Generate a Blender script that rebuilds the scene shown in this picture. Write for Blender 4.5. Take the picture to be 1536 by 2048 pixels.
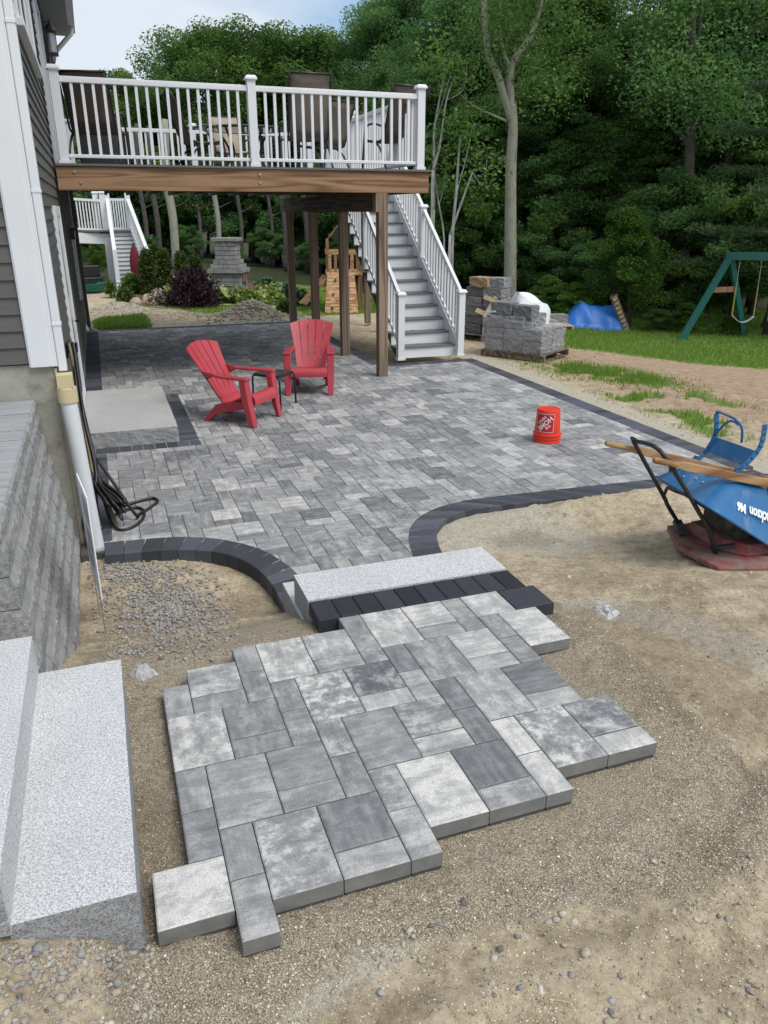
import bpy, bmesh, math, random
import numpy as np
from mathutils import Vector, Matrix

S = bpy.context.scene
COL = S.collection
for _o in list(bpy.data.objects):
    bpy.data.objects.remove(_o)
R = math.radians
PI = math.pi

# ------------------------------------------------------------------ camera
# world axes: +Y runs along the house wall, +X away from the house, z = 0 is the patio
CAM_H = 2.35
PITCH, YAW = 21.351, 19.576
cam_d = bpy.data.cameras.new('camera')
cam = bpy.data.objects.new('camera', cam_d)
COL.objects.link(cam)
cam.location = (0, 0, CAM_H)
cam.rotation_euler = (R(90 - PITCH), 0, R(-YAW))
cam_d.sensor_fit = 'VERTICAL'
cam_d.sensor_height = 24
cam_d.lens = 1540 / 2048 * 24
cam_d.clip_start = 0.05
cam_d.clip_end = 900
S.camera = cam

# ------------------------------------------------------------------ sky and sun
SUN_EL, SUN_AZ = 56, 146          # azimuth measured from +Y towards +X
W = bpy.data.worlds.new('World')
S.world = W
W.use_nodes = True
wn = W.node_tree
wn.nodes.clear()
w_out = wn.nodes.new('ShaderNodeOutputWorld')
w_bg = wn.nodes.new('ShaderNodeBackground')
w_sky = wn.nodes.new('ShaderNodeTexSky')
w_sky.sky_type = 'NISHITA'
w_sky.sun_disc = False
w_sky.sun_elevation = R(SUN_EL)
w_sky.sun_rotation = R(SUN_AZ)
w_sky.air_density = 1.2
w_sky.dust_density = 1.0
w_tc = wn.nodes.new('ShaderNodeTexCoord')
w_map = wn.nodes.new('ShaderNodeMapping')
w_map.inputs['Scale'].default_value = (1.0, 1.0, 3.2)
w_map.inputs['Location'].default_value = (0.62, 0.35, -0.30)
w_n = wn.nodes.new('ShaderNodeTexNoise')
w_n.inputs['Scale'].default_value = 1.7
w_n.inputs['Detail'].default_value = 7
w_n.inputs['Roughness'].default_value = 0.52
w_r = wn.nodes.new('ShaderNodeValToRGB')
w_r.color_ramp.elements[0].position = 0.34
w_r.color_ramp.elements[1].position = 0.50
w_n2 = wn.nodes.new('ShaderNodeTexNoise')
w_n2.inputs['Scale'].default_value = 3.1
w_n2.inputs['Detail'].default_value = 6
w_cc = wn.nodes.new('ShaderNodeMix')
w_cc.data_type = 'RGBA'
w_cc.inputs[6].default_value = (4.3, 5.0, 5.9, 1)
w_cc.inputs[7].default_value = (6.2, 6.45, 6.8, 1)
w_mx = wn.nodes.new('ShaderNodeMix')
w_mx.data_type = 'RGBA'
wl = wn.links.new
wl(w_tc.outputs['Generated'], w_map.inputs['Vector'])
wl(w_map.outputs[0], w_n.inputs['Vector'])
wl(w_map.outputs[0], w_n2.inputs['Vector'])
wl(w_n.outputs['Fac'], w_r.inputs['Fac'])
wl(w_n2.outputs['Fac'], w_cc.inputs[0])
wl(w_r.outputs['Color'], w_mx.inputs[0])
w_bl = wn.nodes.new('ShaderNodeMix')
w_bl.data_type = 'RGBA'
w_bl.blend_type = 'MULTIPLY'
w_bl.inputs[0].default_value = 1.0
w_bl.inputs[7].default_value = (0.62, 0.80, 1.0, 1)
wl(w_sky.outputs['Color'], w_bl.inputs[6])
wl(w_bl.outputs[2], w_mx.inputs[6])
wl(w_cc.outputs[2], w_mx.inputs[7])
wl(w_mx.outputs[2], w_bg.inputs['Color'])
w_bg.inputs['Strength'].default_value = 0.088
wl(w_bg.outputs[0], w_out.inputs[0])

sun_d = bpy.data.lights.new('sun', 'SUN')
sun_d.energy = 1.5
sun_d.angle = R(30)
sun_d.color = (1.0, 0.965, 0.91)
sun = bpy.data.objects.new('sun', sun_d)
COL.objects.link(sun)
_dir = Vector((math.sin(R(SUN_AZ)) * math.cos(R(SUN_EL)), math.cos(R(SUN_AZ)) * math.cos(R(SUN_EL)), math.sin(R(SUN_EL))))
sun.rotation_euler = _dir.to_track_quat('Z', 'Y').to_euler()
sun.location = (6, -4, 14)

S.render.engine = 'CYCLES'
S.view_settings.view_transform = 'Standard'
S.view_settings.look = 'None'
S.view_settings.exposure = 0.74
S.view_settings.gamma = 1.0

# ------------------------------------------------------------------ pixel helper (photo pixel -> world)
_th, _yw, _F = R(PITCH), R(YAW), 1540.0
_fw = np.array([math.sin(_yw) * math.cos(_th), math.cos(_yw) * math.cos(_th), -math.sin(_th)])
_rt = np.array([math.cos(_yw), -math.sin(_yw), 0.0])
_up = np.cross(_rt, _fw)

def ray(u, v):
    return _fw * _F + _rt * (u - 768) + _up * (1024 - v)

def at_z(u, v, z=0.0):
    d = ray(u, v)
    p = d * ((z - CAM_H) / d[2])
    return Vector((p[0], p[1], z))

def at_y(u, v, y):
    d = ray(u, v)
    p = d * (y / d[1])
    return Vector((p[0], p[1], p[2] + CAM_H))

def at_r(u, v, r):
    """point on the pixel's ray at horizontal distance r"""
    d = ray(u, v)
    p = d * (r / math.hypot(d[0], d[1]))
    return Vector((p[0], p[1], p[2] + CAM_H))

# ------------------------------------------------------------------ mesh helpers
class MB:
    def __init__(s):
        s.v = []
        s.f = []

    def add(s, vs, fs):
        b = len(s.v)
        s.v += [tuple(q) for q in vs]
        s.f += [tuple(b + i for i in f) for f in fs]
        return s

    def box(s, x0, x1, y0, y1, z0, z1):
        return s.add([(x0, y0, z0), (x1, y0, z0), (x1, y1, z0), (x0, y1, z0), (x0, y0, z1), (x1, y0, z1), (x1, y1, z1), (x0, y1, z1)],
                     [(0, 3, 2, 1), (4, 5, 6, 7), (0, 1, 5, 4), (1, 2, 6, 5), (2, 3, 7, 6), (3, 0, 4, 7)])

    def beam(s, p0, p1, w, h, up=(0, 0, 1), w1=None, h1=None):
        p0, p1, up = Vector(p0), Vector(p1), Vector(up)
        d = (p1 - p0).normalized()
        sx = d.cross(up)
        if sx.length < 1e-5:
            sx = d.cross(Vector((0, 1, 0)))
        sx.normalize()
        sy = sx.cross(d)
        w1 = w if w1 is None else w1
        h1 = h if h1 is None else h1
        vs = []
        for p, a, b in ((p0, w, h), (p1, w1, h1)):
            vs += [p - sx * a / 2 - sy * b / 2, p + sx * a / 2 - sy * b / 2, p + sx * a / 2 + sy * b / 2, p - sx * a / 2 + sy * b / 2]
        return s.add(vs, [(3, 2, 1, 0), (4, 5, 6, 7), (0, 1, 5, 4), (1, 2, 6, 5), (2, 3, 7, 6), (3, 0, 4, 7)])

    def tube(s, pts, r, n=8, cap=True):
        pts = [Vector(p) for p in pts]
        rs = r if isinstance(r, (list, tuple)) else [r] * len(pts)
        rings = []
        prev = None
        for i, p in enumerate(pts):
            a = pts[max(i - 1, 0)]
            b = pts[min(i + 1, len(pts) - 1)]
            d = (b - a).normalized()
            if prev is None:
                ref = Vector((0, 0, 1)) if abs(d.z) < 0.9 else Vector((1, 0, 0))
                sx = d.cross(ref).normalized()
            else:
                sx = prev - d * prev.dot(d)
                sx.normalize()
            prev = sx
            sy = d.cross(sx)
            rings.append([p + (sx * math.cos(2 * PI * k / n) + sy * math.sin(2 * PI * k / n)) * rs[i] for k in range(n)])
        b0 = len(s.v)
        for rg in rings:
            s.v += [tuple(q) for q in rg]
        for i in range(len(rings) - 1):
            for k in range(n):
                k2 = (k + 1) % n
                s.f.append((b0 + i * n + k, b0 + i * n + k2, b0 + (i + 1) * n + k2, b0 + (i + 1) * n + k))
        if cap:
            s.f.append(tuple(b0 + k for k in range(n))[::-1])
            s.f.append(tuple(b0 + (len(rings) - 1) * n + k for k in range(n)))
        return s

    def lathe(s, prof, c=(0, 0, 0), n=24, cap0=False, cap1=False):
        b0 = len(s.v)
        for r, z in prof:
            for k in range(n):
                a = 2 * PI * k / n
                s.v.append((c[0] + r * math.cos(a), c[1] + r * math.sin(a), c[2] + z))
        for i in range(len(prof) - 1):
            for k in range(n):
                k2 = (k + 1) % n
                s.f.append((b0 + i * n + k, b0 + i * n + k2, b0 + (i + 1) * n + k2, b0 + (i + 1) * n + k))
        if cap0:
            s.f.append(tuple(b0 + k for k in range(n))[::-1])
        if cap1:
            s.f.append(tuple(b0 + (len(prof) - 1) * n + k for k in range(n)))
        return s

    def sheet(s, rows, thick=0.0):
        """grid of points (list of rows); thick > 0 gives it a back side along the normal"""
        nr, nc = len(rows), len(rows[0])
        P = [[Vector(q) for q in r] for r in rows]
        b0 = len(s.v)
        for r in P:
            s.v += [tuple(q) for q in r]
        idx = lambda i, j: b0 + i * nc + j
        for i in range(nr - 1):
            for j in range(nc - 1):
                s.f.append((idx(i, j), idx(i, j + 1), idx(i + 1, j + 1), idx(i + 1, j)))
        if thick:
            b1 = len(s.v)
            for i in range(nr):
                for j in range(nc):
                    du = P[min(i + 1, nr - 1)][j] - P[max(i - 1, 0)][j]
                    dv = P[i][min(j + 1, nc - 1)] - P[i][max(j - 1, 0)]
                    nn = dv.cross(du)
                    nn = nn.normalized() if nn.length > 1e-9 else Vector((0, 0, 1))
                    s.v.append(tuple(P[i][j] - nn * thick))
            ix = lambda i, j: b1 + i * nc + j
            for i in range(nr - 1):
                for j in range(nc - 1):
                    s.f.append((ix(i, j), ix(i + 1, j), ix(i + 1, j + 1), ix(i, j + 1)))
            for i in range(nr - 1):
                s.f.append((idx(i, 0), idx(i + 1, 0), ix(i + 1, 0), ix(i, 0)))
                s.f.append((idx(i, nc - 1), ix(i, nc - 1), ix(i + 1, nc - 1), idx(i + 1, nc - 1)))
            for j in range(nc - 1):
                s.f.append((idx(0, j), ix(0, j), ix(0, j + 1), idx(0, j + 1)))
                s.f.append((idx(nr - 1, j), idx(nr - 1, j + 1), ix(nr - 1, j + 1), ix(nr - 1, j)))
        return s

    def mesh(s, name):
        m = bpy.data.meshes.new(name)
        m.from_pydata(s.v, [], s.f)
        m.update()
        return m

    def build(s, name, mat, parent=None, smooth=False, bevel=0.0, seg=2, angle=None):
        m = s.mesh(name)
        fix_normals(m)
        return link(name, m, mat, parent, smooth, bevel, seg, angle)


def fix_normals(m):
    bm = bmesh.new()
    bm.from_mesh(m)
    bmesh.ops.recalc_face_normals(bm, faces=bm.faces)
    bm.to_mesh(m)
    bm.free()


def link(name, m, mat, parent=None, smooth=False, bevel=0.0, seg=2, angle=None):
    o = bpy.data.objects.new(name, m)
    COL.objects.link(o)
    if mat is not None and not m.materials:
        m.materials.append(mat)
    if parent is not None:
        o.parent = parent
    if smooth:
        m.polygons.foreach_set('use_smooth', [True] * len(m.polygons))
        if angle:
            try:
                m.set_sharp_from_angle(angle=R(angle))
            except Exception:
                pass
    if bevel:
        b = o.modifiers.new('bevel', 'BEVEL')
        b.width = bevel
        b.segments = seg
        b.limit_method = 'ANGLE'
    return o


def np_mesh(name, verts, quads=None, tris=None):
    """fast mesh from numpy arrays"""
    m = bpy.data.meshes.new(name)
    nv = len(verts)
    m.vertices.add(nv)
    m.vertices.foreach_set('co', np.asarray(verts, np.float32).ravel())
    loops, starts = [], []
    n = 0
    if quads is not None and len(quads):
        q = np.asarray(quads, np.int32)
        loops.append(q.ravel())
        starts.append(np.arange(len(q)) * 4)
        n = q.size
    if tris is not None and len(tris):
        t = np.asarray(tris, np.int32)
        loops.append(t.ravel())
        starts.append(n + np.arange(len(t)) * 3)
    L = np.concatenate(loops)
    St = np.concatenate(starts)
    m.loops.add(len(L))
    m.loops.foreach_set('vertex_index', L.astype(np.int32))
    m.polygons.add(len(St))
    m.polygons.foreach_set('loop_start', St.astype(np.int32))
    m.update(calc_edges=True)
    m.validate()
    return m


def tag(o, label, cat, group=None, kind=None):
    o['label'] = label
    o['category'] = cat
    if group:
        o['group'] = group
    if kind:
        o['kind'] = kind
    return o


def empty(name, loc=(0, 0, 0), rz=0.0, label=None, cat=None, group=None):
    o = bpy.data.objects.new(name, None)
    COL.objects.link(o)
    o.empty_display_size = 0.1
    o.location = loc
    o.rotation_euler = (0, 0, rz)
    if label:
        tag(o, label, cat, group)
    return o


def copy_tree(o, parent=None):
    c = o.copy()
    COL.objects.link(c)
    c.parent = parent
    for ch in list(o.children):
        copy_tree(ch, c)
    return c

# ------------------------------------------------------------------ vector noise (numpy)
def _hash(ix, iy, seed):
    h = (ix.astype(np.int64) * 374761393 + iy.astype(np.int64) * 668265263 + seed * 974711) & 0x7fffffff
    h = (h ^ (h >> 13)) * 1274126177 & 0x7fffffff
    return ((h ^ (h >> 16)) & 0xffff) / 65535.0


def vnoise(x, y, seed=0):
    x0, y0 = np.floor(x), np.floor(y)
    fx, fy = x - x0, y - y0
    fx = fx * fx * (3 - 2 * fx)
    fy = fy * fy * (3 - 2 * fy)
    a = _hash(x0, y0, seed)
    b = _hash(x0 + 1, y0, seed)
    c = _hash(x0, y0 + 1, seed)
    d = _hash(x0 + 1, y0 + 1, seed)
    return (a * (1 - fx) + b * fx) * (1 - fy) + (c * (1 - fx) + d * fx) * fy


def fbm(x, y, scale, seed=0, octv=4, gain=0.5):
    x = np.asarray(x, float) * scale
    y = np.asarray(y, float) * scale
    r, a, t = 0, 1, 0
    for k in range(octv):
        r = r + a * vnoise(x * 2 ** k + 17.3 * k, y * 2 ** k - 9.1 * k, seed + k)
        t += a
        a *= gain
    return r / t


def sm(a, b, x):
    t = np.clip((np.asarray(x, float) - a) / (b - a), 0, 1)
    return t * t * (3 - 2 * t)

# ------------------------------------------------------------------ materials
def new_mat(name):
    m = bpy.data.materials.new(name)
    m.use_nodes = True
    nt = m.node_tree
    bs = nt.nodes['Principled BSDF']
    return m, nt, bs


def node(nt, typ, **kw):
    n = nt.nodes.new(typ)
    for k, v in kw.items():
        if k.startswith('i_'):
            n.inputs[k[2:].replace('_', ' ')].default_value = v
        else:
            setattr(n, k, v)
    return n


def ramp(nt, fac, stops):
    r = nt.nodes.new('ShaderNodeValToRGB')
    e = r.color_ramp.elements
    while len(e) < len(stops):
        e.new(0.5)
    for k, (p, c) in enumerate(stops):
        e[k].position = p
        e[k].color = tuple(c) + (1,) if len(c) == 3 else c
    nt.links.new(fac, r.inputs[0])
    return r.outputs[0]


def mix(nt, fac, a, b, mode='MIX'):
    m = nt.nodes.new('ShaderNodeMix')
    m.data_type = 'RGBA'
    m.blend_type = mode
    for sock, val in ((m.inputs[0], fac), (m.inputs[6], a), (m.inputs[7], b)):
        if hasattr(val, 'is_linked'):
            nt.links.new(val, sock)
        elif isinstance(val, (int, float)):
            sock.default_value = val
        else:
            sock.default_value = tuple(val) + (1,) if len(val) == 3 else val
    return m.outputs[2]


def math_n(nt, op, a, b=None, clamp=False):
    m = nt.nodes.new('ShaderNodeMath')
    m.operation = op
    m.use_clamp = clamp
    for i, val in enumerate((a, b)):
        if val is None:
            continue
        if hasattr(val, 'is_linked'):
            nt.links.new(val, m.inputs[i])
        else:
            m.inputs[i].default_value = val
    return m.outputs[0]


def coords(nt, space='obj', scale=(1, 1, 1), offset=None):
    if space == 'world':
        out = nt.nodes.new('ShaderNodeNewGeometry').outputs['Position']
    else:
        out = nt.nodes.new('ShaderNodeTexCoord').outputs['Object']
    mp = nt.nodes.new('ShaderNodeMapping')
    mp.inputs['Scale'].default_value = scale
    nt.links.new(out, mp.inputs['Vector'])
    if offset is not None:
        nt.links.new(offset, mp.inputs['Location'])
    return mp.outputs[0]


def noise(nt, vec, scale, detail=4, rough=0.55, dist=0.0):
    n = nt.nodes.new('ShaderNodeTexNoise')
    n.inputs['Scale'].default_value = scale
    n.inputs['Detail'].default_value = detail
    n.inputs['Roughness'].default_value = rough
    n.inputs['Distortion'].default_value = dist
    nt.links.new(vec, n.inputs['Vector'])
    return n.outputs['Fac']


def bump(nt, bs, h, strength=0.3, dist=0.01):
    b = nt.nodes.new('ShaderNodeBump')
    b.inputs['Strength'].default_value = strength
    b.inputs['Distance'].default_value = dist
    nt.links.new(h, b.inputs['Height'])
    nt.links.new(b.outputs[0], bs.inputs['Normal'])


def simple(name, col, rough=0.6, var=0.12, scale=6.0, bumpy=0.0, bscale=40.0, metal=0.0, spec=None, space='world', stretch=(1, 1, 1), dirt=None):
    """plain surface: base colour with uneven tone, optional dirt tint, fine relief"""
    m, nt, bs = new_mat(name)
    v = coords(nt, space, stretch)
    f = noise(nt, v, scale, 5, 0.6)
    lo = tuple(c * (1 - var) for c in col)
    hi = tuple(min(1, c * (1 + var)) for c in col)
    c = ramp(nt, f, [(0.3, lo), (0.7, hi)])
    if dirt:
        f2 = noise(nt, v, dirt[1], 6, 0.65)
        f3 = ramp(nt, f2, [(dirt[2], (0, 0, 0)), (dirt[2] + 0.22, (1, 1, 1))])
        c = mix(nt, f3, c, dirt[0])
    nt.links.new(c, bs.inputs['Base Color'])
    bs.inputs['Roughness'].default_value = rough
    bs.inputs['Metallic'].default_value = metal
    if spec is not None:
        bs.inputs['Specular IOR Level'].default_value = spec
    if bumpy:
        bump(nt, bs, noise(nt, v, bscale, 4, 0.6), bumpy, 0.01)
    return m

# ================================================================== GROUND
PATIO_Z = 0.0
LAND_Z = 0.35
UX, UY = 0.1163, 0.1178            # paver grid module
LX0, LY0 = 0.042, 14.70 * 0.115    # landing grid origin

def gz(x, y, detail=True):
    x = np.asarray(x, float)
    y = np.asarray(y, float)
    left = 0.285 + (-0.115 - 0.285) * sm(3.35, 4.65, y)
    right = 0.28 + (-0.045 - 0.28) * sm(2.7, 4.9, y)
    near = left + (right - left) * sm(0.85, 2.1, x)
    near = near - 0.05 * sm(2.5, 5.0, x) * (1 - sm(3.0, 4.5, y))
    near = near - 0.02 * sm(3.0, 0.5, y)
    # rubble banked against the end of the lowest step
    near = near + (0.08 + 0.12 * sm(-0.12, -0.5, x)) * (1 - sm(-0.22, -0.09, x)) * sm(0.9, 1.5, y) * (1 - sm(1.86, 2.0, y))
    # the yard falls away to the right and behind
    fall = 0.62 * sm(6.6, 13.5, x) * sm(5.0, 13.0, y)
    far = -0.05 - fall + 0.16 * sm(19.0, 25.0, y) * (1 - sm(5.0, 9.0, x))
    far = far - 0.35 * sm(26, 60, y) * sm(4, 10, x)
    z = near + (far - near) * sm(5.0, 6.0, y)
    z = z - 0.02 * sm(5.8, 6.4, x) * (1 - sm(5.5, 7, y))
    # soil heaped against the patio's near edge
    z = z + 0.055 * np.exp(-((y - 5.33) / 0.16) ** 2) * sm(3.0, 3.7, x) * (1 - sm(5.3, 5.8, x)) * (0.4 + 1.1 * fbm(x, y, 2.2, 5, 3))
    # dirt mound and rock heap beyond the patio
    z = z + 0.34 * np.exp(-((x - 0.35) / 0.75) ** 2 - ((y - 20.1) / 0.9) ** 2)
    z = z + 0.20 * np.exp(-((x - 1.5) / 0.7) ** 2 - ((y - 19.4) / 0.7) ** 2)
    z = z + 0.40 * np.exp(-((x - 3.35) / 0.62) ** 2 - ((y - 18.95) / 0.55) ** 2)
    z = z + 0.12 * sm(22.0, 23.0, y) * sm(0.2, 1.0, x) * (1 - sm(5.2, 6.5, x))
    if detail:
        a = 1 - sm(6, 12, y)
        z = z + (fbm(x, y, 1.7, 11, 4) - 0.5) * 0.045 * (0.35 + 0.65 * a)
        z = z + a * (fbm(x, y, 9, 21, 4, 0.6) - 0.5) * 0.02
        z = z + a * np.maximum(0, fbm(x, y, 15, 23, 2, 0.6) - 0.60) * 0.07
        # old tyre ruts crossing the foreground
        t3 = y - (0.95 + 0.42 * x + 0.05 * np.sin(x * 5))
        bk = sm(0.42, 0.6, fbm(x, y, 3.1, 87, 4))
        z = z - a * 0.016 * bk * np.exp(-(t3 / 0.05) ** 2) * sm(1.2, 1.7, x) + a * 0.012 * bk * np.exp(-((t3 - 0.1) / 0.045) ** 2) * sm(1.2, 1.7, x)
        # shallow wheel track winding past the landing
        t = x - (2.75 + 0.55 * (2.4 - y) * 0.9)
        z = z - a * 0.018 * np.exp(-(t / 0.09) ** 2) * sm(1.2, 1.6, y) * (1 - sm(3.2, 3.6, y))
        z = z + a * 0.014 * np.exp(-((t - 0.2) / 0.07) ** 2) * (1 - sm(3.2, 3.6, y))
        # foreground rut in front of the landing
        t2 = y - (1.18 + 0.28 * x + 0.10 * np.sin(x * 3.1))
        brk = sm(0.35, 0.6, fbm(x, y, 2.3, 83, 4))
        z = z - 0.035 * brk * np.exp(-(t2 / 0.06) ** 2) * sm(0.2, 0.5, x) * (1 - sm(2.2, 2.9, x))
        z = z + 0.022 * (1.2 - brk) * np.exp(-((t2 + 0.14) / 0.08) ** 2) * sm(0.0, 0.5, x) * (1 - sm(2.2, 2.9, x))
    # flat bed under patio and landing
    inp = sm(-0.45, -0.38, x) * (1 - sm(5.72, 5.8, x)) * sm(5.62, 5.72, y) * (1 - sm(17.4, 17.55, y))
    z = z * (1 - inp) - 0.11 * inp
    thr = sm(1.0, 1.06, x) * (1 - sm(1.95, 2.02, x)) * sm(4.2, 4.3, y) * (1 - sm(5.6, 5.8, y))
    z = np.minimum(z, z * (1 - thr) - 0.12 * thr)
    inl = sm(0.02, 0.1, x) * (1 - sm(1.75, 1.85, x)) * sm(1.75, 1.85, y) * (1 - sm(3.4, 3.45, y))
    z = z * (1 - inl) + np.minimum(z, 0.27) * inl
    return z


def gzf(x, y):
    return float(gz(np.array([x]), np.array([y]))[0])


def at_g(u, v):
    """pixel -> point on the terrain"""
    z = 0.0
    for _ in range(40):
        p = at_z(u, v, z)
        z = 0.5 * z + 0.5 * float(gz(np.array([p.x]), np.array([p.y]), False)[0])
    p = at_z(u, v, z)
    p.z = gzf(p.x, p.y)
    return p


def axis(segs):
    out = []
    for a, b, st in segs:
        n = max(1, int(round((b - a) / st)))
        out += list(np.linspace(a, b, n, endpoint=False))
    out.append(segs[-1][1])
    return np.array(out)


gx = axis([(-260, -40, 40), (-40, -8, 4), (-8, -1.2, 0.6), (-1.2, 4.8, 0.024), (4.8, 9, 0.09), (9, 20, 0.3), (20, 60, 2), (60, 300, 30)])
gy = axis([(-60, -6, 6), (-6, 0.6, 0.6), (0.6, 5.8, 0.024), (5.8, 13, 0.12), (13, 30, 0.22), (30, 70, 2), (70, 420, 35)])
GX, GY = np.meshgrid(gx, gy)
GZ = gz(GX, GY)
_nx, _ny = len(gx), len(gy)
_vi = np.arange(_nx * _ny).reshape(_ny, _nx)
_q = np.stack([_vi[:-1, :-1], _vi[:-1, 1:], _vi[1:, 1:], _vi[1:, :-1]], -1).reshape(-1, 4)
gm = np_mesh('ground', np.stack([GX, GY, GZ], -1).reshape(-1, 3), quads=_q)

def grass_mask(x, y):
    x = np.asarray(x, float)
    y = np.asarray(y, float)
    n = fbm(x, y, 1.1, 31, 4)
    n2 = fbm(x, y, 3.1, 37, 4)
    # patch beside the pallets, running in tufts down the patio edge
    p1 = np.exp(-(((x - 7.45) + 0.30 * (y - 10.3)) / 0.6) ** 2 - ((y - 10.4) / 1.05) ** 2) * 1.5 * sm(0.25, 0.5, n2)
    p2 = 0.85 * np.exp(-((x - 6.75) / 0.45) ** 2) * sm(6.0, 6.9, y) * (1 - sm(8.6, 9.6, y)) * (n2 > 0.5)
    p2b = 0.8 * np.exp(-((x - 7.4) / 0.6) ** 2) * sm(7.0, 7.6, y) * (1 - sm(8.6, 9.6, y)) * (n2 > 0.55)
    # lawn beyond the bare vehicle track
    edge = 13.6 - 0.42 * (x - 7.0) + 1.1 * (n - 0.5)
    lawn = sm(0, 0.9, y - edge) * sm(6.3, 7.2, x)
    lawn = lawn * (1 - 0.9 * sm(18.4, 19.6, y - 0.45 * (x - 9)) * sm(7.0, 7.5, x))
    # neighbour's lawn strips
    lw = sm(17.95, 18.15, y) * (1 - sm(18.9, 19.3, y)) * sm(-0.3, -0.1, x) * (1 - sm(0.75, 1.05, x)) * 1.2
    l2 = sm(0.9, 1.3, x + 0.45 * (y - 19.5)) * sm(19.6, 20.1, y + 0.25 * (x - 2)) * (1 - sm(21.2, 21.6, y)) * (1 - sm(4.2, 4.8, x))
    l3 = sm(4.4, 4.9, x) * sm(18.6, 19.0, y) * (1 - sm(8.5, 9.5, x)) * (1 - sm(26, 28, y))
    g = np.maximum.reduce([p1, p2, p2b, lawn, lw, l2, l3])
    return np.clip(g, 0, 1)

_x, _y = GX.ravel(), GY.ravel()
m_grass = grass_mask(_x, _y)
# coarse bedding sand round the landing
dxl = np.maximum(np.maximum(LX0 - _x, _x - 1.95), 0)
dyl = np.maximum(np.maximum(1.75 - _y, _y - 3.55), 0)
dl = np.hypot(dxl, dyl) + (fbm(_x, _y, 2.0, 41, 4) - 0.5) * 0.5
m_sand = 1 - sm(0.12, 0.42, dl)
m_sand = np.maximum(m_sand, 0.9 * (1 - sm(0.1, 0.5, np.hypot(np.maximum(_x - 0.9, 0) * 0.8, (_y - 3.75) * 1.2))) * (_x > -0.3) * (_x < 1.2))
# pale stone dust: along the patio edges and in the wheel ridge
t_ = _x - (2.75 + 0.55 * (2.4 - _y) * 0.9) - 0.2
m_dust = np.exp(-(t_ / 0.22) ** 2) * sm(0.8, 1.6, _y) * (1 - sm(3.3, 3.8, _y)) * 0.9
m_dust = np.maximum(m_dust, sm(5.74, 5.80, _x) * (1 - sm(6.15, 6.45, _x + 0.3 * (fbm(_x, _y, 1.5, 44, 3) - 0.5))) * sm(5.0, 5.6, _y) * (1 - sm(12, 13, _y)))
m_dust = np.maximum(m_dust, sm(2.0, 2.4, _x) * (1 - sm(3.0, 4.0, _x)) * sm(4.1, 4.8, _y + 0.8 * (fbm(_x, _y, 1.6, 45, 3) - 0.5)) * (1 - sm(5.6, 5.8, _y)) * 0.8)
m_dust = np.maximum(m_dust, np.exp(-((_y - 18.05) / 0.35) ** 2) * (_x > -0.2) * (_x < 6) * 0.8)
m_dust = np.maximum(m_dust, np.exp(-((_x - 0.5) / 1.0) ** 2 - ((_y - 20.0) / 0.9) ** 2) * 0.9)
t2_ = _y - (1.18 + 0.28 * _x + 0.10 * np.sin(_x * 3.1))
m_dust = np.maximum(m_dust, 0.85 * np.exp(-((t2_ - 0.16) / 0.09) ** 2) * sm(0.0, 0.4, _x) * (1 - sm(1.2, 2.2, _x)))
# reddish bare track in the yard
m_red = sm(6.3, 7.2, _x) * sm(6.0, 7.5, _y)
# damp hollows
m_damp = np.exp(-(t2_ / 0.10) ** 2) * sm(0.2, 0.5, _x) * (1 - sm(2.4, 3.2, _x)) * sm(0.4, 0.65, fbm(_x, _y, 3.3, 51, 4))
m_damp = np.maximum(m_damp, sm(0.56, 0.68, fbm(_x, _y, 1.35, 52, 4)) * 0.55 * (_y < 6))
# mulch and forest floor
m_mulch = sm(21.4, 21.8, _y) * (1 - sm(25.5, 27, _y)) * sm(0.3, 0.9, _x) * (1 - sm(4.4, 5.2, _x))
m_forest = np.maximum(sm(24.8, 26.2, _y), sm(18.6, 20.0, _y - 0.45 * (_x - 9)) * sm(6.6, 7.2, _x))
m_forest = np.maximum(m_forest, sm(16.5, 18.5, _x))
for nm, arr in (('grass', m_grass), ('sand', m_sand), ('dust', m_dust), ('red', m_red), ('damp', m_damp), ('mulch', m_mulch), ('forest', m_forest)):
    a = gm.attributes.new(nm, 'FLOAT', 'POINT')
    a.data.foreach_set('value', np.clip(arr, 0, 1).astype(np.float32))

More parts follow.
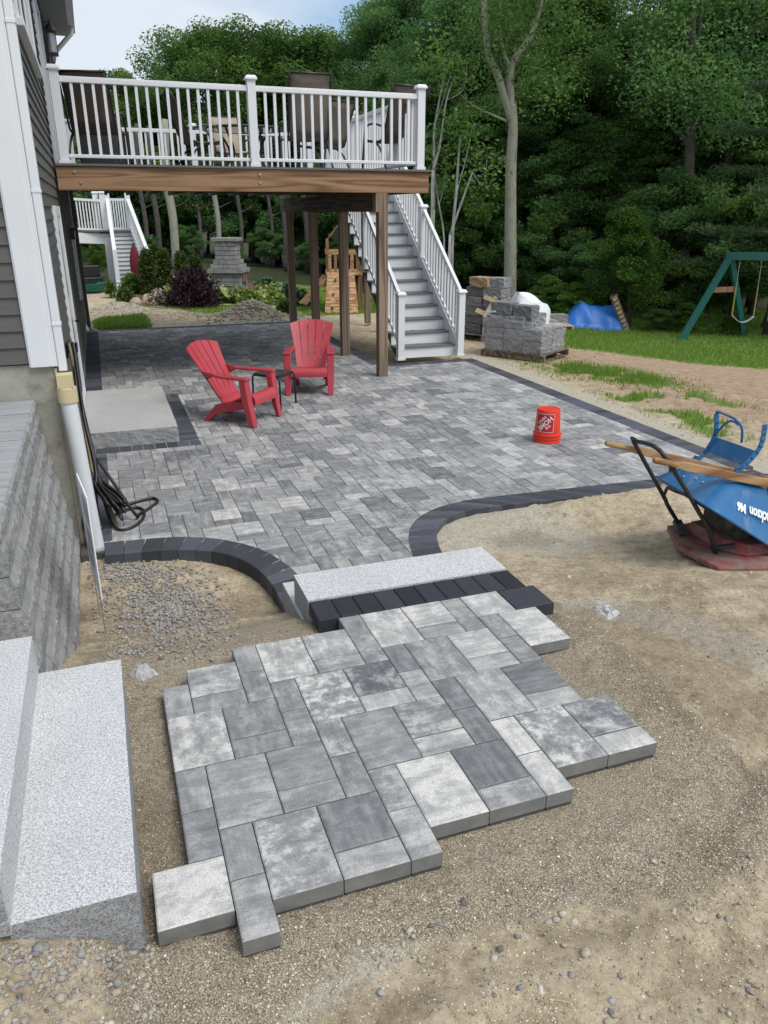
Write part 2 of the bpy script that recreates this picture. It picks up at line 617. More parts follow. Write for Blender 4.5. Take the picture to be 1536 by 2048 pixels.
M = {}
def ground_mat():
    m, nt, bs = new_mat('soil')
    w = coords(nt, 'world')
    att = {}
    for k in ('grass', 'sand', 'dust', 'red', 'damp', 'mulch', 'forest'):
        n = nt.nodes.new('ShaderNodeAttribute')
        n.attribute_name = k
        att[k] = n.outputs['Fac']
    big = noise(nt, w, 2.1, 8, 0.68)
    mid = noise(nt, w, 7.0, 6, 0.65)
    fine = noise(nt, w, 185.0, 4, 0.75)
    grain = noise(nt, w, 330.0, 2, 0.6)
    tan = ramp(nt, big, [(0.30, (0.25, 0.195, 0.125)), (0.5, (0.44, 0.36, 0.245)), (0.70, (0.56, 0.47, 0.335))])
    tan = mix(nt, 0.6, tan, ramp(nt, mid, [(0.34, (0.23, 0.178, 0.115)), (0.5, (0.43, 0.35, 0.24)), (0.68, (0.60, 0.51, 0.365))]))
    sand = ramp(nt, fine, [(0.36, (0.105, 0.084, 0.056)), (0.5, (0.275, 0.23, 0.165)), (0.63, (0.56, 0.495, 0.38))])
    dust = ramp(nt, fine, [(0.32, (0.25, 0.215, 0.16)), (0.5, (0.43, 0.385, 0.30)), (0.66, (0.62, 0.57, 0.465))])
    red = ramp(nt, mid, [(0.3, (0.25, 0.17, 0.108)), (0.7, (0.47, 0.345, 0.235))])
    c = mix(nt, att['red'], tan, red)
    def edged(k, amt=0.5):
        e = math_n(nt, 'ADD', att[k], math_n(nt, 'MULTIPLY', math_n(nt, 'SUBTRACT', mid, 0.5), amt))
        return ramp(nt, e, [(0.38, (0, 0, 0)), (0.62, (1, 1, 1))])
    c = mix(nt, edged('dust', 0.9), c, dust)
    c = mix(nt, edged('sand', 0.6), c, sand)
    c = mix(nt, math_n(nt, 'MULTIPLY', att['damp'], 0.75), c, (0.17, 0.125, 0.08))
    c = mix(nt, edged('mulch'), c, ramp(nt, mid, [(0.3, (0.075, 0.042, 0.026)), (0.7, (0.17, 0.105, 0.07))]))
    c = mix(nt, edged('grass', 0.5), c, ramp(nt, mid, [(0.3, (0.11, 0.18, 0.032)), (0.7, (0.21, 0.30, 0.065))]))
    c = mix(nt, att['forest'], c, ramp(nt, mid, [(0.3, (0.018, 0.026, 0.009)), (0.7, (0.045, 0.058, 0.02))]))
    # single light and dark grains
    clod = noise(nt, w, 34.0, 8, 0.82)
    c = mix(nt, 0.75, c, mix(nt, 1.0, c, ramp(nt, clod, [(0.36, (0.5, 0.475, 0.44)), (0.47, (1.0, 1.0, 1.0)), (0.62, (1.36, 1.36, 1.36))]), 'MULTIPLY'))
    g1 = ramp(nt, grain, [(0.62, (0, 0, 0)), (0.70, (1, 1, 1))])
    c = mix(nt, math_n(nt, 'MULTIPLY', g1, 0.4), c, (0.68, 0.60, 0.46))
    g2 = ramp(nt, grain, [(0.27, (1, 1, 1)), (0.35, (0, 0, 0))])
    c = mix(nt, math_n(nt, 'MULTIPLY', g2, 0.4), c, (0.12, 0.09, 0.06))
    nt.links.new(c, bs.inputs['Base Color'])
    bs.inputs['Roughness'].default_value = 0.95
    bs.inputs['Specular IOR Level'].default_value = 0.15
    h = math_n(nt, 'ADD', math_n(nt, 'ADD', math_n(nt, 'MULTIPLY', clod, 1.1), math_n(nt, 'MULTIPLY', fine, 0.8)), math_n(nt, 'ADD', math_n(nt, 'MULTIPLY', mid, 1.2), math_n(nt, 'MULTIPLY', grain, 0.35)))
    bump(nt, bs, h, 0.7, 0.010)
    return m
M['soil'] = ground_mat()
ground = link('ground', gm, M['soil'], None, smooth=True)
tag(ground, 'bare tan dirt and lawn running from the landing to the woods', 'ground', kind='structure')

# ================================================================== PAVERS
def paver_mat(name, attr=None):
    m, nt, bs = new_mat(name)
    if attr:
        n = nt.nodes.new('ShaderNodeAttribute')
        n.attribute_name = attr
        col = n.outputs['Color']
    else:
        col = nt.nodes.new('ShaderNodeObjectInfo').outputs['Color']
    sp = nt.nodes.new('ShaderNodeSeparateColor')
    nt.links.new(col, sp.inputs[0])
    tone, blot, rnd = sp.outputs[0], sp.outputs[1], sp.outputs[2]
    cb = nt.nodes.new('ShaderNodeCombineXYZ')
    nt.links.new(math_n(nt, 'MULTIPLY', rnd, 83.0), cb.inputs[0])
    nt.links.new(math_n(nt, 'MULTIPLY', rnd, 47.0), cb.inputs[1])
    sx = noise(nt, coords(nt, 'world', (4, 22, 3), cb.outputs[0]), 1.0, 7, 0.66, 0.15)
    sy = noise(nt, coords(nt, 'world', (22, 4, 3), cb.outputs[0]), 1.0, 7, 0.66, 0.15)
    pick = math_n(nt, 'GREATER_THAN', math_n(nt, 'FRACT', math_n(nt, 'MULTIPLY', rnd, 7.0)), 0.5)
    mx = nt.nodes.new('ShaderNodeMix')
    nt.links.new(pick, mx.inputs[0]); nt.links.new(sx, mx.inputs[2]); nt.links.new(sy, mx.inputs[3])
    streak = mx.outputs[0]
    bl0 = noise(nt, coords(nt, 'world', (1, 1, 1), cb.outputs[0]), 8.5, 11, 0.76, 0.1)
    bl = ramp(nt, bl0, [(0.40, (0.12, 0.12, 0.12)), (0.50, (0.45, 0.45, 0.45)), (0.56, (0.9, 0.9, 0.9)), (0.68, (1, 1, 1))])
    f = math_n(nt, 'ADD', tone, math_n(nt, 'MULTIPLY', math_n(nt, 'SUBTRACT', streak, 0.5), 0.85))
    f = math_n(nt, 'ADD', f, math_n(nt, 'MULTIPLY', math_n(nt, 'MULTIPLY', math_n(nt, 'SUBTRACT', bl, 0.45), blot), 0.95), clamp=True)
    c = ramp(nt, f, [(0.0, (0.084, 0.086, 0.092)), (0.3, (0.16, 0.162, 0.168)), (0.55, (0.275, 0.274, 0.272)), (0.8, (0.44, 0.43, 0.408)), (1.0, (0.62, 0.60, 0.56))])
    w = coords(nt, 'world')
    sp2 = noise(nt, w, 200, 4, 0.75)
    c = mix(nt, 0.8, c, mix(nt, 1.0, c, ramp(nt, sp2, [(0.3, (0.55, 0.55, 0.55)), (0.7, (1.4, 1.4, 1.4))]), 'MULTIPLY'))
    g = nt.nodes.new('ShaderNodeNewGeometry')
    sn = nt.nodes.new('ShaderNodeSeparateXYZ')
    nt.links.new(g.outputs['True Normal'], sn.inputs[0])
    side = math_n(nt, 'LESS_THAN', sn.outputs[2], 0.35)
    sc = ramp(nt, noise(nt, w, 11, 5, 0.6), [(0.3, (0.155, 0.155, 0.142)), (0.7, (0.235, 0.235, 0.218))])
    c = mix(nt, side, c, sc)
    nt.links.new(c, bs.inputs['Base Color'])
    bs.inputs['Roughness'].default_value = 0.82
    bs.inputs['Specular IOR Level'].default_value = 0.3
    bump(nt, bs, math_n(nt, 'ADD', sp2, math_n(nt, 'MULTIPLY', bl, 0.8)), 0.35, 0.004)
    return m


def dark_paver_mat(name, base, attr=None):
    m, nt, bs = new_mat(name)
    if attr:
        n = nt.nodes.new('ShaderNodeAttribute')
        n.attribute_name = attr
        col = n.outputs['Color']
    else:
        col = nt.nodes.new('ShaderNodeObjectInfo').outputs['Color']
    sp = nt.nodes.new('ShaderNodeSeparateColor')
    nt.links.new(col, sp.inputs[0])
    w = coords(nt, 'world')
    n1 = noise(nt, w, 9, 6, 0.65)
    n2 = noise(nt, w, 220, 3, 0.7)
    k = math_n(nt, 'ADD', math_n(nt, 'MULTIPLY', sp.outputs[0], 0.7), math_n(nt, 'MULTIPLY', n1, 0.5))
    c = ramp(nt, k, [(0.3, tuple(b * 0.68 for b in base)), (0.9, tuple(b * 1.5 for b in base))])
    c = mix(nt, 0.4, c, mix(nt, 1.0, c, ramp(nt, n2, [(0.3, (0.5, 0.5, 0.5)), (0.72, (1.6, 1.6, 1.6))]), 'MULTIPLY'))
    nt.links.new(c, bs.inputs['Base Color'])
    bs.inputs['Roughness'].default_value = 0.78
    bs.inputs['Specular IOR Level'].default_value = 0.35
    bump(nt, bs, math_n(nt, 'ADD', n2, n1), 0.3, 0.004)
    return m

M['paver'] = paver_mat('paver blend')
M['paver_far'] = paver_mat('paver blend far', 'pc')
M['border'] = dark_paver_mat('charcoal paver', (0.066, 0.069, 0.081))
M['border_far'] = dark_paver_mat('charcoal paver far', (0.060, 0.064, 0.078), 'pc')
M['border_new'] = dark_paver_mat('charcoal paver clean', (0.028, 0.030, 0.037))
M['joint'] = simple('joint sand', (0.075, 0.07, 0.062), 0.95, 0.25, 30)


def prism_piece(poly, z0, z1, ch=0.006):
    """polygon (ccw) -> chamfered slab, verts/faces, no underside"""
    n = len(poly)
    cx = sum(p[0] for p in poly) / n
    cy = sum(p[1] for p in poly) / n
    top = []
    for i in range(n):
        a, b, c = Vector(poly[i - 1]), Vector(poly[i]), Vector(poly[(i + 1) % n])
        e1, e2 = (b - a), (c - b)
        if e1.length < 1e-6 or e2.length < 1e-6:
            d = Vector((cx, cy)) - b
            d = d.normalized() if d.length > 1e-6 else Vector((0, 0))
        else:
            n1 = Vector((-e1.y, e1.x)).normalized()
            n2 = Vector((-e2.y, e2.x)).normalized()
            d = n1 + n2
            d = d / max(d.dot(n1), 0.5)
        top.append(b + d * ch)
    vs = [(p[0], p[1], z0) for p in poly] + [(p[0], p[1], z1 - ch * 0.7) for p in poly] + [(p.x, p.y, z1) for p in top]
    fs = []
    for i in range(n):
        j = (i + 1) % n
        fs.append((i, j, n + j, n + i))
        fs.append((n + i, n + j, 2 * n + j, 2 * n + i))
    fs.append(tuple(2 * n + i for i in range(n)))
    return vs, fs


def rect_poly(x0, x1, y0, y1, gap=0.0015):
    return [(x0 + gap, y0 + gap), (x1 - gap, y0 + gap), (x1 - gap, y1 - gap), (x0 + gap, y1 - gap)]

_shared = {}
def piece_obj(name, poly, z0, z1, mat, parent, col, ch=0.006, key=None):
    """one paver as its own object; alike rectangles share mesh data"""
    cx = sum(p[0] for p in poly) / len(poly)
    cy = sum(p[1] for p in poly) / len(poly)
    if key is None or key not in _shared:
        vs, fs = prism_piece([(p[0] - cx, p[1] - cy) for p in poly], z0 - z1, 0.0, ch)
        m = bpy.data.meshes.new(name)
        m.from_pydata(vs, [], fs)
        m.materials.append(mat)
        if key is not None:
            _shared[key] = m
    else:
        m = _shared[key]
    o = bpy.data.objects.new(name, m)
    COL.objects.link(o)
    o.parent = parent
    o.location = (cx, cy, z1)
    o.color = (col[0], col[1], col[2], 1)
    return o

# ---- the landing in front: traced stone by stone on its module grid (x, y, w, d, tone, blotch)
LAND = [(0, 10, 1, 2, .55, .4), (1, 11, 2, 2, .58, .6), (1, 10, 2, 1, .5, .3), (3, 12, 1, 2, .52, .3), (3, 10, 1, 2, .5, .5), (4, 11, 2, 3, .7, .6),
        (4, 9, 1, 2, .45, .5), (4, 7, 1, 2, .5, .5), (6, 12, 2, 2, .63, .5), (6, 11, 2, 1, .5, .4), (5, 8, 2, 3, .58, 1.0), (0, 7, 2, 3, .66, .6),
        (2, 8, 2, 2, .42, .4), (2, 7, 2, 1, .42, .3), (1, 4, 2, 3, .54, .35), (0, 5, 1, 2, .48, .4), (0, 3, 1, 2, .43, .3), (3, 5, 2, 2, .45, .3),
        (3, 4, 2, 1, .5, .3), (5, 6, 1, 2, .5, .6), (5, 4, 1, 2, .44, .4), (6, 5, 2, 3, .47, .3), (6, 3, 1, 2, .5, .6), (6, 1, 1, 2, .6, .4),
        (7, 2, 2, 3, .86, .5), (1, 2, 1, 2, .5, .3), (1, 0, 1, 2, .57, .4), (-1, 1, 2, 2, .86, .6), (2, 1, 2, 3, .58, .7), (4, 2, 2, 2, .34, .3),
        (4, 1, 2, 1, .6, .4), (8, 13, 1, 2, .46, .3), (8, 11, 1, 2, .5, .5), (9, 12, 2, 3, .72, .5), (11, 13, 2, 2, .74, .5), (11, 12, 2, 1, .5, .3),
        (13, 14, 1, 1, .6, .3), (13, 12, 1, 2, .52, .4), (14, 13, 2, 2, .74, .5), (14, 11, 1, 2, .5, .4), (14, 9, 1, 2, .42, .3), (15, 10, 2, 3, .77, .4),
        (10, 9, 2, 3, .48, .4), (9, 10, 1, 2, .36, .3), (9, 8, 1, 2, .6, .4), (7, 9, 2, 2, .27, .9), (7, 8, 2, 1, .7, .3), (12, 10, 2, 2, .7, .4),
        (12, 9, 2, 1, .62, .3), (10, 7, 1, 2, .33, .3), (10, 5, 1, 2, .36, .3), (11, 6, 2, 3, .6, .5), (13, 7, 2, 2, .3, .2), (13, 6, 2, 1, .64, .3),
        (8, 6, 2, 2, .48, .7), (8, 5, 2, 1, .66, .4), (11, 4, 1, 2, .84, .4), (11, 2, 1, 2, .78, .4), (12, 3, 2, 3, .58, .9), (14, 4, 2, 2, .4, .8),
        (14, 3, 2, 1, .75, .4), (9, 3, 2, 2, .28, .2), (9, 2, 2, 1, .5, .5)]
lb = MB()
for (x, y, w, d, t, b) in LAND:
    lb.box(LX0 + x * UX + .006, LX0 + (x + w) * UX - .004, LY0 + y * UY + .006, LY0 + (y + d) * UY - .004, 0.26, LAND_Z - 0.02)
landing = lb.build('landing', M['joint'])
tag(landing, 'unfinished landing of large grey blended pavers in the foreground', 'landing', kind='structure')
rng = random.Random(4)
for (x, y, w, d, t, b) in LAND:
    t, b = min(t + .05, .95), b * .8
    p = rect_poly(LX0 + x * UX, LX0 + (x + w) * UX, LY0 + y * UY, LY0 + (y + d) * UY, 0.0018)
    piece_obj('paver', p, LAND_Z - 0.062, LAND_Z + rng.uniform(-.0012, .0012), M['paver'], landing, (t, b, rng.random()), 0.0055, ('l', w, d))
LBY0, LBY1 = LY0 + 15 * UY + 0.002, 3.682
nb = 10
for k in range(nb):
    x0 = 0.868 + (2.095 - 0.868) * k / nb
    x1 = 0.868 + (2.095 - 0.868) * (k + 1) / nb
    piece_obj('border_paver', rect_poly(x0, x1, LBY0, LBY1, 0.002), LAND_Z - 0.075, LAND_Z + rng.uniform(-.001, .001), M['border_new'], landing, (rng.random(), 0, 0), 0.006, ('lb', k * 0))
for k in range(2):
    y1 = LBY0 - 0.003 - k * 0.117
    piece_obj('border_paver', rect_poly(LX0 + 16 * UX + 0.003, LX0 + 16 * UX + 0.238, y1 - 0.114, y1, 0.0015), LAND_Z - 0.075, LAND_Z + rng.uniform(-.001, .001), M['border_new'], landing, (rng.random(), 0, 0), 0.006, ('lb2',))

# ---- patio outline: soil side (outer) and field side (inner) of the dark border
def smooth_path(pts, step=0.03):
    P = [Vector(p) for p in pts]
    out = []
    for i in range(len(P) - 1):
        p0, p1, p2, p3 = P[max(i - 1, 0)], P[i], P[i + 1], P[min(i + 2, len(P) - 1)]
        n = max(2, int((p2 - p1).length / step))
        for k in range(n):
            t = k / n
            out.append(0.5 * ((2 * p1) + (p2 - p0) * t + (2 * p0 - 5 * p1 + 4 * p2 - p3) * t * t + (3 * p1 - p0 - 3 * p2 + p3) * t ** 3))
    out.append(P[-1])
    return out


def resample(path, n):
    L = [0]
    for a, b in zip(path, path[1:]):
        L.append(L[-1] + (b - a).length)
    out = []
    j = 0
    for k in range(n):
        t = L[-1] * k / (n - 1)
        while j < len(L) - 2 and L[j + 1] < t:
            j += 1
        s = (t - L[j]) / max(L[j + 1] - L[j], 1e-9)
        out.append(path[j].lerp(path[j + 1], min(max(s, 0), 1)))
    return out

LC_out = smooth_path([(-.30, 5.53), (-.124, 5.515), (.111, 5.488), (.338, 5.435), (.585, 5.30), (.728, 5.11), (.815, 4.869), (.850, 4.594), (.845, 4.26)])
LC_in = smooth_path([(-.30, 5.775), (-.124, 5.765), (.12, 5.742), (.364, 5.69), (.60, 5.575), (.80, 5.39), (.928, 5.19), (1.01, 4.96), (1.062, 4.70), (1.075, 4.26)])
RC_out = smooth_path([(2.12, 4.26), (2.122, 4.5), (2.145, 4.743), (2.215, 5.0), (2.302, 5.198), (2.45, 5.349), (2.62, 5.438), (2.822, 5.470), (3.117, 5.458), (3.7, 5.425), (4.4, 5.392), (5.1, 5.36), (5.86, 5.325)])
RC_in = smooth_path([(1.885, 4.26), (1.89, 4.5), (1.916, 4.739), (1.967, 4.979), (2.049, 5.19), (2.186, 5.401), (2.411, 5.578), (2.686, 5.672), (3.018, 5.692), (3.65, 5.668), (4.35, 5.632), (5.05, 5.598), (5.63, 5.57)])
NL = 15
NR = 39
PX0, PX1, PY1 = -0.372, 5.86, 17.66
BW = 0.232
SX, SY = 4.27, 11.97        # inner corner of the stair recess (outer border line)

patio_base = [(-.30, 5.60)] + [tuple(a.lerp(b, .35)) for a, b in zip(resample(LC_out, 24), resample(LC_in, 24))] + \
             [tuple(a.lerp(b, .35)) for a, b in zip(resample(RC_out, 40), resample(RC_in, 40))] + \
             [(5.82, 5.42), (5.80, SY - .02), (SX - .02, SY - .02), (SX - .02, PY1 - .03), (PX0, PY1 - .03), (PX0, 5.60)]
vs_, fs_ = prism_piece(patio_base, -0.10, -0.011, 0.002)
pm = bpy.data.meshes.new('patio')
pm.from_pydata(vs_, [], fs_)
patio = link('patio', pm, M['joint'])
tag(patio, 'wide patio of grey blended pavers with a charcoal soldier border', 'patio', kind='structure')

FIELD = [Vector(p) for p in
         [tuple(a.lerp(b, .6)) for a, b in zip(resample(LC_out, 30), resample(LC_in, 30))] +
         [tuple(a.lerp(b, .6)) for a, b in zip(resample(RC_out, 50), resample(RC_in, 50))] +
         [(PX1 - .14, 5.48), (PX1 - .14, SY - .11), (SX - .11, SY - .11), (SX - .11, PY1 - .12), (PX0 + .11, PY1 - .12), (PX0 + .11, 5.62)]]
FA = np.array([tuple(p) for p in FIELD])
FB = np.roll(FA, -1, 0)

def inside(p):
    x, y = p
    c = ((FA[:, 1] > y) != (FB[:, 1] > y))
    xs = (FB[:, 0] - FA[:, 0]) * (y - FA[:, 1]) / np.where(FB[:, 1] == FA[:, 1], 1e-9, FB[:, 1] - FA[:, 1]) + FA[:, 0]
    return bool(np.count_nonzero(c & (x < xs)) % 2)


def nearest(p):
    d = FB - FA
    t = np.clip(((p[0] - FA[:, 0]) * d[:, 0] + (p[1] - FA[:, 1]) * d[:, 1]) / np.maximum((d ** 2).sum(1), 1e-9), 0, 1)
    q = FA + d * t[:, None]
    i = np.argmin((q[:, 0] - p[0]) ** 2 + (q[:, 1] - p[1]) ** 2)
    return tuple(q[i])

STONE = (-0.372, 0.615, 8.42, 10.61)
MOTIF = [(0, 0, 2, 3), (2, 1, 2, 2), (2, 0, 2, 1), (-1, 1, 1, 2), (-1, -1, 1, 2)]
pieces = []
rng = random.Random(11)
for i in range(-60, 80):
    for j in range(-60, 80):
        bx, by = i + 5 * j, -3 * i + j
        for (mx_, my_, w, d) in MOTIF:
            x0 = LX0 + (bx + mx_) * UX + 0.02
            y0 = 5.0 + (by + my_) * UY
            x1, y1 = x0 + w * UX, y0 + d * UY
            if x1 < -0.3 or x0 > 5.8 or y1 < 4.25 or y0 > 17.6:
                continue
            if x0 > SX - .1 and y0 > SY - .1:
                continue
            if x0 > STONE[0] - .1 and x1 < STONE[1] + .1 and y0 > STONE[2] - .1 and y1 < STONE[3] + .1:
                continue
            cs = [(x0, y0), (x1, y0), (x1, y1), (x0, y1)]
            ins = [inside(c) for c in cs]
            if all(ins):
                poly = rect_poly(x0, x1, y0, y1, 0.002)
                key = ('p', w, d)
            elif any(ins) or inside(((x0 + x1) / 2, (y0 + y1) / 2)):
                dense = []
                r4 = rect_poly(x0, x1, y0, y1, 0.002)
                for k in range(4):
                    a, b = Vector(r4[k]), Vector(r4[(k + 1) % 4])
                    nn = max(2, int((b - a).length / 0.03))
                    dense += [tuple(a.lerp(b, q / nn)) for q in range(nn)]
                poly = []
                for q in dense:
                    if not inside(q):
                        q = nearest(q)
                    if not poly or math.hypot(poly[-1][0] - q[0], poly[-1][1] - q[1]) > 0.004:
                        poly.append(q)
                if len(poly) < 4:
                    continue
                ar = 0.5 * sum(poly[k - 1][0] * poly[k][1] - poly[k][0] * poly[k - 1][1] for k in range(len(poly)))
                if ar < 0.0012:
                    continue
                key = None
            else:
                continue
            cx, cy = (x0 + x1) / 2, (y0 + y1) / 2
            pieces.append((math.hypot(cx, cy), poly, key))
pieces.sort(key=lambda q: q[0])

def joined_pieces(name, items, z1, thick, mat, parent, ch):
    V, Fc, C = [], [], []
    for poly, col in items:
        vs, fs = prism_piece(poly, z1 - thick, z1, ch)
        b = len(V)
        V += vs
        for f in fs:
            Fc.append(tuple(b + i for i in f))
            C.append((*col, 1.0))
    m = bpy.data.meshes.new(name)
    m.from_pydata(V, [], Fc)
    a = m.attributes.new('pc', 'FLOAT_COLOR', 'FACE')
    a.data.foreach_set('color', np.array(C, np.float32).ravel())
    o = link(name, m, mat, parent)
    o['kind'] = 'stuff'
    return o

far = []
for k, (dist, poly, key) in enumerate(pieces):
    t = min(max(rng.gauss(0.545, 0.105), 0.25), 0.9)
    if rng.random() < 0.10:
        t = rng.uniform(0.68, 0.85)
    col = (t, rng.uniform(0.15, 0.42), rng.random())
    if k < 300:
        piece_obj('paver', poly, -0.06, rng.uniform(-.0015, .0015), M['paver'], patio, col, 0.0045, key)
    else:
        far.append((poly, col))
joined_pieces('distant_paver', far, 0.0, 0.05, M['paver_far'], patio, 0.0045)

bpieces = []
def border_run(outer, inner, n):
    A, B = resample(outer, n + 1), resample(inner, n + 1)
    for k in range(n):
        q = [A[k], A[k + 1], B[k + 1], B[k]]
        c = sum(q, Vector((0, 0))) / 4
        q = [p + (c - p).normalized() * 0.003 for p in q]
        ar = sum(q[i - 1].x * q[i].y - q[i].x * q[i - 1].y for i in range(4))
        if ar < 0:
            q = q[::-1]
        bpieces.append((c.length, [tuple(p) for p in q]))

def straight(p0, p1, side, w=BW, mod=0.1172):
    p0, p1 = Vector(p0), Vector(p1)
    d = (p1 - p0)
    n = max(1, round(d.length / mod))
    nn = Vector((-d.y, d.x)).normalized() * w * side
    border_run([p0, p1], [p0 + nn, p1 + nn], n)

border_run(LC_out[3:], LC_in[3:], NL)
border_run(RC_out, RC_in, NR)
straight((PX1, 5.595), (PX1, SY), 1)
straight((PX1 - BW - .003, SY), (SX, SY), 1)
straight((SX, SY + .004), (SX, PY1 - BW), 1)
straight((SX, PY1), (PX0, PY1), 1)
straight((PX0, 5.79), (PX0, 8.19), -1)
straight((PX0, 10.85), (PX0, PY1 - BW - .004), -1)
straight((PX0, 8.42 - .004), (STONE[1] + .218, 8.42 - .004), -1, 0.215)
straight((STONE[1] + .004, 8.424), (STONE[1] + .004, 10.615), -1, 0.215)
straight((STONE[1] + .218, 10.619), (PX0, 10.619), -1, 0.215)
rng = random.Random(12)
bfar = []
for dist, poly in bpieces:
    col = (rng.random(), 0, 0)
    if dist < 9.6:
        piece_obj('border_paver', poly, -0.115, 0.003 + rng.uniform(-.0005, .0015), M['border'], patio, col, 0.006)
    else:
        bfar.append((poly, col))
joined_pieces('distant_border_paver', bfar, 0.003, 0.06, M['border_far'], patio, 0.005)

# ================================================================== GRANITE
def granite_mat(name, lo, hi, spec=0.3, rough=0.7, topscale=1.0, rock=False):
    m, nt, bs = new_mat(name)
    w = coords(nt, 'world')
    n1 = noise(nt, w, 130 * topscale, 3, 0.75)
    n2 = noise(nt, w, 320 * topscale, 2, 0.6)
    n3 = noise(nt, w, 3.0, 4, 0.5)
    c = ramp(nt, n1, [(0.34, lo), (0.47, tuple((a + b) / 2 for a, b in zip(lo, hi))), (0.6, hi)])
    d = ramp(nt, n2, [(0.30, (1, 1, 1)), (0.37, (0, 0, 0))])
    c = mix(nt, math_n(nt, 'MULTIPLY', d, 0.75), c, (0.10, 0.105, 0.115))
    c = mix(nt, 0.5, c, mix(nt, 1.0, c, ramp(nt, n3, [(0.3, (0.86, 0.86, 0.88)), (0.7, (1.1, 1.1, 1.1))]), 'MULTIPLY'))
    nt.links.new(c, bs.inputs['Base Color'])
    bs.inputs['Roughness'].default_value = rough
    bs.inputs['Specular IOR Level'].default_value = spec
    bump(nt, bs, math_n(nt, 'ADD', n1, n2), 0.3 if not rock else 0.7, 0.004)
    return m
M['granite'] = granite_mat('white granite', (0.25, 0.252, 0.254), (0.72, 0.72, 0.712), topscale=1.25)
M['granite_old'] = granite_mat('grey granite', (0.28, 0.278, 0.268), (0.58, 0.572, 0.55), 0.25, 0.8, 1.2)
M['granite_rock'] = granite_mat('rock faced granite', (0.14, 0.143, 0.146), (0.45, 0.452, 0.45), 0.3, 0.8, 1.2, True)


def slab(name, x0, x1, y0, y1, z0, z1, mat, label, rock=(), seed=1, amp=0.012, group=None):
    """granite block: sawn top, rock-faced sides where named ('x0','x1','y0','y1')"""
    st = 0.02
    def grid(n, a, b):
        k = max(2, int(round((b - a) / n)))
        return [a + (b - a) * i / k for i in range(k + 1)]
    bm = bmesh.new()
    bmesh.ops.create_cube(bm, size=1)
    for v in bm.verts:
        v.co = Vector(((x0 + x1) / 2 + v.co.x * (x1 - x0), (y0 + y1) / 2 + v.co.y * (y1 - y0), (z0 + z1) / 2 + v.co.z * (z1 - z0)))
    for ax, (a, b) in enumerate(((x0, x1), (y0, y1), (z0, z1))):
        nn = Vector((0, 0, 0)); nn[ax] = 1
        for q in grid(0.035 if ax < 2 else 0.025, a, b)[1:-1]:
            co = Vector((0, 0, 0)); co[ax] = q
            bmesh.ops.bisect_plane(bm, geom=bm.verts[:] + bm.edges[:] + bm.faces[:], plane_co=co, plane_no=nn)
    P = np.array([v.co[:] for v in bm.verts])
    for i, v in enumerate(bm.verts):
        x, y, z = P[i]
        dz = 0.35 if z > z1 - 1e-4 else 1.0
        for key, cond, ax, sgn, u, w_ in (('x0', abs(x - x0) < 1e-4, 0, -1, y, z), ('x1', abs(x - x1) < 1e-4, 0, 1, y, z), ('y0', abs(y - y0) < 1e-4, 1, -1, x, z), ('y1', abs(y - y1) < 1e-4, 1, 1, x, z)):
            if cond:
                a = amp if key in rock else 0.0015
                f = float(fbm(np.array([u]), np.array([w_ * 1.3]), 14, seed + ord(key[0]) + int(key[1]), 4, 0.6)[0]) - 0.5
                v.co[ax] += sgn * (f * 2 * a * dz)
    m = bpy.data.meshes.new(name)
    bm.to_mesh(m)
    bm.free()
    m.materials.append(mat)
    m.materials.append(M['granite_rock'])
    for p in m.polygons:
        n = p.normal
        for key, ax, sg in (('x0', 0, -1), ('x1', 0, 1), ('y0', 1, -1), ('y1', 1, 1)):
            if key in rock and n[ax] * sg > 0.55:
                p.material_index = 1
    o = link(name, m, None)
    tag(o, label, 'step', group)
    return o

slab('granite_step', -0.452, -0.112, 1.81, 3.125, 0.30, 0.522, M['granite'], 'lowest light granite step at the front left, beside the paver landing', ('y0', 'x1'), 3, 0.007)
slab('granite_step', -0.86, -0.445, 1.80, 3.14, 0.50, 0.695, M['granite'], 'second granite step on the left, resting on the lowest one', ('y0',), 7, 0.008)
slab('granite_step', -1.40, -0.80, 1.85, 3.30, 0.69, 0.872, M['granite_rock'], 'dark rock-faced granite step end at the left photo edge', ('y0', 'y1', 'x1'), 9, 0.012)
slab('granite_step', 0.868, 2.09, 3.69, 4.028, 0.18, LAND_Z + 0.004, M['granite'], 'upper white granite step between the landing and the patio', ('x0',), 13, 0.003)
slab('granite_step', 0.853, 2.10, 3.80, 4.298, -0.08, 0.177, M['granite'], 'lower granite step peeking out at the left below the upper one', ('x0',), 17, 0.004)
slab('door_step', STONE[0], STONE[1], STONE[2], STONE[3], -0.05, 0.17, M['granite_old'], 'big grey granite slab step at the basement door', ('y0', 'x1', 'y1'), 23, 0.014)

# ================================================================== more materials
M['white'] = simple('white vinyl', (0.74, 0.755, 0.765), 0.42, 0.03, 3, spec=0.4)
M['white_trim'] = simple('white aluminium trim', (0.70, 0.72, 0.735), 0.38, 0.03, 2, spec=0.45)
M['siding'] = simple('grey vinyl siding', (0.092, 0.090, 0.083), 0.55, 0.10, 3, 0.08, 120, stretch=(1, 0.3, 6))
M['concrete'] = simple('poured concrete', (0.33, 0.318, 0.265), 0.9, 0.20, 3.0, 0.45, 30, dirt=((0.16, 0.15, 0.11), 4.5, 0.53))
M['soffit'] = simple('soffit grey', (0.30, 0.31, 0.32), 0.6, 0.04)
M['glass'] = simple('window glass', (0.03, 0.035, 0.04), 0.06, 0.02, spec=0.8)
M['black'] = simple('black metal', (0.018, 0.018, 0.02), 0.45, 0.15, 8)
M['rubber'] = simple('black rubber hose', (0.014, 0.014, 0.015), 0.42, 0.2, 10)
M['lampglass'] = simple('frosted lamp glass', (0.55, 0.55, 0.55), 0.3, 0.05)
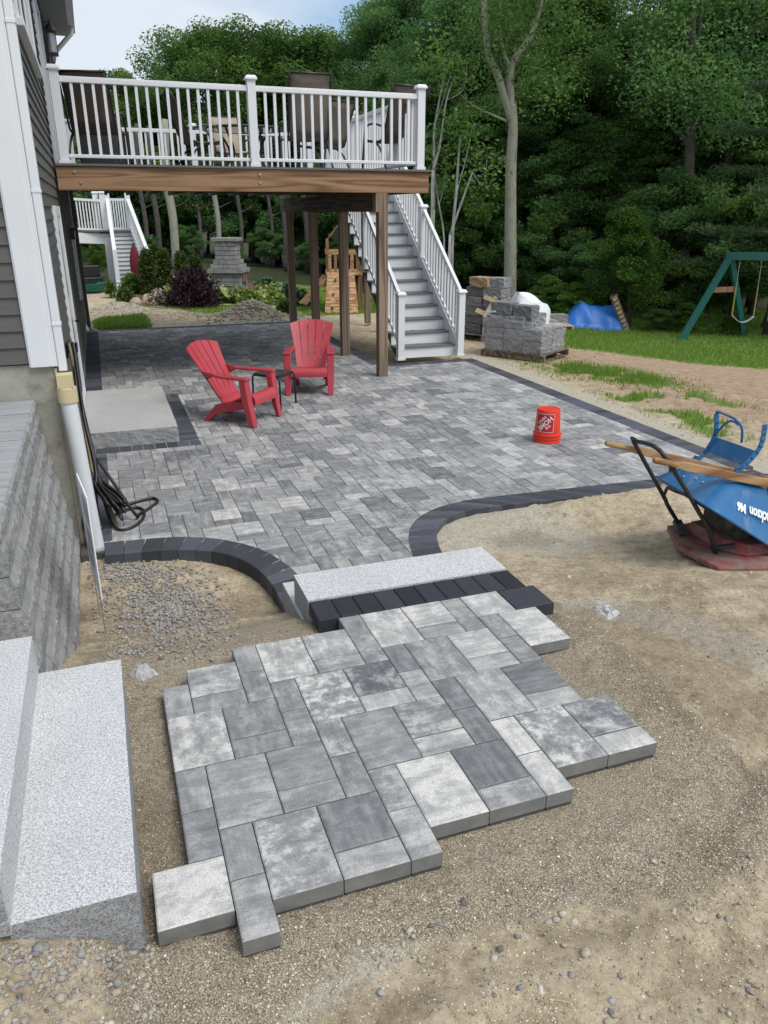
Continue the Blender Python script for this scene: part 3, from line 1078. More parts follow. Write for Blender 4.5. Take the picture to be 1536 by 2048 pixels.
M['cream'] = simple('cream plastic fitting', (0.58, 0.49, 0.28), 0.5, 0.06)
M['deck_grey'] = simple('grey composite decking', (0.13, 0.132, 0.138), 0.7, 0.12, 5, 0.15, 60, stretch=(0.4, 4, 1))
M['steel'] = simple('galvanised steel', (0.42, 0.43, 0.44), 0.4, 0.1, 10, metal=0.8)


def wood_mat(name, lo, hi, dark, axis='x', wave=7.0, rough=0.75, contrast=1.0, weather=None):
    """long grain with growth rings along one axis"""
    m, nt, bs = new_mat(name)
    sc = {'x': (0.35, 6, 6), 'y': (6, 0.35, 6), 'z': (6, 6, 0.35)}[axis]
    v = coords(nt, 'world', sc)
    wv = nt.nodes.new('ShaderNodeTexNoise')
    wv.inputs['Scale'].default_value = 1.0
    wv.inputs['Detail'].default_value = 1.5
    wv.inputs['Distortion'].default_value = 0.3
    nt.links.new(v, wv.inputs['Vector'])
    ringf = math_n(nt, 'FRACT', math_n(nt, 'MULTIPLY', wv.outputs['Fac'], wave))
    ringf = math_n(nt, 'MULTIPLY', math_n(nt, 'ABSOLUTE', math_n(nt, 'SUBTRACT', ringf, 0.5)), 2.0)
    c = ramp(nt, ringf, [(0.05, dark), (0.28, lo), (0.8, hi)])
    fine = noise(nt, coords(nt, 'world', tuple(a * 9 for a in sc)), 1.0, 4, 0.7)
    c = mix(nt, 0.45, c, mix(nt, 1.0, c, ramp(nt, fine, [(0.3, (0.62, 0.62, 0.62)), (0.7, (1.3, 1.3, 1.3))]), 'MULTIPLY'))
    if weather:
        big = noise(nt, coords(nt, 'world', tuple(a * 0.6 for a in sc)), 1.0, 5, 0.6)
        c = mix(nt, ramp(nt, big, [(0.42, (0, 0, 0)), (0.62, (1, 1, 1))]), c, weather)
    nt.links.new(c, bs.inputs['Base Color'])
    bs.inputs['Roughness'].default_value = rough
    bs.inputs['Specular IOR Level'].default_value = 0.25
    bump(nt, bs, fine, 0.25, 0.004)
    return m
M['rim'] = wood_mat('pine rim board', (0.245, 0.142, 0.078), (0.35, 0.215, 0.122), (0.175, 0.092, 0.047), 'x', 6)
M['post'] = wood_mat('treated timber post', (0.205, 0.142, 0.096), (0.31, 0.225, 0.158), (0.125, 0.08, 0.052), 'z', 6, weather=(0.20, 0.158, 0.115))
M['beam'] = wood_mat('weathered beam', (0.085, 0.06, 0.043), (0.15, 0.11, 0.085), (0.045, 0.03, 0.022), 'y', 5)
M['cedar'] = wood_mat('cedar board', (0.42, 0.235, 0.115), (0.56, 0.355, 0.19), (0.30, 0.15, 0.07), 'x', 5)
M['cedar_dark'] = wood_mat('cedar frame', (0.22, 0.115, 0.06), (0.31, 0.175, 0.095), (0.14, 0.07, 0.04), 'z', 5)
M['pallet'] = wood_mat('pallet wood', (0.40, 0.29, 0.165), (0.52, 0.40, 0.25), (0.26, 0.18, 0.10), 'x', 4, weather=(0.42, 0.34, 0.235))
M['pallet_old'] = wood_mat('old pallet wood', (0.15, 0.115, 0.085), (0.23, 0.185, 0.14), (0.08, 0.06, 0.045), 'x', 4)
M['ash'] = wood_mat('varnished ash handle', (0.33, 0.185, 0.082), (0.45, 0.275, 0.135), (0.23, 0.115, 0.05), 'x', 4, rough=0.5)

# ================================================================== HOUSE
HX, HY, HY1 = -0.372, 5.828, 17.42
HZ = 6.1
house = empty('house', (HX, HY, 0), label='house corner with dark grey clapboards, white trim and concrete foundation', cat='house')
def H(mb, name, mat, parent=None, **kw):
    o = mb.build(name, mat, parent or house, **kw)
    if parent is None or parent is house:
        o.location = (-HX, -HY, 0)
    return o

H(MB().box(-4.2, HX, HY + .002, HY + .25, -0.4, 1.36), 'foundation', M['concrete'])
H(MB().box(HX - .25, HX, HY + .254, HY1, -0.4, 0.30), 'side_foundation', M['concrete'])
H(MB().box(-4.2, HX - .03, HY + .03, HY1, 0.3, HZ), 'wall_core', M['siding'])
EXPO = 0.1105
def board_mesh(length, axis):
    m = MB()
    # lapped clapboard profile: thick butt at the bottom, thin at the top
    for (a, b) in ((0.022, 0.004),):
        if axis == 'x':
            m.add([(0, -a, 0), (length, -a, 0), (length, -b, EXPO + .012), (0, -b, EXPO + .012), (0, .012, 0), (length, .012, 0), (length, .012, EXPO + .012), (0, .012, EXPO + .012)],
                  [(0, 1, 2, 3), (0, 4, 5, 1), (0, 3, 7, 4), (1, 5, 6, 2), (3, 2, 6, 7)])
        else:
            m.add([(a, 0, 0), (a, length, 0), (b, length, EXPO + .012), (b, 0, EXPO + .012), (-.012, 0, 0), (-.012, length, 0), (-.012, length, EXPO + .012), (-.012, 0, EXPO + .012)],
                  [(0, 3, 2, 1), (0, 1, 5, 4), (0, 4, 7, 3), (1, 2, 6, 5), (3, 7, 6, 2)])
    me = m.mesh('clapboard')
    fix_normals(me)
    me.materials.append(M['siding'])
    return me
bm_f = board_mesh(3.6, 'x')
bm_s = board_mesh(HY1 - HY - 0.04, 'y')
z = 1.372
while z < HZ - 0.1:
    o = link('clapboard', bm_f, None, house)
    o.location = (-3.6 - 0.152, 0.0, z)
    z += EXPO
z = 0.29
while z < HZ - 0.1:
    o = link('clapboard', bm_s, None, house)
    o.location = (0, 0.02, z)
    z += EXPO
# corner boards
H(MB().box(-.522, HX + .0, HY - .034, HY + .02, 1.345, HZ), 'corner_board', M['white_trim'], bevel=.006)
H(MB().box(HX - .02, HX + .031, HY - .03, HY + .07, 1.345, HZ), 'corner_board', M['white_trim'], bevel=.004)
H(MB().box(-.512, -.40, HY - .042, HY - .034, 1.347, HZ), 'corner_board_face', M['white_trim'], bevel=.003)
H(MB().box(HX - .03, HX + .026, HY1 - .03, HY1 + .02, .15, HZ), 'corner_board', M['white_trim'], bevel=.004)
H(MB().box(HX + .002, HX + .02, HY - .012, HY + .03, -.15, 1.33), 'corner_bead', simple('foam strip', (0.46, 0.41, 0.30), .9, .15, 20))
# downspout beside the corner
dsp = H(MB().box(HX + .033, HX + .088, HY - .035, HY + .055, 1.31, HZ), 'downspout', M['white_trim'], bevel=.008)
for zc in (1.62, 2.46, 3.4):
    H(MB().box(HX + .032, HX + .092, HY - .039, HY + .059, zc, zc + .022), 'downspout_strap', M['white_trim'], bevel=.002)
# far downspout
H(MB().box(HX + .03, HX + .10, HY1 - .16, HY1 - .08, .12, HZ), 'downspout', M['siding'], bevel=.008)
H(MB().tube([(HX + .065, HY1 - .12, .2), (HX + .09, HY1 - .10, .08), (HX + .22, HY1 - .02, .0)], .04, 10), 'downspout_elbow', M['white_trim'], smooth=True)
# roof overhang with gutter at the back part of the house
H(MB().box(HX - 1.5, HX + .40, 9.4, HY1 + .4, 5.42, 5.6), 'soffit', M['soffit'])
H(MB().box(HX + .402, HX + .52, 9.35, HY1 + .42, 5.47, 5.62), 'gutter', M['white_trim'], bevel=.01)
H(MB().tube([(HX + .46, HY1 - .2, 5.46), (HX + .44, HY1 - .2, 5.36), (HX + .12, HY1 - .15, 5.05), (HX + .07, HY1 - .12, 4.9)], .042, 10), 'gutter_elbow', M['white_trim'], smooth=True)
# upper window
def opening(name, y0, y1, z0, z1, mull=(), off=0.0, fw_=.07):
    fr = MB()
    x0, x1 = HX, HX + .045 + off
    fr.box(x0, x1, y0, y0 + fw_, z0, z1).box(x0, x1, y1 - fw_, y1, z0, z1).box(x0, x1 - .004, y0 + fw_, y1 - fw_, z1 - fw_, z1).box(x0, x1 - .004, y0 + fw_, y1 - fw_, z0, z0 + fw_)
    for q in mull:
        fr.box(x0, x1 - .008, q - .022, q + .022, z0 + fw_, z1 - fw_)
    w = H(fr, name, M['white_trim'], bevel=.004)
    p = MB().box(HX + .0, HX + .028 + off * .5, y0 + fw_, y1 - fw_, z0 + fw_, z1 - fw_).build('pane', M['glass'], w)
    return w
wd = opening('window', 7.35, 9.95, 3.72, 5.3, (8.2, 9.1))
MB().box(HX, HX + .075, 7.30, 10.0, 3.66, 3.716).build('sill', M['white_trim'], wd, bevel=.004)
opening('deck_door', 11.75, 13.5, 2.93, 4.95, (12.6,))
bd = opening('basement_door', 8.95, 10.35, .19, 2.40, (), .0, .10)
MB().tube([(HX + .04, 10.15, 1.12), (HX + .10, 10.15, 1.12), (HX + .10, 10.05, 1.12)], .012, 8).build('handle', M['black'], bd, smooth=True)
H(MB().box(HX, HX + .06, 14.9, 15.7, .9, 2.1), 'basement_window', M['white_trim'], bevel=.004)
# porch lantern and flood lamp
lx, ly, lz = HX + .15, 13.75, 4.62
lan = H(MB().box(lx - .07, lx + .07, ly - .07, ly + .07, lz - .16, lz - .13).box(lx - .075, lx + .075, ly - .075, ly + .075, lz + .13, lz + .15)
        .lathe([(.09, .15), (.05, .22), (.012, .26), (.012, .30)], (lx, ly, lz), 10, cap1=True)
        .beam((HX + .01, ly, lz + .24), (lx, ly, lz + .27), .02, .02)
        .beam((HX, ly, lz + .2), (HX + .04, ly, lz + .2), .08, .2).beam((lx - .06, ly - .06, lz - .14), (lx - .06, ly - .06, lz + .14), .012, .012, (0, 1, 0)).beam((lx + .06, ly - .06, lz - .14), (lx + .06, ly - .06, lz + .14), .012, .012, (0, 1, 0)), 'lantern', M['black'])
MB().lathe([(.05, -.12), (.055, .12)], (lx, ly, lz), 10, True, True).build('lantern_glass', M['lampglass'], lan)
fl = H(MB().box(HX + .025, HX + .09, 14.05, 14.25, 1.92, 2.08).box(HX + .025, HX + .12, 14.0, 14.3, 2.085, 2.10), 'flood_lamp', M['black'], bevel=.004)
MB().box(HX + .091, HX + .10, 14.07, 14.23, 1.93, 2.05).build('lamp_lens', M['lampglass'], fl)

# ---- white corrugated drain pipe under the downspout
pipe = empty('drain_pipe', (-.285, 5.76, -.1), label='white corrugated drain pipe running down from the downspout', cat='pipe')
prof = []
npf = 120
for k in range(npf + 1):
    zz = 1.235 * k / npf
    lean = 0
    prof.append((0.053 + (0.0042 if k % 2 else 0) + 0.004 * max(0, 1 - zz / .25), zz))
pm_ = MB().lathe(prof, (0, 0, 0), 20, cap1=True)
# slight lean away from the wall towards the foot
pm_.v = [(v[0] + 0.045 * (1 - v[2] / 1.235) - .02, v[1] - 0.03 * (1 - v[2] / 1.235) + .005, v[2]) for v in pm_.v]
pm_.build('ribbed_pipe', simple('white ribbed plastic', (0.66, 0.69, 0.70), .45, .04, 4), pipe, smooth=True)
MB().lathe([(.066, 1.20), (.066, 1.30), (.062, 1.305)], (-.02, .005, 0), 20, cap1=True).box(-.075, .03, -.05, .055, 1.305, 1.40).build('adapter', M['cream'], pipe, bevel=.004)

# ================================================================== RETAINING WALL
def block_mat(name, lo, hi):
    m, nt, bs = new_mat(name)
    w = coords(nt, 'world')
    n1 = noise(nt, w, 38, 6, 0.75)
    n2 = noise(nt, w, 4, 4, 0.5)
    rnd = nt.nodes.new('ShaderNodeObjectInfo').outputs['Random']
    c = ramp(nt, n1, [(0.32, lo), (0.68, hi)])
    k = math_n(nt, 'ADD', math_n(nt, 'MULTIPLY', rnd, 0.5), math_n(nt, 'MULTIPLY', n2, 0.6))
    c = mix(nt, 1.0, c, ramp(nt, k, [(0.1, (0.78, 0.78, 0.78)), (0.9, (1.25, 1.25, 1.25))]), 'MULTIPLY')
    nt.links.new(c, bs.inputs['Base Color'])
    bs.inputs['Roughness'].default_value = 0.9
    bump(nt, bs, n1, 0.8, 0.012)
    return m
M['block'] = block_mat('split face block', (0.135, 0.132, 0.125), (0.42, 0.412, 0.395))
M['capstone'] = simple('smooth grey capstone', (0.33, 0.335, 0.335), .75, .18, 5, .2, 60, stretch=(1, 5, 1))
wall = empty('retaining_wall', (-0.6, 4.5, 0), label='stepped grey split-face block retaining wall against the house foundation', cat='wall')
rng = random.Random(21)
def rough_block(y0, y1, xf, xb, z0, z1, seed, cham=.020):
    """block whose +x face is split stone with a sloping chipped top edge"""
    ny = max(4, int((y1 - y0) / .025))
    ts = (0, .15, .3, .45, .58, .68, .74, .87, 1.0)
    nz = len(ts) - 1
    rows = []
    for i, t in enumerate(ts):
        zz = z0 + (z1 - z0) * t
        row = []
        for j in range(ny + 1):
            s = j / ny
            y = y0 + (y1 - y0) * s
            f = float(fbm(np.array([y]), np.array([zz]), 22, seed, 4, .65)[0]) - .5
            if t <= .70:
                xx = xf + .008 + f * .022 * (1 if 0 < t else .3)
            else:                       # sawn, chamfered top strip
                xx = xf + .004 - cham * (t - .70) / .30 + f * (.010 if t < .75 else 0)
            row.append((xx, y, zz))
        rows.append(row)
    mb = MB().sheet(rows)
    mb.strip = (6 * ny, 8 * ny)
    mb.add([(xf + .004 - cham, y0, z1), (xf + .004 - cham, y1, z1), (xb, y1, z1), (xb, y0, z1)], [(0, 1, 2, 3)])
    for ye, j in ((y0, 0), (y1, ny)):
        pr = [rows[i][j] for i in range(len(ts))] + [(xb, ye, z1), (xb, ye, z0)]
        mb.add(pr, [tuple(range(len(pr)))])
    return mb
M['strip'] = simple('weathered block strip', (0.285, 0.283, 0.275), .85, .22, 9, .35, 50)
def wall_piece(name, mb, top=True):
    m = mb.mesh(name)
    m.materials.append(M['block'])
    m.materials.append(M['capstone'] if name == 'capstone' else M['strip'])
    a, b = mb.strip
    for i, p in enumerate(m.polygons):
        p.material_index = 1 if (a <= i < b or i == 8 * (b - a) // 2 or (i >= b and abs(p.normal.z) > .9)) else 0
    o = link(name, m, None, wall)
    o.location = (0.6, -4.5, 0)
    return o
NC = 7
for c in range(NC):
    z0 = -0.06 + c * 0.158
    z1 = z0 + 0.152
    xf = -0.388 - c * 0.0225
    y = 5.822
    y -= rng.uniform(0.05, .25) if c % 2 else 0
    if c % 2:
        wall_piece('block', rough_block(y + .003, 5.822, xf, xf - .12, z0, z1, 300 + c))
    WEND = 3.16 if c < 4 else 3.34
    while y > WEND + .01:
        L = rng.choice((.30, .42, .42, .36))
        y2 = max(y - L, WEND)
        if y2 - WEND < .12:
            y2 = WEND
        wall_piece('block', rough_block(y2 + .004, y, xf + rng.uniform(-.003, .003), xf - .13, z0, z1, rng.randrange(1000)))
        y = y2
MB().box(-2.6, -0.56, 3.36, 5.82, -.2, 1.045).build('fill', M['concrete'], wall).location = (0.6, -4.5, 0)
y = 5.822
k = 0
while y > 3.5:
    d = rng.choice((.11, .115, .2, .11))
    wall_piece('capstone', rough_block(y - d + .004, y, -0.528 + rng.uniform(-.002, .002), -1.6, 1.047, 1.118 + rng.uniform(-.002, .002), 700 + k, .010))
    y -= d
    k += 1

# ================================================================== DECK
DZ = 2.905
DX0, DX1, DY0, DY1 = -0.33, 4.585, 11.0, 17.3
deck = empty('deck', (3.9, 11.0, 0), label='raised wooden deck with white railings standing on timber posts', cat='deck')
def D(mb, name, mat, **kw):
    o = mb.build(name, mat, deck, **kw)
    o.location = (-3.9, -11.0, 0)
    return o
D(MB().box(DX0, DX1, DY0, DY0 + .04, 2.588, 2.862), 'rim_board', M['rim'], bevel=.004)
D(MB().box(DX1 - .04, DX1, DY0 + .042, DY1, 2.59, 2.862), 'side_board', M['post'])
x = DX0 + .25
while x < DX1 - .1:
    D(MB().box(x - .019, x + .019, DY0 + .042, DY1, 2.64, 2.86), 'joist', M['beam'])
    x += .405
y = DY0 - .03
while y < DY1:
    D(MB().box(DX0, DX1 + .04, y, y + .136, 2.866, 2.892), 'deck_board', M['deck_grey'])
    y += .141
for px_, zz in ((-.12, 2.80), (-.06, 2.68), (2.17, 2.80), (2.17, 2.70)):
    D(MB().tube([(px_, DY0 - .014, zz), (px_, DY0 + .002, zz)], .016, 10), 'bolt', M['steel'])
for yy in (11.07, 13.0, 14.95, 16.9):
    D(MB().box(3.835, 3.975, yy - .07, yy + .07, -.02 if yy > 11.5 else -.01, 2.335 if yy > 11.5 else 2.586), 'post', M['post'], bevel=.006)
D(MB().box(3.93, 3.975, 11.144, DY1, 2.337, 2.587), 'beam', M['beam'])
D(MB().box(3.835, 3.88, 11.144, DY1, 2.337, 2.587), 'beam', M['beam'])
D(MB().box(3.79, 3.833, 11.0, 11.14, 2.337, 2.587), 'beam_end', M['post'])

def rail_post(x, y, z0, z1, w=.105):
    mb = MB().box(x - w / 2, x + w / 2, y - w / 2, y + w / 2, z0, z1 - .05)
    c = w / 2 + .022
    mb.box(x - c, x + c, y - c, y + c, z1 - .05, z1 - .03)
    mb.add([(x - c, y - c, z1 - .03), (x + c, y - c, z1 - .03), (x + c, y + c, z1 - .03), (x - c, y + c, z1 - .03), (x - w / 2, y - w / 2, z1), (x + w / 2, y - w / 2, z1), (x + w / 2, y + w / 2, z1), (x - w / 2, y + w / 2, z1)],
           [(0, 1, 5, 4), (1, 2, 6, 5), (2, 3, 7, 6), (3, 0, 4, 7), (4, 5, 6, 7)])
    b = w / 2 + .015
    mb.box(x - b, x + b, y - b, y + b, z0, z0 + .035)
    return mb

BAL = {}
def baluster(parent, p, h, off, w=.034):
    key = round(h, 3)
    if key not in BAL:
        m = MB().box(-w / 2, w / 2, -w / 2, w / 2, 0, h).mesh('baluster')
        fix_normals(m)
        m.materials.append(M['white'])
        BAL[key] = m
    o = link('baluster', BAL[key], None, parent)
    o.location = Vector(p) + Vector(off)

def rail_run(add, parent, off, p0, p1, n, zt=.93, zb=.085):
    """level railing between two posts: top rail, bottom rail, balusters"""
    p0, p1 = Vector(p0), Vector(p1)
    up = Vector((0, 0, 1))
    add(MB().beam(p0 + up * (zt - .02), p1 + up * (zt - .02), .06, .055).beam(p0 + up * (zt + .014), p1 + up * (zt + .014), .045, .012), 'top_rail', M['white'], bevel=.006)
    add(MB().beam(p0 + up * zb, p1 + up * zb, .045, .04), 'bottom_rail', M['white'], bevel=.006)
    for k in range(n):
        q = p0.lerp(p1, (k + 1) / (n + 1))
        baluster(parent, (q.x, q.y, q.z + zb + .02), zt - zb - .065, off)
doff = (-3.9, -11.0, 0)
PY = 11.065
for xx in (-.21, 2.128, 4.467):
    D(rail_post(xx, PY, 2.893, 3.955), 'railing_post', M['white'])
rail_run(D, deck, doff, (-.155, PY, 2.893), (2.075, PY, 2.893), 17)
rail_run(D, deck, doff, (2.181, PY, 2.893), (4.414, PY, 2.893), 17)
for yy in (14.2, 15.75):
    D(rail_post(4.467, yy, 2.893, 3.955), 'railing_post', M['white'])
rail_run(D, deck, doff, (4.467, 11.12, 2.893), (4.467, 14.147, 2.893), 23)
rail_run(D, deck, doff, (4.467, 14.253, 2.893), (4.467, 15.697, 2.893), 11)
for xx in (-.2, 2.1, 4.467):
    D(rail_post(xx, 17.2, 2.893, 3.955), 'railing_post', M['white'])
rail_run(D, deck, doff, (-.147, 17.2, 2.893), (2.047, 17.2, 2.893), 17)
rail_run(D, deck, doff, (2.153, 17.2, 2.893), (4.414, 17.2, 2.893), 17)

# ================================================================== STAIRCASE
RISE, RUN, NT = 0.19465, 0.2563, 15
X0, X1, Y0 = 4.635, 5.69, 12.33
stairs = empty('staircase', (5.2, 12.3, 0), label='white staircase with grey treads climbing from the patio to the deck', cat='staircase')
soff = (-5.2, -12.3, 0)
def ST(mb, name, mat, **kw):
    o = mb.build(name, mat, stairs, **kw)
    o.location = soff
    return o
for k in range(NT - 1):
    y = Y0 + k * RUN
    zt = (k + 1) * RISE
    ST(MB().box(X0 - .045, X1 + .0, y - .005, y + RUN + .012, zt - .026, zt), 'tread', M['deck_grey'], bevel=.005)
    ST(MB().box(X0 - .02, X1 - .004, y + .022, y + .036, zt - RISE + .002, zt - .028), 'riser', M['white'])
ST(MB().box(X0 - .02, X1 - .004, Y0 + 14 * RUN + .022, Y0 + 14 * RUN + .036, 14 * RISE, 14 * RISE + .16), 'riser', M['white'])
# top platform joining the deck
ST(MB().box(4.63, X1 + .12, Y0 + 14 * RUN + .04, 17.3, DZ - .04, DZ - .012), 'platform', M['deck_grey'])
ST(MB().box(4.63, X1 + .11, Y0 + 14 * RUN + .045, 17.28, DZ - .25, DZ - .042), 'platform_frame', M['post'])
for xx, yy in ((5.7, 16.0), (5.7, 17.15)):
    ST(MB().box(xx - .06, xx + .06, yy - .06, yy + .06, -.05, DZ - .252), 'platform_post', M['post'])
# stringers
def stringer(x0, x1, mat, name, z_off=-.30):
    mb = MB()
    vs = []
    for xx in (x0, x1):
        vs += [(xx, Y0 + .03, -.03), (xx, Y0 + .03, RISE - .03)]
    prof_t = [(Y0 + .04, 0.0), (Y0 + .04, RISE - .03)]
    for k in range(1, NT - 1):
        prof_t += [(Y0 + .04 + k * RUN, k * RISE - .03), (Y0 + .04 + k * RUN, (k + 1) * RISE - .03)]
    prof_t += [(Y0 + .04 + (NT - 1) * RUN, (NT - 1) * RISE - .03)]
    # saw-tooth top, straight lower edge: built tooth by tooth
    for k in range(NT - 1):
        ya, yb = Y0 + .04 + k * RUN, Y0 + .04 + (k + 1) * RUN
        zt = (k + 1) * RISE - .028
        za = max(-.02, k * RISE - .12)
        zb = max(-.02, (k + 1) * RISE - .12)
        mb.add([(x0, ya, za), (x0, yb, zb), (x0, yb, zt), (x0, ya, zt), (x1, ya, za), (x1, yb, zb), (x1, yb, zt), (x1, ya, zt)],
               [(0, 1, 2, 3), (4, 7, 6, 5), (0, 4, 5, 1), (3, 2, 6, 7), (0, 3, 7, 4), (1, 5, 6, 2)])
    return ST(mb, name, mat)
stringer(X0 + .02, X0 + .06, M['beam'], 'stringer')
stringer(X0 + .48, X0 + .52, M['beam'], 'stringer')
# white skirt on the right
sk = MB()
a0, a1 = Vector((X1 + .012, Y0 - .02, .02)), Vector((X1 + .012, Y0 + 14 * RUN, 14 * RISE + .02))
sk.beam(a0 + Vector((0, 0, .10)), a1 + Vector((0, 0, .10)), .022, .30)
ST(sk, 'skirt_board', M['white'])
NXL, NXR = X0 - .0, X1 + .065
ST(rail_post(NXL, Y0 - .115, 0.006, 1.115, .11), 'newel_post', M['white'])
ST(rail_post(NXR, Y0 - .06, 0.006, 1.115, .11), 'newel_post', M['white'])
KM = 7
ym = Y0 + (KM - .3) * RUN
for xx in (NXL, NXR):
    ST(rail_post(xx, ym, KM * RISE - .06, KM * RISE + 1.10, .11), 'newel_post', M['white'])
yt = Y0 + 14 * RUN + .05
for xx in (NXL, NXR):
    ST(rail_post(xx, yt, 14 * RISE + .1, 14 * RISE + 1.22, .11), 'newel_post', M['white'])
def slope_rail(x, y0, z0, y1, z1, n):
    """z0/z1: nosing line height at the two ends"""
    p0, p1 = Vector((x, y0, z0)), Vector((x, y1, z1))
    up = Vector((0, 0, 1))
    ST(MB().beam(p0 + up * .90, p1 + up * .90, .06, .06), 'handrail', M['white'], bevel=.006)
    ST(MB().beam(p0 + up * .10, p1 + up * .10, .045, .045), 'bottom_rail', M['white'], bevel=.006)
    for k in range(n):
        q = p0.lerp(p1, (k + 1) / (n + 1))
        baluster(stairs, (q.x, q.y, q.z + .10), .79, soff)
def nz(y):
    return (y - Y0) / RUN * RISE + RISE
for xx, ys in ((NXL, Y0 - .06), (NXR, Y0 - .0)):
    slope_rail(xx, ys, nz(ys), ym - .055, nz(ym - .055), 12)
    slope_rail(xx, ym + .055, nz(ym + .055), yt - .055, nz(yt - .055), 13)
rail_run(ST, stairs, soff, (NXR, yt + .055, DZ - .012), (NXR, 17.2, DZ - .012), 9)
rail_run(ST, stairs, soff, (NXL + .02, 17.2, DZ - .012), (NXR, 17.2, DZ - .012), 8)

# ================================================================== RED ADIRONDACK CHAIRS
M['red_plastic'] = simple('faded red plastic', (0.45, 0.055, 0.07), 0.42, 0.10, 5, 0.05, 200, spec=0.4)

def adirondack(loc, rz, label):
    """local: front is -y; plastic fan-back armchair"""
    t = empty('adirondack_chair', loc, rz, label, 'chair', 'red patio chairs')
    mat = M['red_plastic']
    B0, B1 = Vector((0, .13, .215)), Vector((0, .56, .905))
    axis_ = (B1 - B0)
    def half(s):           # half width of the back along its height
        return .195 + .115 * s ** 1.25
    def bp(x, s):          # point on the curved back
        curve = .045 * (x / .3) ** 2
        top = -.07 * (x / .31) ** 2 * s ** 3
        return B0 + axis_ * (s + top) + Vector((x, -curve, 0))
    n = 5
    for k in range(n):
        rows = []
        for i in range(11):
            s = .10 + .90 * i / 10
            hw = half(s)
            gap = .0055 if s > .24 else 0
            a = -hw + 2 * hw * k / n + (gap if k else 0)
            b = -hw + 2 * hw * (k + 1) / n - (gap if k < n - 1 else 0)
            rows.append([bp(a + (b - a) * j / 3, s) for j in range(4)])
        MB().sheet(rows, .014).build('back_slat', mat, t, smooth=True, angle=40)
    # seat: scooped, rolling over the front edge
    rows = []
    prof_ = [(.155, .30), (.14, .245), (.11, .218), (.05, .222), (-.06, .265), (-.18, .318), (-.27, .352), (-.315, .357), (-.345, .335), (-.355, .295), (-.352, .255)]
    for (y, z) in prof_:
        w = .20 + .045 * min(1, max(0, (.15 - y) / .4))
        rows.append([(-w + 2 * w * j / 8, y, z - .006 * math.cos((j - 4) / 4 * PI / 2)) for j in range(9)])
    MB().sheet(rows, .014).build('seat', mat, t, smooth=True, angle=50)
    for s in (-1, 1):
        # front leg: channel that widens upwards into the arm
        q = lambda x, y, z: (s * x, y, z)
        lg = MB()
        lg.add([q(.250, -.385, 0), q(.325, -.385, 0), q(.338, -.330, .30), q(.345, -.300, .565), q(.245, -.300, .565), q(.240, -.335, .30),
                q(.262, -.33, 0), q(.325, -.30, 0), q(.338, -.235, .30), q(.345, -.215, .545), q(.245, -.215, .545), q(.250, -.245, .30)],
               [(0, 1, 2, 5), (5, 2, 3, 4), (1, 7, 8, 2), (2, 8, 9, 3), (0, 5, 11, 6), (5, 4, 10, 11), (6, 11, 8, 7), (11, 10, 9, 8), (0, 6, 7, 1), (4, 3, 9, 10)])
        lg.build('front_leg', mat, t, bevel=.012, seg=3)
        # arm
        rows = []
        for i in range(9):
            f = i / 8
            y = -.315 + .53 * f
            z = .572 + .006 * f
            xi = .245 - .03 * f
            xo = .348 - .02 * f - .075 * max(0, f - .72) / .28
            rows.append([q(xi + (xo - xi) * j / 3, y, z) for j in range(4)])
        MB().sheet(rows if s > 0 else [r[::-1] for r in rows], .028).build('arm', mat, t, bevel=.008)
        # wing joining arm to the back
        rows = []
        for i in range(6):
            f = i / 5
            p0 = Vector(q(.235, .17 + .02 * f, .56 + .03 * f))
            p1 = bp(s * half(.42 + .14 * f) * .98, .42 + .14 * f)
            rows.append([p0.lerp(p1, j / 3) for j in range(4)])
        MB().sheet(rows if s < 0 else [r[::-1] for r in rows], .018).build('arm_wing', mat, t, smooth=True)
        # rear leg sweeping back from under the seat
        lg = MB()
        pts = [(-.20, .235, .10), (.02, .20, .12), (.16, .165, .11), (.255, .09, .085), (.335, 0.0, .075)]
        sec = []
        for (y, z, hgt) in pts:
            lean = .0
            sec.append((y, z, hgt))
        vs = []
        for (y, z, hgt) in sec:
            xa, xb = .185, .255
            if z < .1:
                vs += [q(xa, y - hgt / 2, z), q(xb, y - hgt / 2, z), q(xb, y + hgt / 2, z), q(xa, y + hgt / 2, z)]
            else:
                vs += [q(xa, y - hgt * .25, z - hgt * .42), q(xb, y - hgt * .25, z - hgt * .42), q(xb, y + hgt * .25, z + hgt * .42), q(xa, y + hgt * .25, z + hgt * .42)]
        fs = [(0, 1, 2, 3)]
        for i in range(len(sec) - 1):
            b = i * 4
            for j in range(4):
                fs.append((b + j, b + (j + 1) % 4, b + 4 + (j + 1) % 4, b + 4 + j))
        b = (len(sec) - 1) * 4
        fs.append((b + 3, b + 2, b + 1, b))
        lg.add(vs, fs)
        lg.build('rear_leg', mat, t, bevel=.006)
    return t

def face(dx, dy):
    """rotation so that local -y points along (dx, dy)"""
    return math.atan2(dx, -dy)
adirondack((1.425, 9.165, 0), face(.47, -.43), 'red plastic adirondack chair turned to the right, left of the small table')
adirondack((2.635, 10.47, 0), face(-.22, -.67), 'red plastic adirondack chair facing forward, near the deck posts')

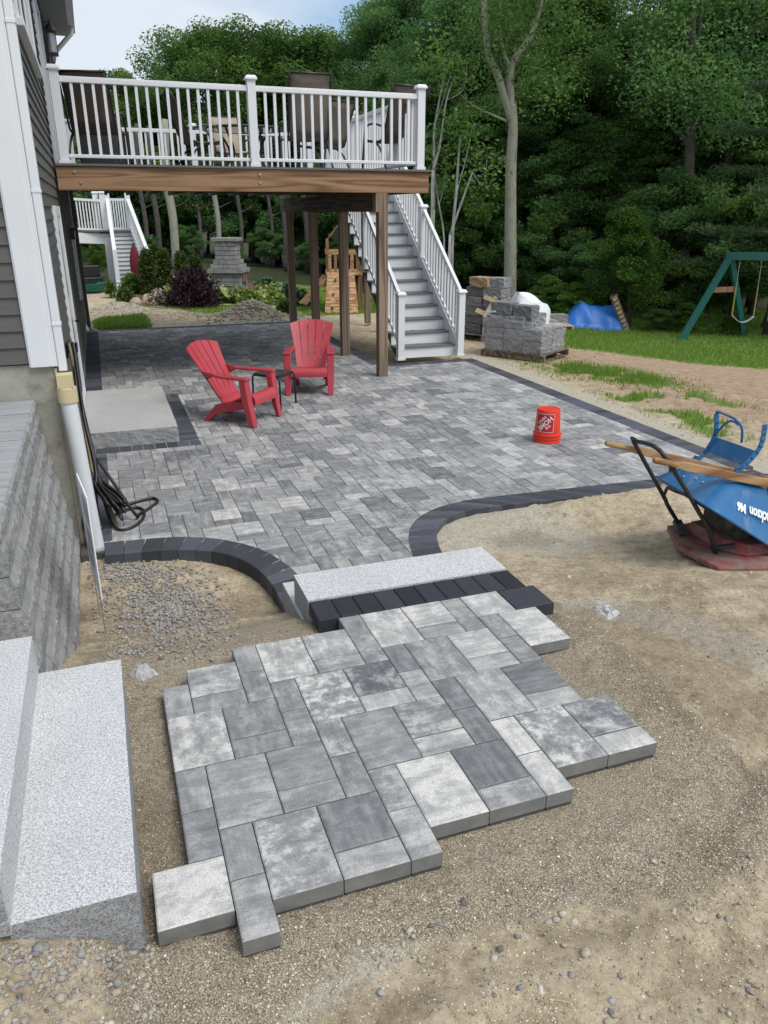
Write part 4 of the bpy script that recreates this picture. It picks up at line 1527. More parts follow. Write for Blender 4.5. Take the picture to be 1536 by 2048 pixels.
# ---- small square side table
tb = empty('side_table', (1.96, 9.77, 0), label='small square black side table with glass top between the red chairs', cat='table')
C4 = [Vector(p) for p in ((1.974 - 1.96, 9.449 - 9.77, 0), (2.243 - 1.96, 9.759 - 9.77, 0), (1.955 - 1.96, 10.08 - 9.77, 0), (1.69 - 1.96, 9.777 - 9.77, 0))]
TH = .415
for p in C4:
    MB().tube([p, p * .985 + Vector((0, 0, TH - .06)), p * .95 + Vector((0, 0, TH - .02)), p * .85 + Vector((0, 0, TH - .006))], .0125, 8).build('leg', M['black'], tb, smooth=True)
for i in range(4):
    a, b = C4[i] * .9 + Vector((0, 0, TH - .008)), C4[(i + 1) % 4] * .9 + Vector((0, 0, TH - .008))
    MB().beam(a, b, .022, .03).build('top_frame', M['black'], tb)
gt = MB()
gt.add([p * .9 + Vector((0, 0, TH - .004)) for p in C4] + [p * .9 + Vector((0, 0, TH + .004)) for p in C4], [(3, 2, 1, 0), (4, 5, 6, 7), (0, 1, 5, 4), (1, 2, 6, 5), (2, 3, 7, 6), (3, 0, 4, 7)])
gt.build('table_top', simple('smoked glass', (0.075, 0.085, 0.085), .12, .25, 6, spec=.6), tb)

# ================================================================== ORANGE BUCKET (upside down)
M['orange'] = simple('orange plastic', (0.70, 0.042, 0.018), 0.38, 0.04, 5, spec=.45)
M['label_red'] = simple('printed label red', (0.42, 0.012, 0.02), .5, .04)
M['print_white'] = simple('printed white', (0.80, 0.62, 0.60), .55, .03)
BX, BY = 4.42, 7.10
bucket = empty('bucket', (BX, BY, 0), label='upturned orange plastic bucket with a printed square logo on the patio', cat='bucket')
prof = [(.150, .0), (.153, .004), (.151, .022), (.145, .026), (.145, .038), (.151, .042), (.151, .056), (.144, .060), (.144, .075), (.155, .080), (.152, .098), (.140, .102), (.1385, .13), (.1235, .352), (.120, .360), (.112, .362), (.110, .357), (0.0001, .357)]
MB().lathe(prof, (0, 0, 0), 40).build('bucket_shell', M['orange'], bucket, smooth=True, angle=40)
def brad(z):
    return .1385 + (.1235 - .1385) * (z - .13) / (.352 - .13)

def text_verts(s, size, bold=0.0, res=3):
    """flat letters as a mesh (verts, faces), centred on the origin"""
    cu = bpy.data.curves.new('letters', 'FONT')
    cu.body = s
    cu.size = size
    cu.offset = bold
    cu.align_x = 'CENTER'
    cu.align_y = 'CENTER'
    cu.resolution_u = res
    o = bpy.data.objects.new('letters', cu)
    COL.objects.link(o)
    dg = bpy.context.evaluated_depsgraph_get()
    me = bpy.data.meshes.new_from_object(o.evaluated_get(dg))
    vs = [tuple(v.co) for v in me.vertices]
    fs = [tuple(p.vertices) for p in me.polygons]
    bpy.data.objects.remove(o)
    bpy.data.curves.remove(cu)
    bpy.data.meshes.remove(me)
    return vs, fs
# direction from the bucket to the camera, label turned a little to its left
a0 = math.atan2(-BY, -BX) - R(14)
LZ, LS = .225, .098
def wrap(u, v, out):
    """label plane (u to the viewer's right, v up) onto the bucket wall"""
    z = LZ + v
    r = brad(z) + out
    a = a0 + u / brad(z)
    return (r * math.cos(a), r * math.sin(a), z)
n = 12
rows = [[wrap(-LS + 2 * LS * j / n, -LS + 2 * LS * i / n, .0012) for j in range(n + 1)] for i in range(n + 1)]
lab = MB().sheet(rows).build('label_square', M['label_red'], bucket, smooth=True)
fr = MB()
w_ = .004
for (u0, u1, v0, v1) in ((-LS, LS, LS - w_, LS), (-LS, LS, -LS, -LS + w_), (-LS, -LS + w_, -LS + w_, LS - w_), (LS - w_, LS, -LS + w_, LS - w_)):
    fr.sheet([[wrap(u0 + (u1 - u0) * j / n, v0 + (v1 - v0) * i / n, .0022) for j in range(n + 1)] for i in range(n + 1)])
fr.build('label_frame', M['print_white'], lab)
# words run diagonally; the bucket stands on its rim, so they read upside down
for s, size, dv, bold, sx_ in (('THE', .034, .052, .0013, 1.0), ('HOME', .070, .004, .0024, .98), ('DEPOT', .036, -.047, .0014, 1.0)):
    vs, fs = text_verts(s, size, bold)
    out = []
    ca, sa = math.cos(R(45)), math.sin(R(45))
    for (x, y, _) in vs:
        x *= sx_
        y += dv
        # rotate 45 degrees on the label, then turn the label by half a turn
        u, v = x * ca - y * sa, x * sa + y * ca
        u, v = -u, -v
        u, v = max(-LS, min(LS, u)), max(-LS, min(LS, v))
        out.append(wrap(u, v, .0026))
    MB().add(out, fs).build('lettering', M['print_white'], lab)

# ================================================================== PLATE COMPACTOR
M['comp_red'] = simple('dusty red paint', (0.24, 0.055, 0.055), .8, .25, 6, .15, 60, dirt=((0.22, 0.165, 0.13), 9, .40))
M['engine'] = simple('dirty engine', (0.05, 0.047, 0.042), .75, .5, 14, .3, 40, dirt=((0.15, 0.125, 0.095), 8, .52))
CX, CY = 3.99, 3.86
CZ = max(gzf(x, y) for x in (3.64, 3.9, 4.3) for y in (3.55, 3.9, 4.15)) - .006
comp = empty('plate_compactor', (CX, CY, CZ), label='dusty red plate compactor with black tube handle under the wheelbarrow', cat='compactor')
def CP(mb, name, mat, **kw):
    o = mb.build(name, mat, comp, **kw)
    o.location = (-CX, -CY, 0)
    return o
def plan(u, v, z):
    p = at_z(u, v, z + CZ)
    return (p.x, p.y)
zb = .02
near = [plan(1356, 1096, zb), plan(1437, 1141, zb), plan(1560, 1141, zb), plan(1640, 1120, zb)]
y_far = 4.22
poly = [near[0], near[1], near[2], (4.42, 3.62), (4.46, 4.05), (4.3, y_far), (3.72, y_far + .02)]
def ext(poly, z0, z1, inset=0):
    c = Vector((sum(p[0] for p in poly) / len(poly), sum(p[1] for p in poly) / len(poly)))
    n = len(poly)
    vs = [(p[0], p[1], z0) for p in poly]
    for p in poly:
        q = Vector(p)
        q = q + (c - q).normalized() * inset
        vs.append((q.x, q.y, z1))
    fs = [tuple(range(n))[::-1], tuple(range(n, 2 * n))] + [(i, (i + 1) % n, n + (i + 1) % n, n + i) for i in range(n)]
    return MB().add(vs, fs)
CP(ext(poly, 0.0, .038), 'base_plate', M['comp_red'], bevel=.006)
inner = [(3.78, 4.12), (3.76, 3.74), (3.86, 3.60), (4.36, 3.56), (4.40, 4.02), (4.26, 4.14)]
CP(ext(inner, .04, .115, .03), 'plate_cover', M['comp_red'], bevel=.008)
CP(MB().beam((3.72, 3.79, .045), (3.80, 3.67, .105), .05, .02), 'mount', M['engine'])
CP(MB().beam((3.70, 4.04, .045), (3.72, 4.15, .11), .06, .03), 'mount', M['engine'])
CP(MB().box(3.86, 4.30, 3.70, 4.06, .117, .235), 'engine_deck', M['engine'], bevel=.01)
CP(MB().box(3.90, 4.22, 3.73, 4.02, .237, .43), 'engine', M['engine'], bevel=.03)
CP(MB().lathe([(.001, 0), (.10, 0), (.10, .06), (.07, .075), (.001, .075)], (4.06, 3.9, .432), 18), 'starter', M['engine'])
CP(MB().tube([(3.86, 3.68, .22), (3.80, 3.70, .30), (3.83, 3.80, .36)], .014, 8), 'fuel_line', M['black'], smooth=True)
fA = [at_y(1364, 1058, 4.12), at_y(1335, 1010, 4.12), at_y(1327, 992, 4.13), at_y(1268, 884, 4.16)]
nA = [at_y(1432, 1110, 3.72), at_y(1418, 1060, 3.72), at_y(1398, 1025, 3.73), at_y(1375, 985, 3.75), at_y(1330, 915, 3.80), at_y(1318, 900, 3.84)]
loop = [Vector(p) for p in fA] + [fA[-1] + Vector((.0, -.03, .012))] + [nA[-1] + Vector((-.02, .06, .02))] + [Vector(p) for p in nA[::-1]]
loop = [Vector((p.x, p.y, p.z - CZ)) for p in loop]
def smooth3(pts, per=5):
    P = [Vector(p) for p in pts]
    out = []
    for i in range(len(P) - 1):
        p0, p1, p2, p3 = P[max(i - 1, 0)], P[i], P[i + 1], P[min(i + 2, len(P) - 1)]
        for k in range(per):
            t = k / per
            out.append(0.5 * ((2 * p1) + (p2 - p0) * t + (2 * p0 - 5 * p1 + 4 * p2 - p3) * t * t + (3 * p1 - p0 - 3 * p2 + p3) * t ** 3))
    out.append(P[-1])
    return out
CP(MB().tube(smooth3(loop, 3), .0145, 10), 'handle', M['black'], smooth=True)
cbar = [at_y(1327, 992, 4.13), at_y(1335, 975, 4.05), at_y(1350, 982, 3.85), at_y(1375, 990, 3.75)]
CP(MB().tube([Vector((p.x, p.y, p.z - CZ)) for p in cbar], .012, 8), 'cross_bar', M['black'], smooth=True)
kn = at_y(1345, 937, 3.79)
CP(MB().lathe([(.001, -.02), (.022, -.02), (.022, .02), (.001, .02)], (kn.x, kn.y, kn.z - CZ), 10), 'throttle', M['engine'])

# ================================================================== WHEELBARROW (upside down)
M['wb_blue'] = simple('blue enamel', (0.018, 0.128, 0.30), .36, .10, 5, .04, 60, spec=.5, dirt=((0.19, 0.235, 0.27), 7, .54))
wbx, wby = 3.95, 3.96
wb = empty('wheelbarrow', (wbx, wby, CZ), label='blue wheelbarrow lying upside down over the compactor, wooden handles on top', cat='wheelbarrow')
def WB(mb, name, mat, parent=None, **kw):
    o = mb.build(name, mat, parent or wb, **kw)
    if parent is None:
        o.location = (-wbx, -wby, -CZ)
    return o
hA0, hA1 = at_y(1211, 886, 4.20), at_y(1392, 927, 4.20)
hB0, hB1 = at_y(1307, 920, 3.75), at_y(1536, 966, 3.75)
dA, dB = (hA1 - hA0).normalized(), (hB1 - hB0).normalized()
for p, d in ((hA0, dA), (hB0, dB)):
    up_ = Vector((0, 1, 0)).cross(d)
    if up_.z < 0:
        up_ = -up_
    h = MB()
    # turned grip swelling into a square shaft
    pts, rs = [], []
    for s_, r_ in ((0, .012), (.004, .018), (.02, .0205), (.08, .0195), (.15, .0185), (.20, .0205)):
        pts.append(p + d * s_)
        rs.append(r_)
    h.tube(pts, rs, 14)
    h.beam(p + d * .17, p + d * .27, .026, .030, up_, .046, .052)
    h.beam(p + d * .268, p + d * 1.55, .046, .052, up_)
    WB(h, 'handle', M['ash'], bevel=.003)
# tray, bottom up: three lofted rings
u = dB
v = Vector((0, 1, 0))
w = u.cross(v)
if w.z < 0:
    w = -w
def tp(s_, y, dz):
    q = hB0 + u * (s_ + .24 * (y - 3.55))
    return Vector((q.x, y, q.z)) + w * dz
def ring(s0, s1, ya, yb, d0, d1, r, n=7):
    """rounded rectangle; s along the handles, y across, depth d below the handles varying from d0 to d1"""
    pts = []
    for (sc, yc, a_) in ((s1 - r, ya + r, -90), (s1 - r, yb - r, 0), (s0 + r, yb - r, 90), (s0 + r, ya + r, 180)):
        for k in range(n):
            an = R(a_ + 90 * k / (n - 1))
            s_ = sc + r * math.cos(an)
            y = yc + r * math.sin(an)
            t = (s_ - s0) / (s1 - s0)
            pts.append(tp(s_, y, -(d0 + (d1 - d0) * t)))
    return pts
rings = [ring(.64, .98, 3.80, 4.16, .030, .030, .10), ring(.60, 1.02, 3.76, 4.20, .034, .036, .12), ring(.52, 1.08, 3.69, 4.27, .07, .10, .13),
         ring(.405, 1.24, 3.555, 4.40, .190, .44, .15), ring(.395, 1.25, 3.545, 4.41, .198, .45, .155)]
tr = MB()
nn = len(rings[0])
for rg in rings:
    tr.v += [tuple(p) for p in rg]
for i in range(len(rings) - 1):
    for k in range(nn):
        k2 = (k + 1) % nn
        tr.f.append((i * nn + k, i * nn + k2, (i + 1) * nn + k2, (i + 1) * nn + k))
tr.f.append(tuple(range(nn)))
tray = WB(tr, 'tray', M['wb_blue'], smooth=True, angle=50)
sol = tray.modifiers.new('thickness', 'SOLIDIFY')
sol.thickness = .004
WB(MB().tube(rings[-1] + [rings[-1][0]], .009, 8, False), 'rim', M['wb_blue'], smooth=True)
for (s_, y) in ((.49, 3.86), (.49, 3.95), (.52, 4.05), (.47, 4.07), (.545, 3.90)):
    c = tp(s_, y, -(.07 + .12 * (.52 - s_) / .115))
    WB(MB().lathe([(.001, .012), (.009, .008), (.011, 0)], tuple(c), 8), 'bolt', M['steel'])
# maker's name on the near side, upside down
vs, fs = text_verts('Jackson', .13, .004)
i0 = 2
a_, b_ = tp(.62, 3.0, 0), None
def side_pt(s_, t):
    """near side wall between ring 2 and ring 3 at handle position s_, t from upper (0) to rim (1)"""
    y0_, y1_ = 3.69, 3.555
    d0_ = .07 + .03 * (s_ - .52) / .56
    d1_ = .190 + .25 * (s_ - .405) / .835
    return tp(s_, y0_ + (y1_ - y0_) * t, -(d0_ + (d1_ - d0_) * t))
def on_side(x, y, sc_, tc_, sgn=-1):
    return side_pt(sc_ + sgn * x, tc_ + sgn * y / .22 * -1)
def side_text(s, size, bold, sc_, tc_):
    vs, fs = text_verts(s, size, bold)
    out = []
    for (x, y, _) in vs:
        # turned by half a turn: letters' right goes to -s, letters' up goes to the rim
        p = side_pt(sc_ - x, tc_ + y / .20)
        nrm = (side_pt(sc_ + .01, tc_) - side_pt(sc_, tc_)).cross(side_pt(sc_, tc_ + .05) - side_pt(sc_, tc_)).normalized()
        if nrm.y > 0:
            nrm = -nrm
        out.append(p + nrm * .004)
    return WB(MB().add(out, fs), 'lettering', simple('decal white', (.78, .8, .8), .5, .02))
side_text('Jackson', .074, .003, .885, .46)
side_text('M6', .066, .004, .695, .46)

# legs pointing up with the stamped cross plate
def P3(u_, v_, y):
    return at_y(u_, v_, y)
lA = [P3(1388, 915, 4.20), P3(1402, 914, 4.20), P3(1430, 872, 4.20), P3(1433, 828, 4.20)]
lB = [P3(1470, 940, 3.75), P3(1484, 936, 3.75), P3(1520, 895, 3.75), P3(1530, 850, 3.75)]
for L in (lA, lB):
    lg = MB()
    pts = smooth3(L, 4)
    for a, b in zip(pts, pts[1:]):
        lg.beam(a, b + (b - a) * .12, .035, .009, (0, 1, 0))
    WB(lg, 'leg', M['wb_blue'])
WB(MB().tube(smooth3([P3(1433, 827, 4.2), P3(1437, 824, 4.18), P3(1470, 838, 4.02), P3(1484, 858, 3.98), P3(1483, 885, 3.98)], 4), .009, 8), 'leg_brace', M['wb_blue'], smooth=True)
WB(MB().tube(smooth3([P3(1432, 868, 4.19), P3(1448, 850, 4.14), P3(1463, 842, 4.04), P3(1478, 850, 3.99)], 4), .008, 8), 'leg_brace', M['wb_blue'], smooth=True)
pl = [P3(1434, 875, 4.19), P3(1512, 902, 3.765), P3(1484, 925, 3.765), P3(1416, 905, 4.19)]
pl[2] = pl[1] + pl[3] - pl[0]
nrm = (pl[1] - pl[0]).cross(pl[3] - pl[0]).normalized()
if nrm.y > 0:
    nrm = -nrm
plm = MB().add(pl + [p - nrm * .006 for p in pl], [(0, 1, 2, 3), (7, 6, 5, 4), (0, 4, 5, 1), (1, 5, 6, 2), (2, 6, 7, 3), (3, 7, 4, 0)])
plate = WB(plm, 'leg_plate', M['wb_blue'])
vs, fs = text_verts('Jackson', .095, .002)
out = []
for (x, y, _) in vs:
    tu = .5 - x / .46
    tv = .5 + y / .13
    p = pl[0].lerp(pl[1], tu).lerp(pl[3].lerp(pl[2], tu), tv)
    out.append(p + nrm * .003)
WB(MB().add(out, fs), 'embossed_lettering', simple('blue enamel worn', (0.03, 0.16, 0.34), .5, .1))

# ================================================================== GARDEN HOSE
hose = empty('garden_hose', (-.22, 6.2, 0), label='black garden hose hung on the wall and trailing onto the pavers', cat='hose')
M['hose_stripe'] = simple('tan hose', (0.20, 0.165, 0.085), .5, .2, 10)
M['fitting'] = simple('brass fitting', (.25, .2, .1), .5, .1)
rng = random.Random(5)
def HS(pts, r, mat, name='hose_coil'):
    o = MB().tube(smooth3(pts, 6), r, 8).build(name, mat, hose, smooth=True)
    o.location = (.22, -6.2, 0)
hook = Vector((-.30, 6.9, 1.30))
for k in range(15):
    dx = rng.uniform(-.03, .05)
    dy = rng.uniform(-.10, .10)
    low = rng.uniform(.03, .22)
    bx = rng.uniform(-.10, .16)
    top = hook + Vector((rng.uniform(0, .04), rng.uniform(-.06, .06), rng.uniform(-.03, .05)))
    HS([top + Vector((0, .05, -.06)), top, top + Vector((.01, -.07, -.09)),
        Vector((-.265 + dx * .6, 6.62 + dy, .80)), Vector((-.235 + dx, 6.36 + dy, .40)), Vector((-.20 + bx * .8, 6.14 + dy, .14 + low * .4)), Vector((-.17 + bx, 6.02 + dy * .5, low)),
        Vector((-.20 + bx, 6.06 + dy, low + .05)), Vector((-.255 + dx * .5, 6.40 + dy, .42)), Vector((-.285, 6.70 + dy, .86))], .0115, M['rubber'] if k not in (3, 6) else M['hose_stripe'])
HS([(-.20, 6.30, .40), (-.16, 6.12, .10), (-.10, 5.98, .016), (.00, 5.98, .0145), (.09, 6.12, .0145), (.12, 6.30, .0145), (.08, 6.42, .0145), (-.02, 6.40, .016), (-.13, 6.26, .03)], .0125, M['rubber'])
HS([(-.19, 6.34, .50), (-.05, 6.22, .24), (.05, 6.16, .05), (.08, 6.26, .016), (.18, 6.40, .0145), (.245, 6.52, .0145), (.21, 6.62, .0145), (.08, 6.57, .0145), (-.05, 6.50, .016), (-.16, 6.44, .05)], .0125, M['rubber'])
o = MB().box(HX + .02, HX + .06, 6.86, 6.94, 1.22, 1.34).tube([(HX + .05, 6.9, 1.27), (HX + .13, 6.9, 1.27), (HX + .13, 6.9, 1.34)], .012, 8).build('hanger', M['black'], hose)
o.location = (.22, -6.2, 0)

# ================================================================== YARD SIGN
def azi(u_, v_):
    d = ray(u_, v_)
    return d[0] / d[1]
nY, fY = 3.98, 4.42
nX, fX = nY * azi(191, 1110), fY * azi(177, 1100)
sg = empty('yard_sign', (nX, nY, gzf(nX, nY)), label='white yard sign on wire legs, seen almost edge-on beside the block wall', cat='sign')
sz0, sz1 = .40, .985
dv_ = Vector((fX - nX, fY - nY, 0)).normalized()
sd = Vector((-dv_.y, dv_.x, 0))
if sd.x > 0:
    sd = -sd
def SG(mb, name, mat, parent=None):
    o = mb.build(name, mat, parent or sg)
    if parent is None:
        o.location = -sg.location
    return o
A, B = Vector((nX, nY, 0)), Vector((fX, fY, 0))
M['sign_white'] = simple('corrugated sign white', (.84, .86, .9), .55, .03)
panel = SG(MB().beam(A + Vector((0, 0, (sz0 + sz1) / 2)), B + Vector((0, 0, (sz0 + sz1) / 2)), .006, sz1 - sz0), 'sign_panel', M['sign_white'])
L_ = (B - A).length
M['sign_pic'] = simple('printed picture', (.42, .43, .45), .6, .35, 14)
for (s0, s1, z0, z1) in ((.12, .62, .80, .93), (.16, .66, .63, .75), (.30, .85, .52, .60)):
    q = [A + dv_ * L_ * s0 + Vector((0, 0, z0)), A + dv_ * L_ * s1 + Vector((0, 0, z0)), A + dv_ * L_ * s1 + Vector((0, 0, z1)), A + dv_ * L_ * s0 + Vector((0, 0, z1))]
    q = [p + sd * .0045 for p in q]
    SG(MB().add(q, [(0, 1, 2, 3)]), 'printed_picture', M['sign_pic'], panel)
for s_ in (.25, .75):
    p = A + dv_ * L_ * s_
    SG(MB().tube([p + Vector((0, 0, .15)), p + Vector((0, 0, sz0 + .2))], .0028, 6), 'wire_leg', M['steel'])

# ================================================================== PLASTIC SCRAPS
def plastic_mat():
    m, nt, bs = new_mat('clear plastic wrap')
    bs.inputs['Base Color'].default_value = (.82, .83, .84, 1)
    bs.inputs['Roughness'].default_value = .22
    bs.inputs['Transmission Weight'].default_value = .55
    bs.inputs['IOR'].default_value = 1.25
    return m
M['plastic'] = plastic_mat()
def scrap(name, loc, size, seed, label):
    rnd = np.random.default_rng(seed)
    n = 9
    rows = []
    h = rnd.uniform(0, 1, (n, n))
    for i in range(n):
        row = []
        for j in range(n):
            a, b = i / (n - 1) - .5, j / (n - 1) - .5
            e = 1 - 2 * max(abs(a), abs(b))
            row.append((size[0] * (a + .16 * (h[i, j] - .5)), size[1] * (b + .16 * (h[j, i] - .5)), size[2] * (e ** .6) * (.35 + .9 * h[i, (j * 3) % n]) + .004))
        rows.append(row)
    o = MB().sheet(rows).build(name, M['plastic'])
    o.location = loc
    o.rotation_euler = (0, 0, seed)
    tag(o, label, 'plastic scrap')
p = at_z(285, 1345, .30)
scrap('plastic_wrap', (p.x, p.y, gzf(p.x, p.y)), (.11, .10, .065), 2, 'crumpled clear plastic by the corner of the lowest granite step')
p = at_z(1212, 1238, .2)
scrap('plastic_wrap', (p.x, p.y, gzf(p.x, p.y)), (.13, .11, .045), 5, 'crumpled clear plastic scrap on the dirt right of the landing')

# ================================================================== DECK FURNITURE
M['sling'] = simple('tan sling fabric', (0.215, 0.172, 0.135), .85, .10, 5, .3, 300)
M['sling_dark'] = simple('brown sling fabric', (0.125, 0.088, 0.07), .85, .10, 5, .3, 300)
M['frame_dk'] = simple('dark bronze frame', (0.022, 0.021, 0.021), .4, .1, 8)
DT = 2.893
def sling_chair(x, y, rz, label, mat, bh=1.12, w=.56, high=True):
    t = empty('sling_chair', (x, y, DT), rz, label, 'chair', 'sling chairs on the deck')
    hw = w / 2
    rows = []
    prof_ = [(.50, bh), (.44, bh - .10), (.36, .80), (.27, .55), (.22, .44), (.12, .405), (-.05, .415), (-.22, .44), (-.27, .42)]
    rows = [[(-hw + .02 + (w - .04) * j / 4, yy, zz - .012 * math.sin(PI * j / 4)) for j in range(5)] for yy, zz in prof_]
    MB().sheet(rows[:5], .012).build('backrest', mat, t, smooth=True)
    MB().sheet(rows[4:], .012).build('seat', mat, t, smooth=True)
    for s in (-1, 1):
        MB().tube([(s * hw, yy, zz) for yy, zz in prof_], .014, 8).build('side_frame', M['frame_dk'], t, smooth=True)
        MB().tube(smooth3([(s * (hw + .03), -.30, 0.01), (s * (hw + .03), -.26, .35), (s * (hw + .03), -.20, .60), (s * (hw + .03), .0, .645), (s * (hw + .02), .22, .60), (s * hw, .30, .62)], 4), .015, 8).build('arm', M['frame_dk'], t, smooth=True)
        MB().tube(smooth3([(s * (hw + .02), .0, .42), (s * (hw + .02), .18, .30), (s * (hw + .03), .36, .01)], 4), .015, 8).build('rear_leg', M['frame_dk'], t, smooth=True)
    MB().tube([(-hw, .50, bh), (hw, .50, bh)], .014, 8).build('top_bar', M['frame_dk'], t, smooth=True)
    return t
def dpos(u_, y):
    return at_y(u_, 300, y).x
sling_chair(dpos(172, 12.0) + .17, 11.9, face(.25, 1), 'brown sling chair on the deck nearest the house wall', M['sling_dark'], 1.06, .58)
sling_chair(dpos(402, 13.3), 13.2, face(1, .15), 'sling chair turned sideways at the left end of the deck table', M['sling'], 1.08)
sling_chair(dpos(462, 15.2), 15.3, face(.05, -1), 'pale sling chair behind the deck table, facing the camera', simple('pale sling', (.36, .30, .22), .85, .08), 1.05)
sling_chair(dpos(612, 12.0), 12.05, face(.02, 1), 'tall tan sling chair on the deck seen from behind, right of the middle post', M['sling'], 1.20, .58)
sling_chair(dpos(650, 13.2), 13.35, face(-.5, .9), 'sling chair half hidden behind the tall tan one on the deck', M['sling'], 1.05)
sling_chair(dpos(782, 12.0), 11.95, face(-.25, 1), 'brown sling chair in the right corner of the deck', M['sling_dark'], 1.10, .62)
ft = empty('patio_table', (dpos(490, 14.1), 14.1, DT), label='round glass table with dark metal base on the deck', cat='table')
MB().lathe([(.001, .70), (.62, .70), (.63, .715), (.62, .73), (.001, .73)], (0, 0, 0), 28).build('table_top', simple('table glass', (.22, .24, .25), .1, .1, spec=.7), ft, smooth=True, angle=40)
MB().tube([(.64 * math.cos(a * PI / 14), .64 * math.sin(a * PI / 14), .713) for a in range(29)], .02, 8, False).build('table_ring', M['frame_dk'], ft, smooth=True)
for k in range(4):
    a = R(45 + 90 * k)
    MB().tube(smooth3([(.5 * math.cos(a), .5 * math.sin(a), .70), (.30 * math.cos(a), .30 * math.sin(a), .35), (.48 * math.cos(a), .48 * math.sin(a), 0.01)], 4), .018, 8).build('table_leg', M['frame_dk'], ft, smooth=True)
gr = empty('covered_grill', (dpos(205, 13.0), 13.0, DT), label='low black covered grill on the deck behind the brown chair by the house', cat='grill')
rows = []
for z_, wx, wy in ((.02, .62, .30), (.45, .60, .30), (.70, .52, .28), (.80, .34, .22), (.84, .10, .10)):
    rows.append([(wx * .5 * c, wy * s, z_) for c, s in ((-1, -1), (-.3, -1.08), (.4, -1), (1, -1), (1.04, 0), (1, 1), (0, 1.05), (-1, 1), (-1.03, 0), (-1, -1))])
MB().sheet(rows).build('cover', simple('black grill cover', (.016, .016, .02), .6, .3, 8, .3, 10), gr, smooth=True)

# ================================================================== PALLETS OF BLOCK BESIDE THE STAIRS
M['wallblock'] = block_mat('concrete wall block', (0.12, 0.12, 0.12), (0.30, 0.30, 0.298))
M['tanblock'] = simple('tan block', (0.36, 0.245, 0.15), .9, .12, 10, .3, 60)
M['wrap'] = simple('stretch wrapped block', (0.30, 0.31, 0.315), .28, .25, 7, .25, 25, spec=.6, stretch=(.6, .6, 5))
M['pwhite'] = simple('white woven sack', (.72, .74, .75), .55, .06, 6, .3, 30)
def pallet(loc, rz, w, d, label, mat, group='wooden pallets', tilt=None, nboards=7):
    t = empty('pallet', loc, rz, label, 'pallet', group)
    if tilt:
        t.rotation_euler = tilt
    for k in range(nboards):
        y = -d / 2 + d * (k + .5) / nboards
        MB().box(-w / 2, w / 2, y - d / nboards * .36, y + d / nboards * .36, .105, .125).build('deck_slat', mat, t)
    for x in (-w / 2 + .04, 0, w / 2 - .04):
        MB().box(x - .02, x + .02, -d / 2, d / 2, .018, .104).build('runner', mat, t)
    for y in (-d / 2 + .06, 0, d / 2 - .06):
        MB().box(-w / 2, w / 2, y - .05, y + .05, 0, .017).build('bottom_slat', mat, t)
    return t
def block(loc, size, rz, label, mat=None, rx=0, ry=0, group=None, seed=1):
    bm = bmesh.new()
    bmesh.ops.create_cube(bm, size=1)
    bmesh.ops.subdivide_edges(bm, edges=bm.edges[:], cuts=4, use_grid_fill=True)
    rnd = random.Random(seed)
    for v_ in bm.verts:
        e = max(abs(v_.co.x), abs(v_.co.y)) > .49
        k = .010 if e else .003
        v_.co = Vector((v_.co.x * size[0], v_.co.y * size[1], v_.co.z * size[2] + size[2] / 2)) + Vector((rnd.uniform(-k, k), rnd.uniform(-k, k), rnd.uniform(-k, k) * .4))
    m = bpy.data.meshes.new('wall_block')
    bm.to_mesh(m); bm.free()
    o = link('wall_block', m, mat or M['wallblock'])
    o.location = loc
    o.rotation_euler = (rx, ry, rz)
    tag(o, label, 'block', group)
    return o
# front pallet with wrapped stack
Pf = [at_g(962, 712), at_g(1085, 727)]
dirp = (Pf[1] - Pf[0]); dirp.z = 0
rzp = math.atan2(dirp.y, dirp.x)
ex, ey = Vector((math.cos(rzp), math.sin(rzp), 0)), Vector((-math.sin(rzp), math.cos(rzp), 0))
Wp = dirp.length
z0 = min(Pf[0].z, Pf[1].z) + .0
def fp(a, b, z_):
    q = Pf[0] + ex * a + ey * b
    return Vector((q.x, q.y, z0 + z_))
c = fp(Wp / 2, .52, 0)
pallet(tuple(c), rzp + PI / 2, 1.04, Wp + .04, 'old pallet under the shrink-wrapped blocks beside the stairs', M['pallet_old'], nboards=9)
def wrapped(a0, a1, b0, b1, z0_, ha, hb, label, seed):
    """wrapped stack whose top slopes from ha to hb"""
    rnd = np.random.default_rng(seed)
    n = 12
    mb = MB()
    def pt(a, b, t):
        f = (a - a0) / (a1 - a0)
        h = ha + (hb - ha) * max(0, (f - .45) / .55) if f > .45 else ha
        bul = .02 * math.sin(PI * t)
        return fp(a, b - bul, z0_ + h * t)
    for (b, s) in ((b0, 1), (b1, -1)):
        mb.sheet([[pt(a0 + (a1 - a0) * j / n, b, i / 6) + Vector((0, 0, rnd.uniform(-.004, .004))) + ey * rnd.uniform(-.008, .008) for j in range(n + 1)] for i in range(7)])
    for a in (a0, a1):
        mb.sheet([[pt(a, b0 + (b1 - b0) * j / n, i / 6) + ex * rnd.uniform(-.008, .008) for j in range(n + 1)] for i in range(7)])
    mb.sheet([[pt(a0 + (a1 - a0) * j / n, b0 + (b1 - b0) * i / 6, 1) + Vector((0, 0, rnd.uniform(-.012, .012))) for j in range(n + 1)] for i in range(7)])
    o = mb.build('wrapped_blocks', M['wrap'], None)
    tag(o, label, 'block stack')
    return o
def film_mat():
    m, nt, bs = new_mat('stretch film')
    bs.inputs['Base Color'].default_value = (.75, .76, .77, 1)
    bs.inputs['Roughness'].default_value = .25
    w_ = coords(nt, 'world', (2.0, 2.0, 14))
    n_ = noise(nt, w_, 1.6, 6, .7, 1.2)
    al = ramp(nt, n_, [(.42, (.04, .04, .04)), (.72, (.5, .5, .5))])
    nt.links.new(al, bs.inputs['Alpha'])
    bump(nt, bs, n_, .6, .02)
    return m
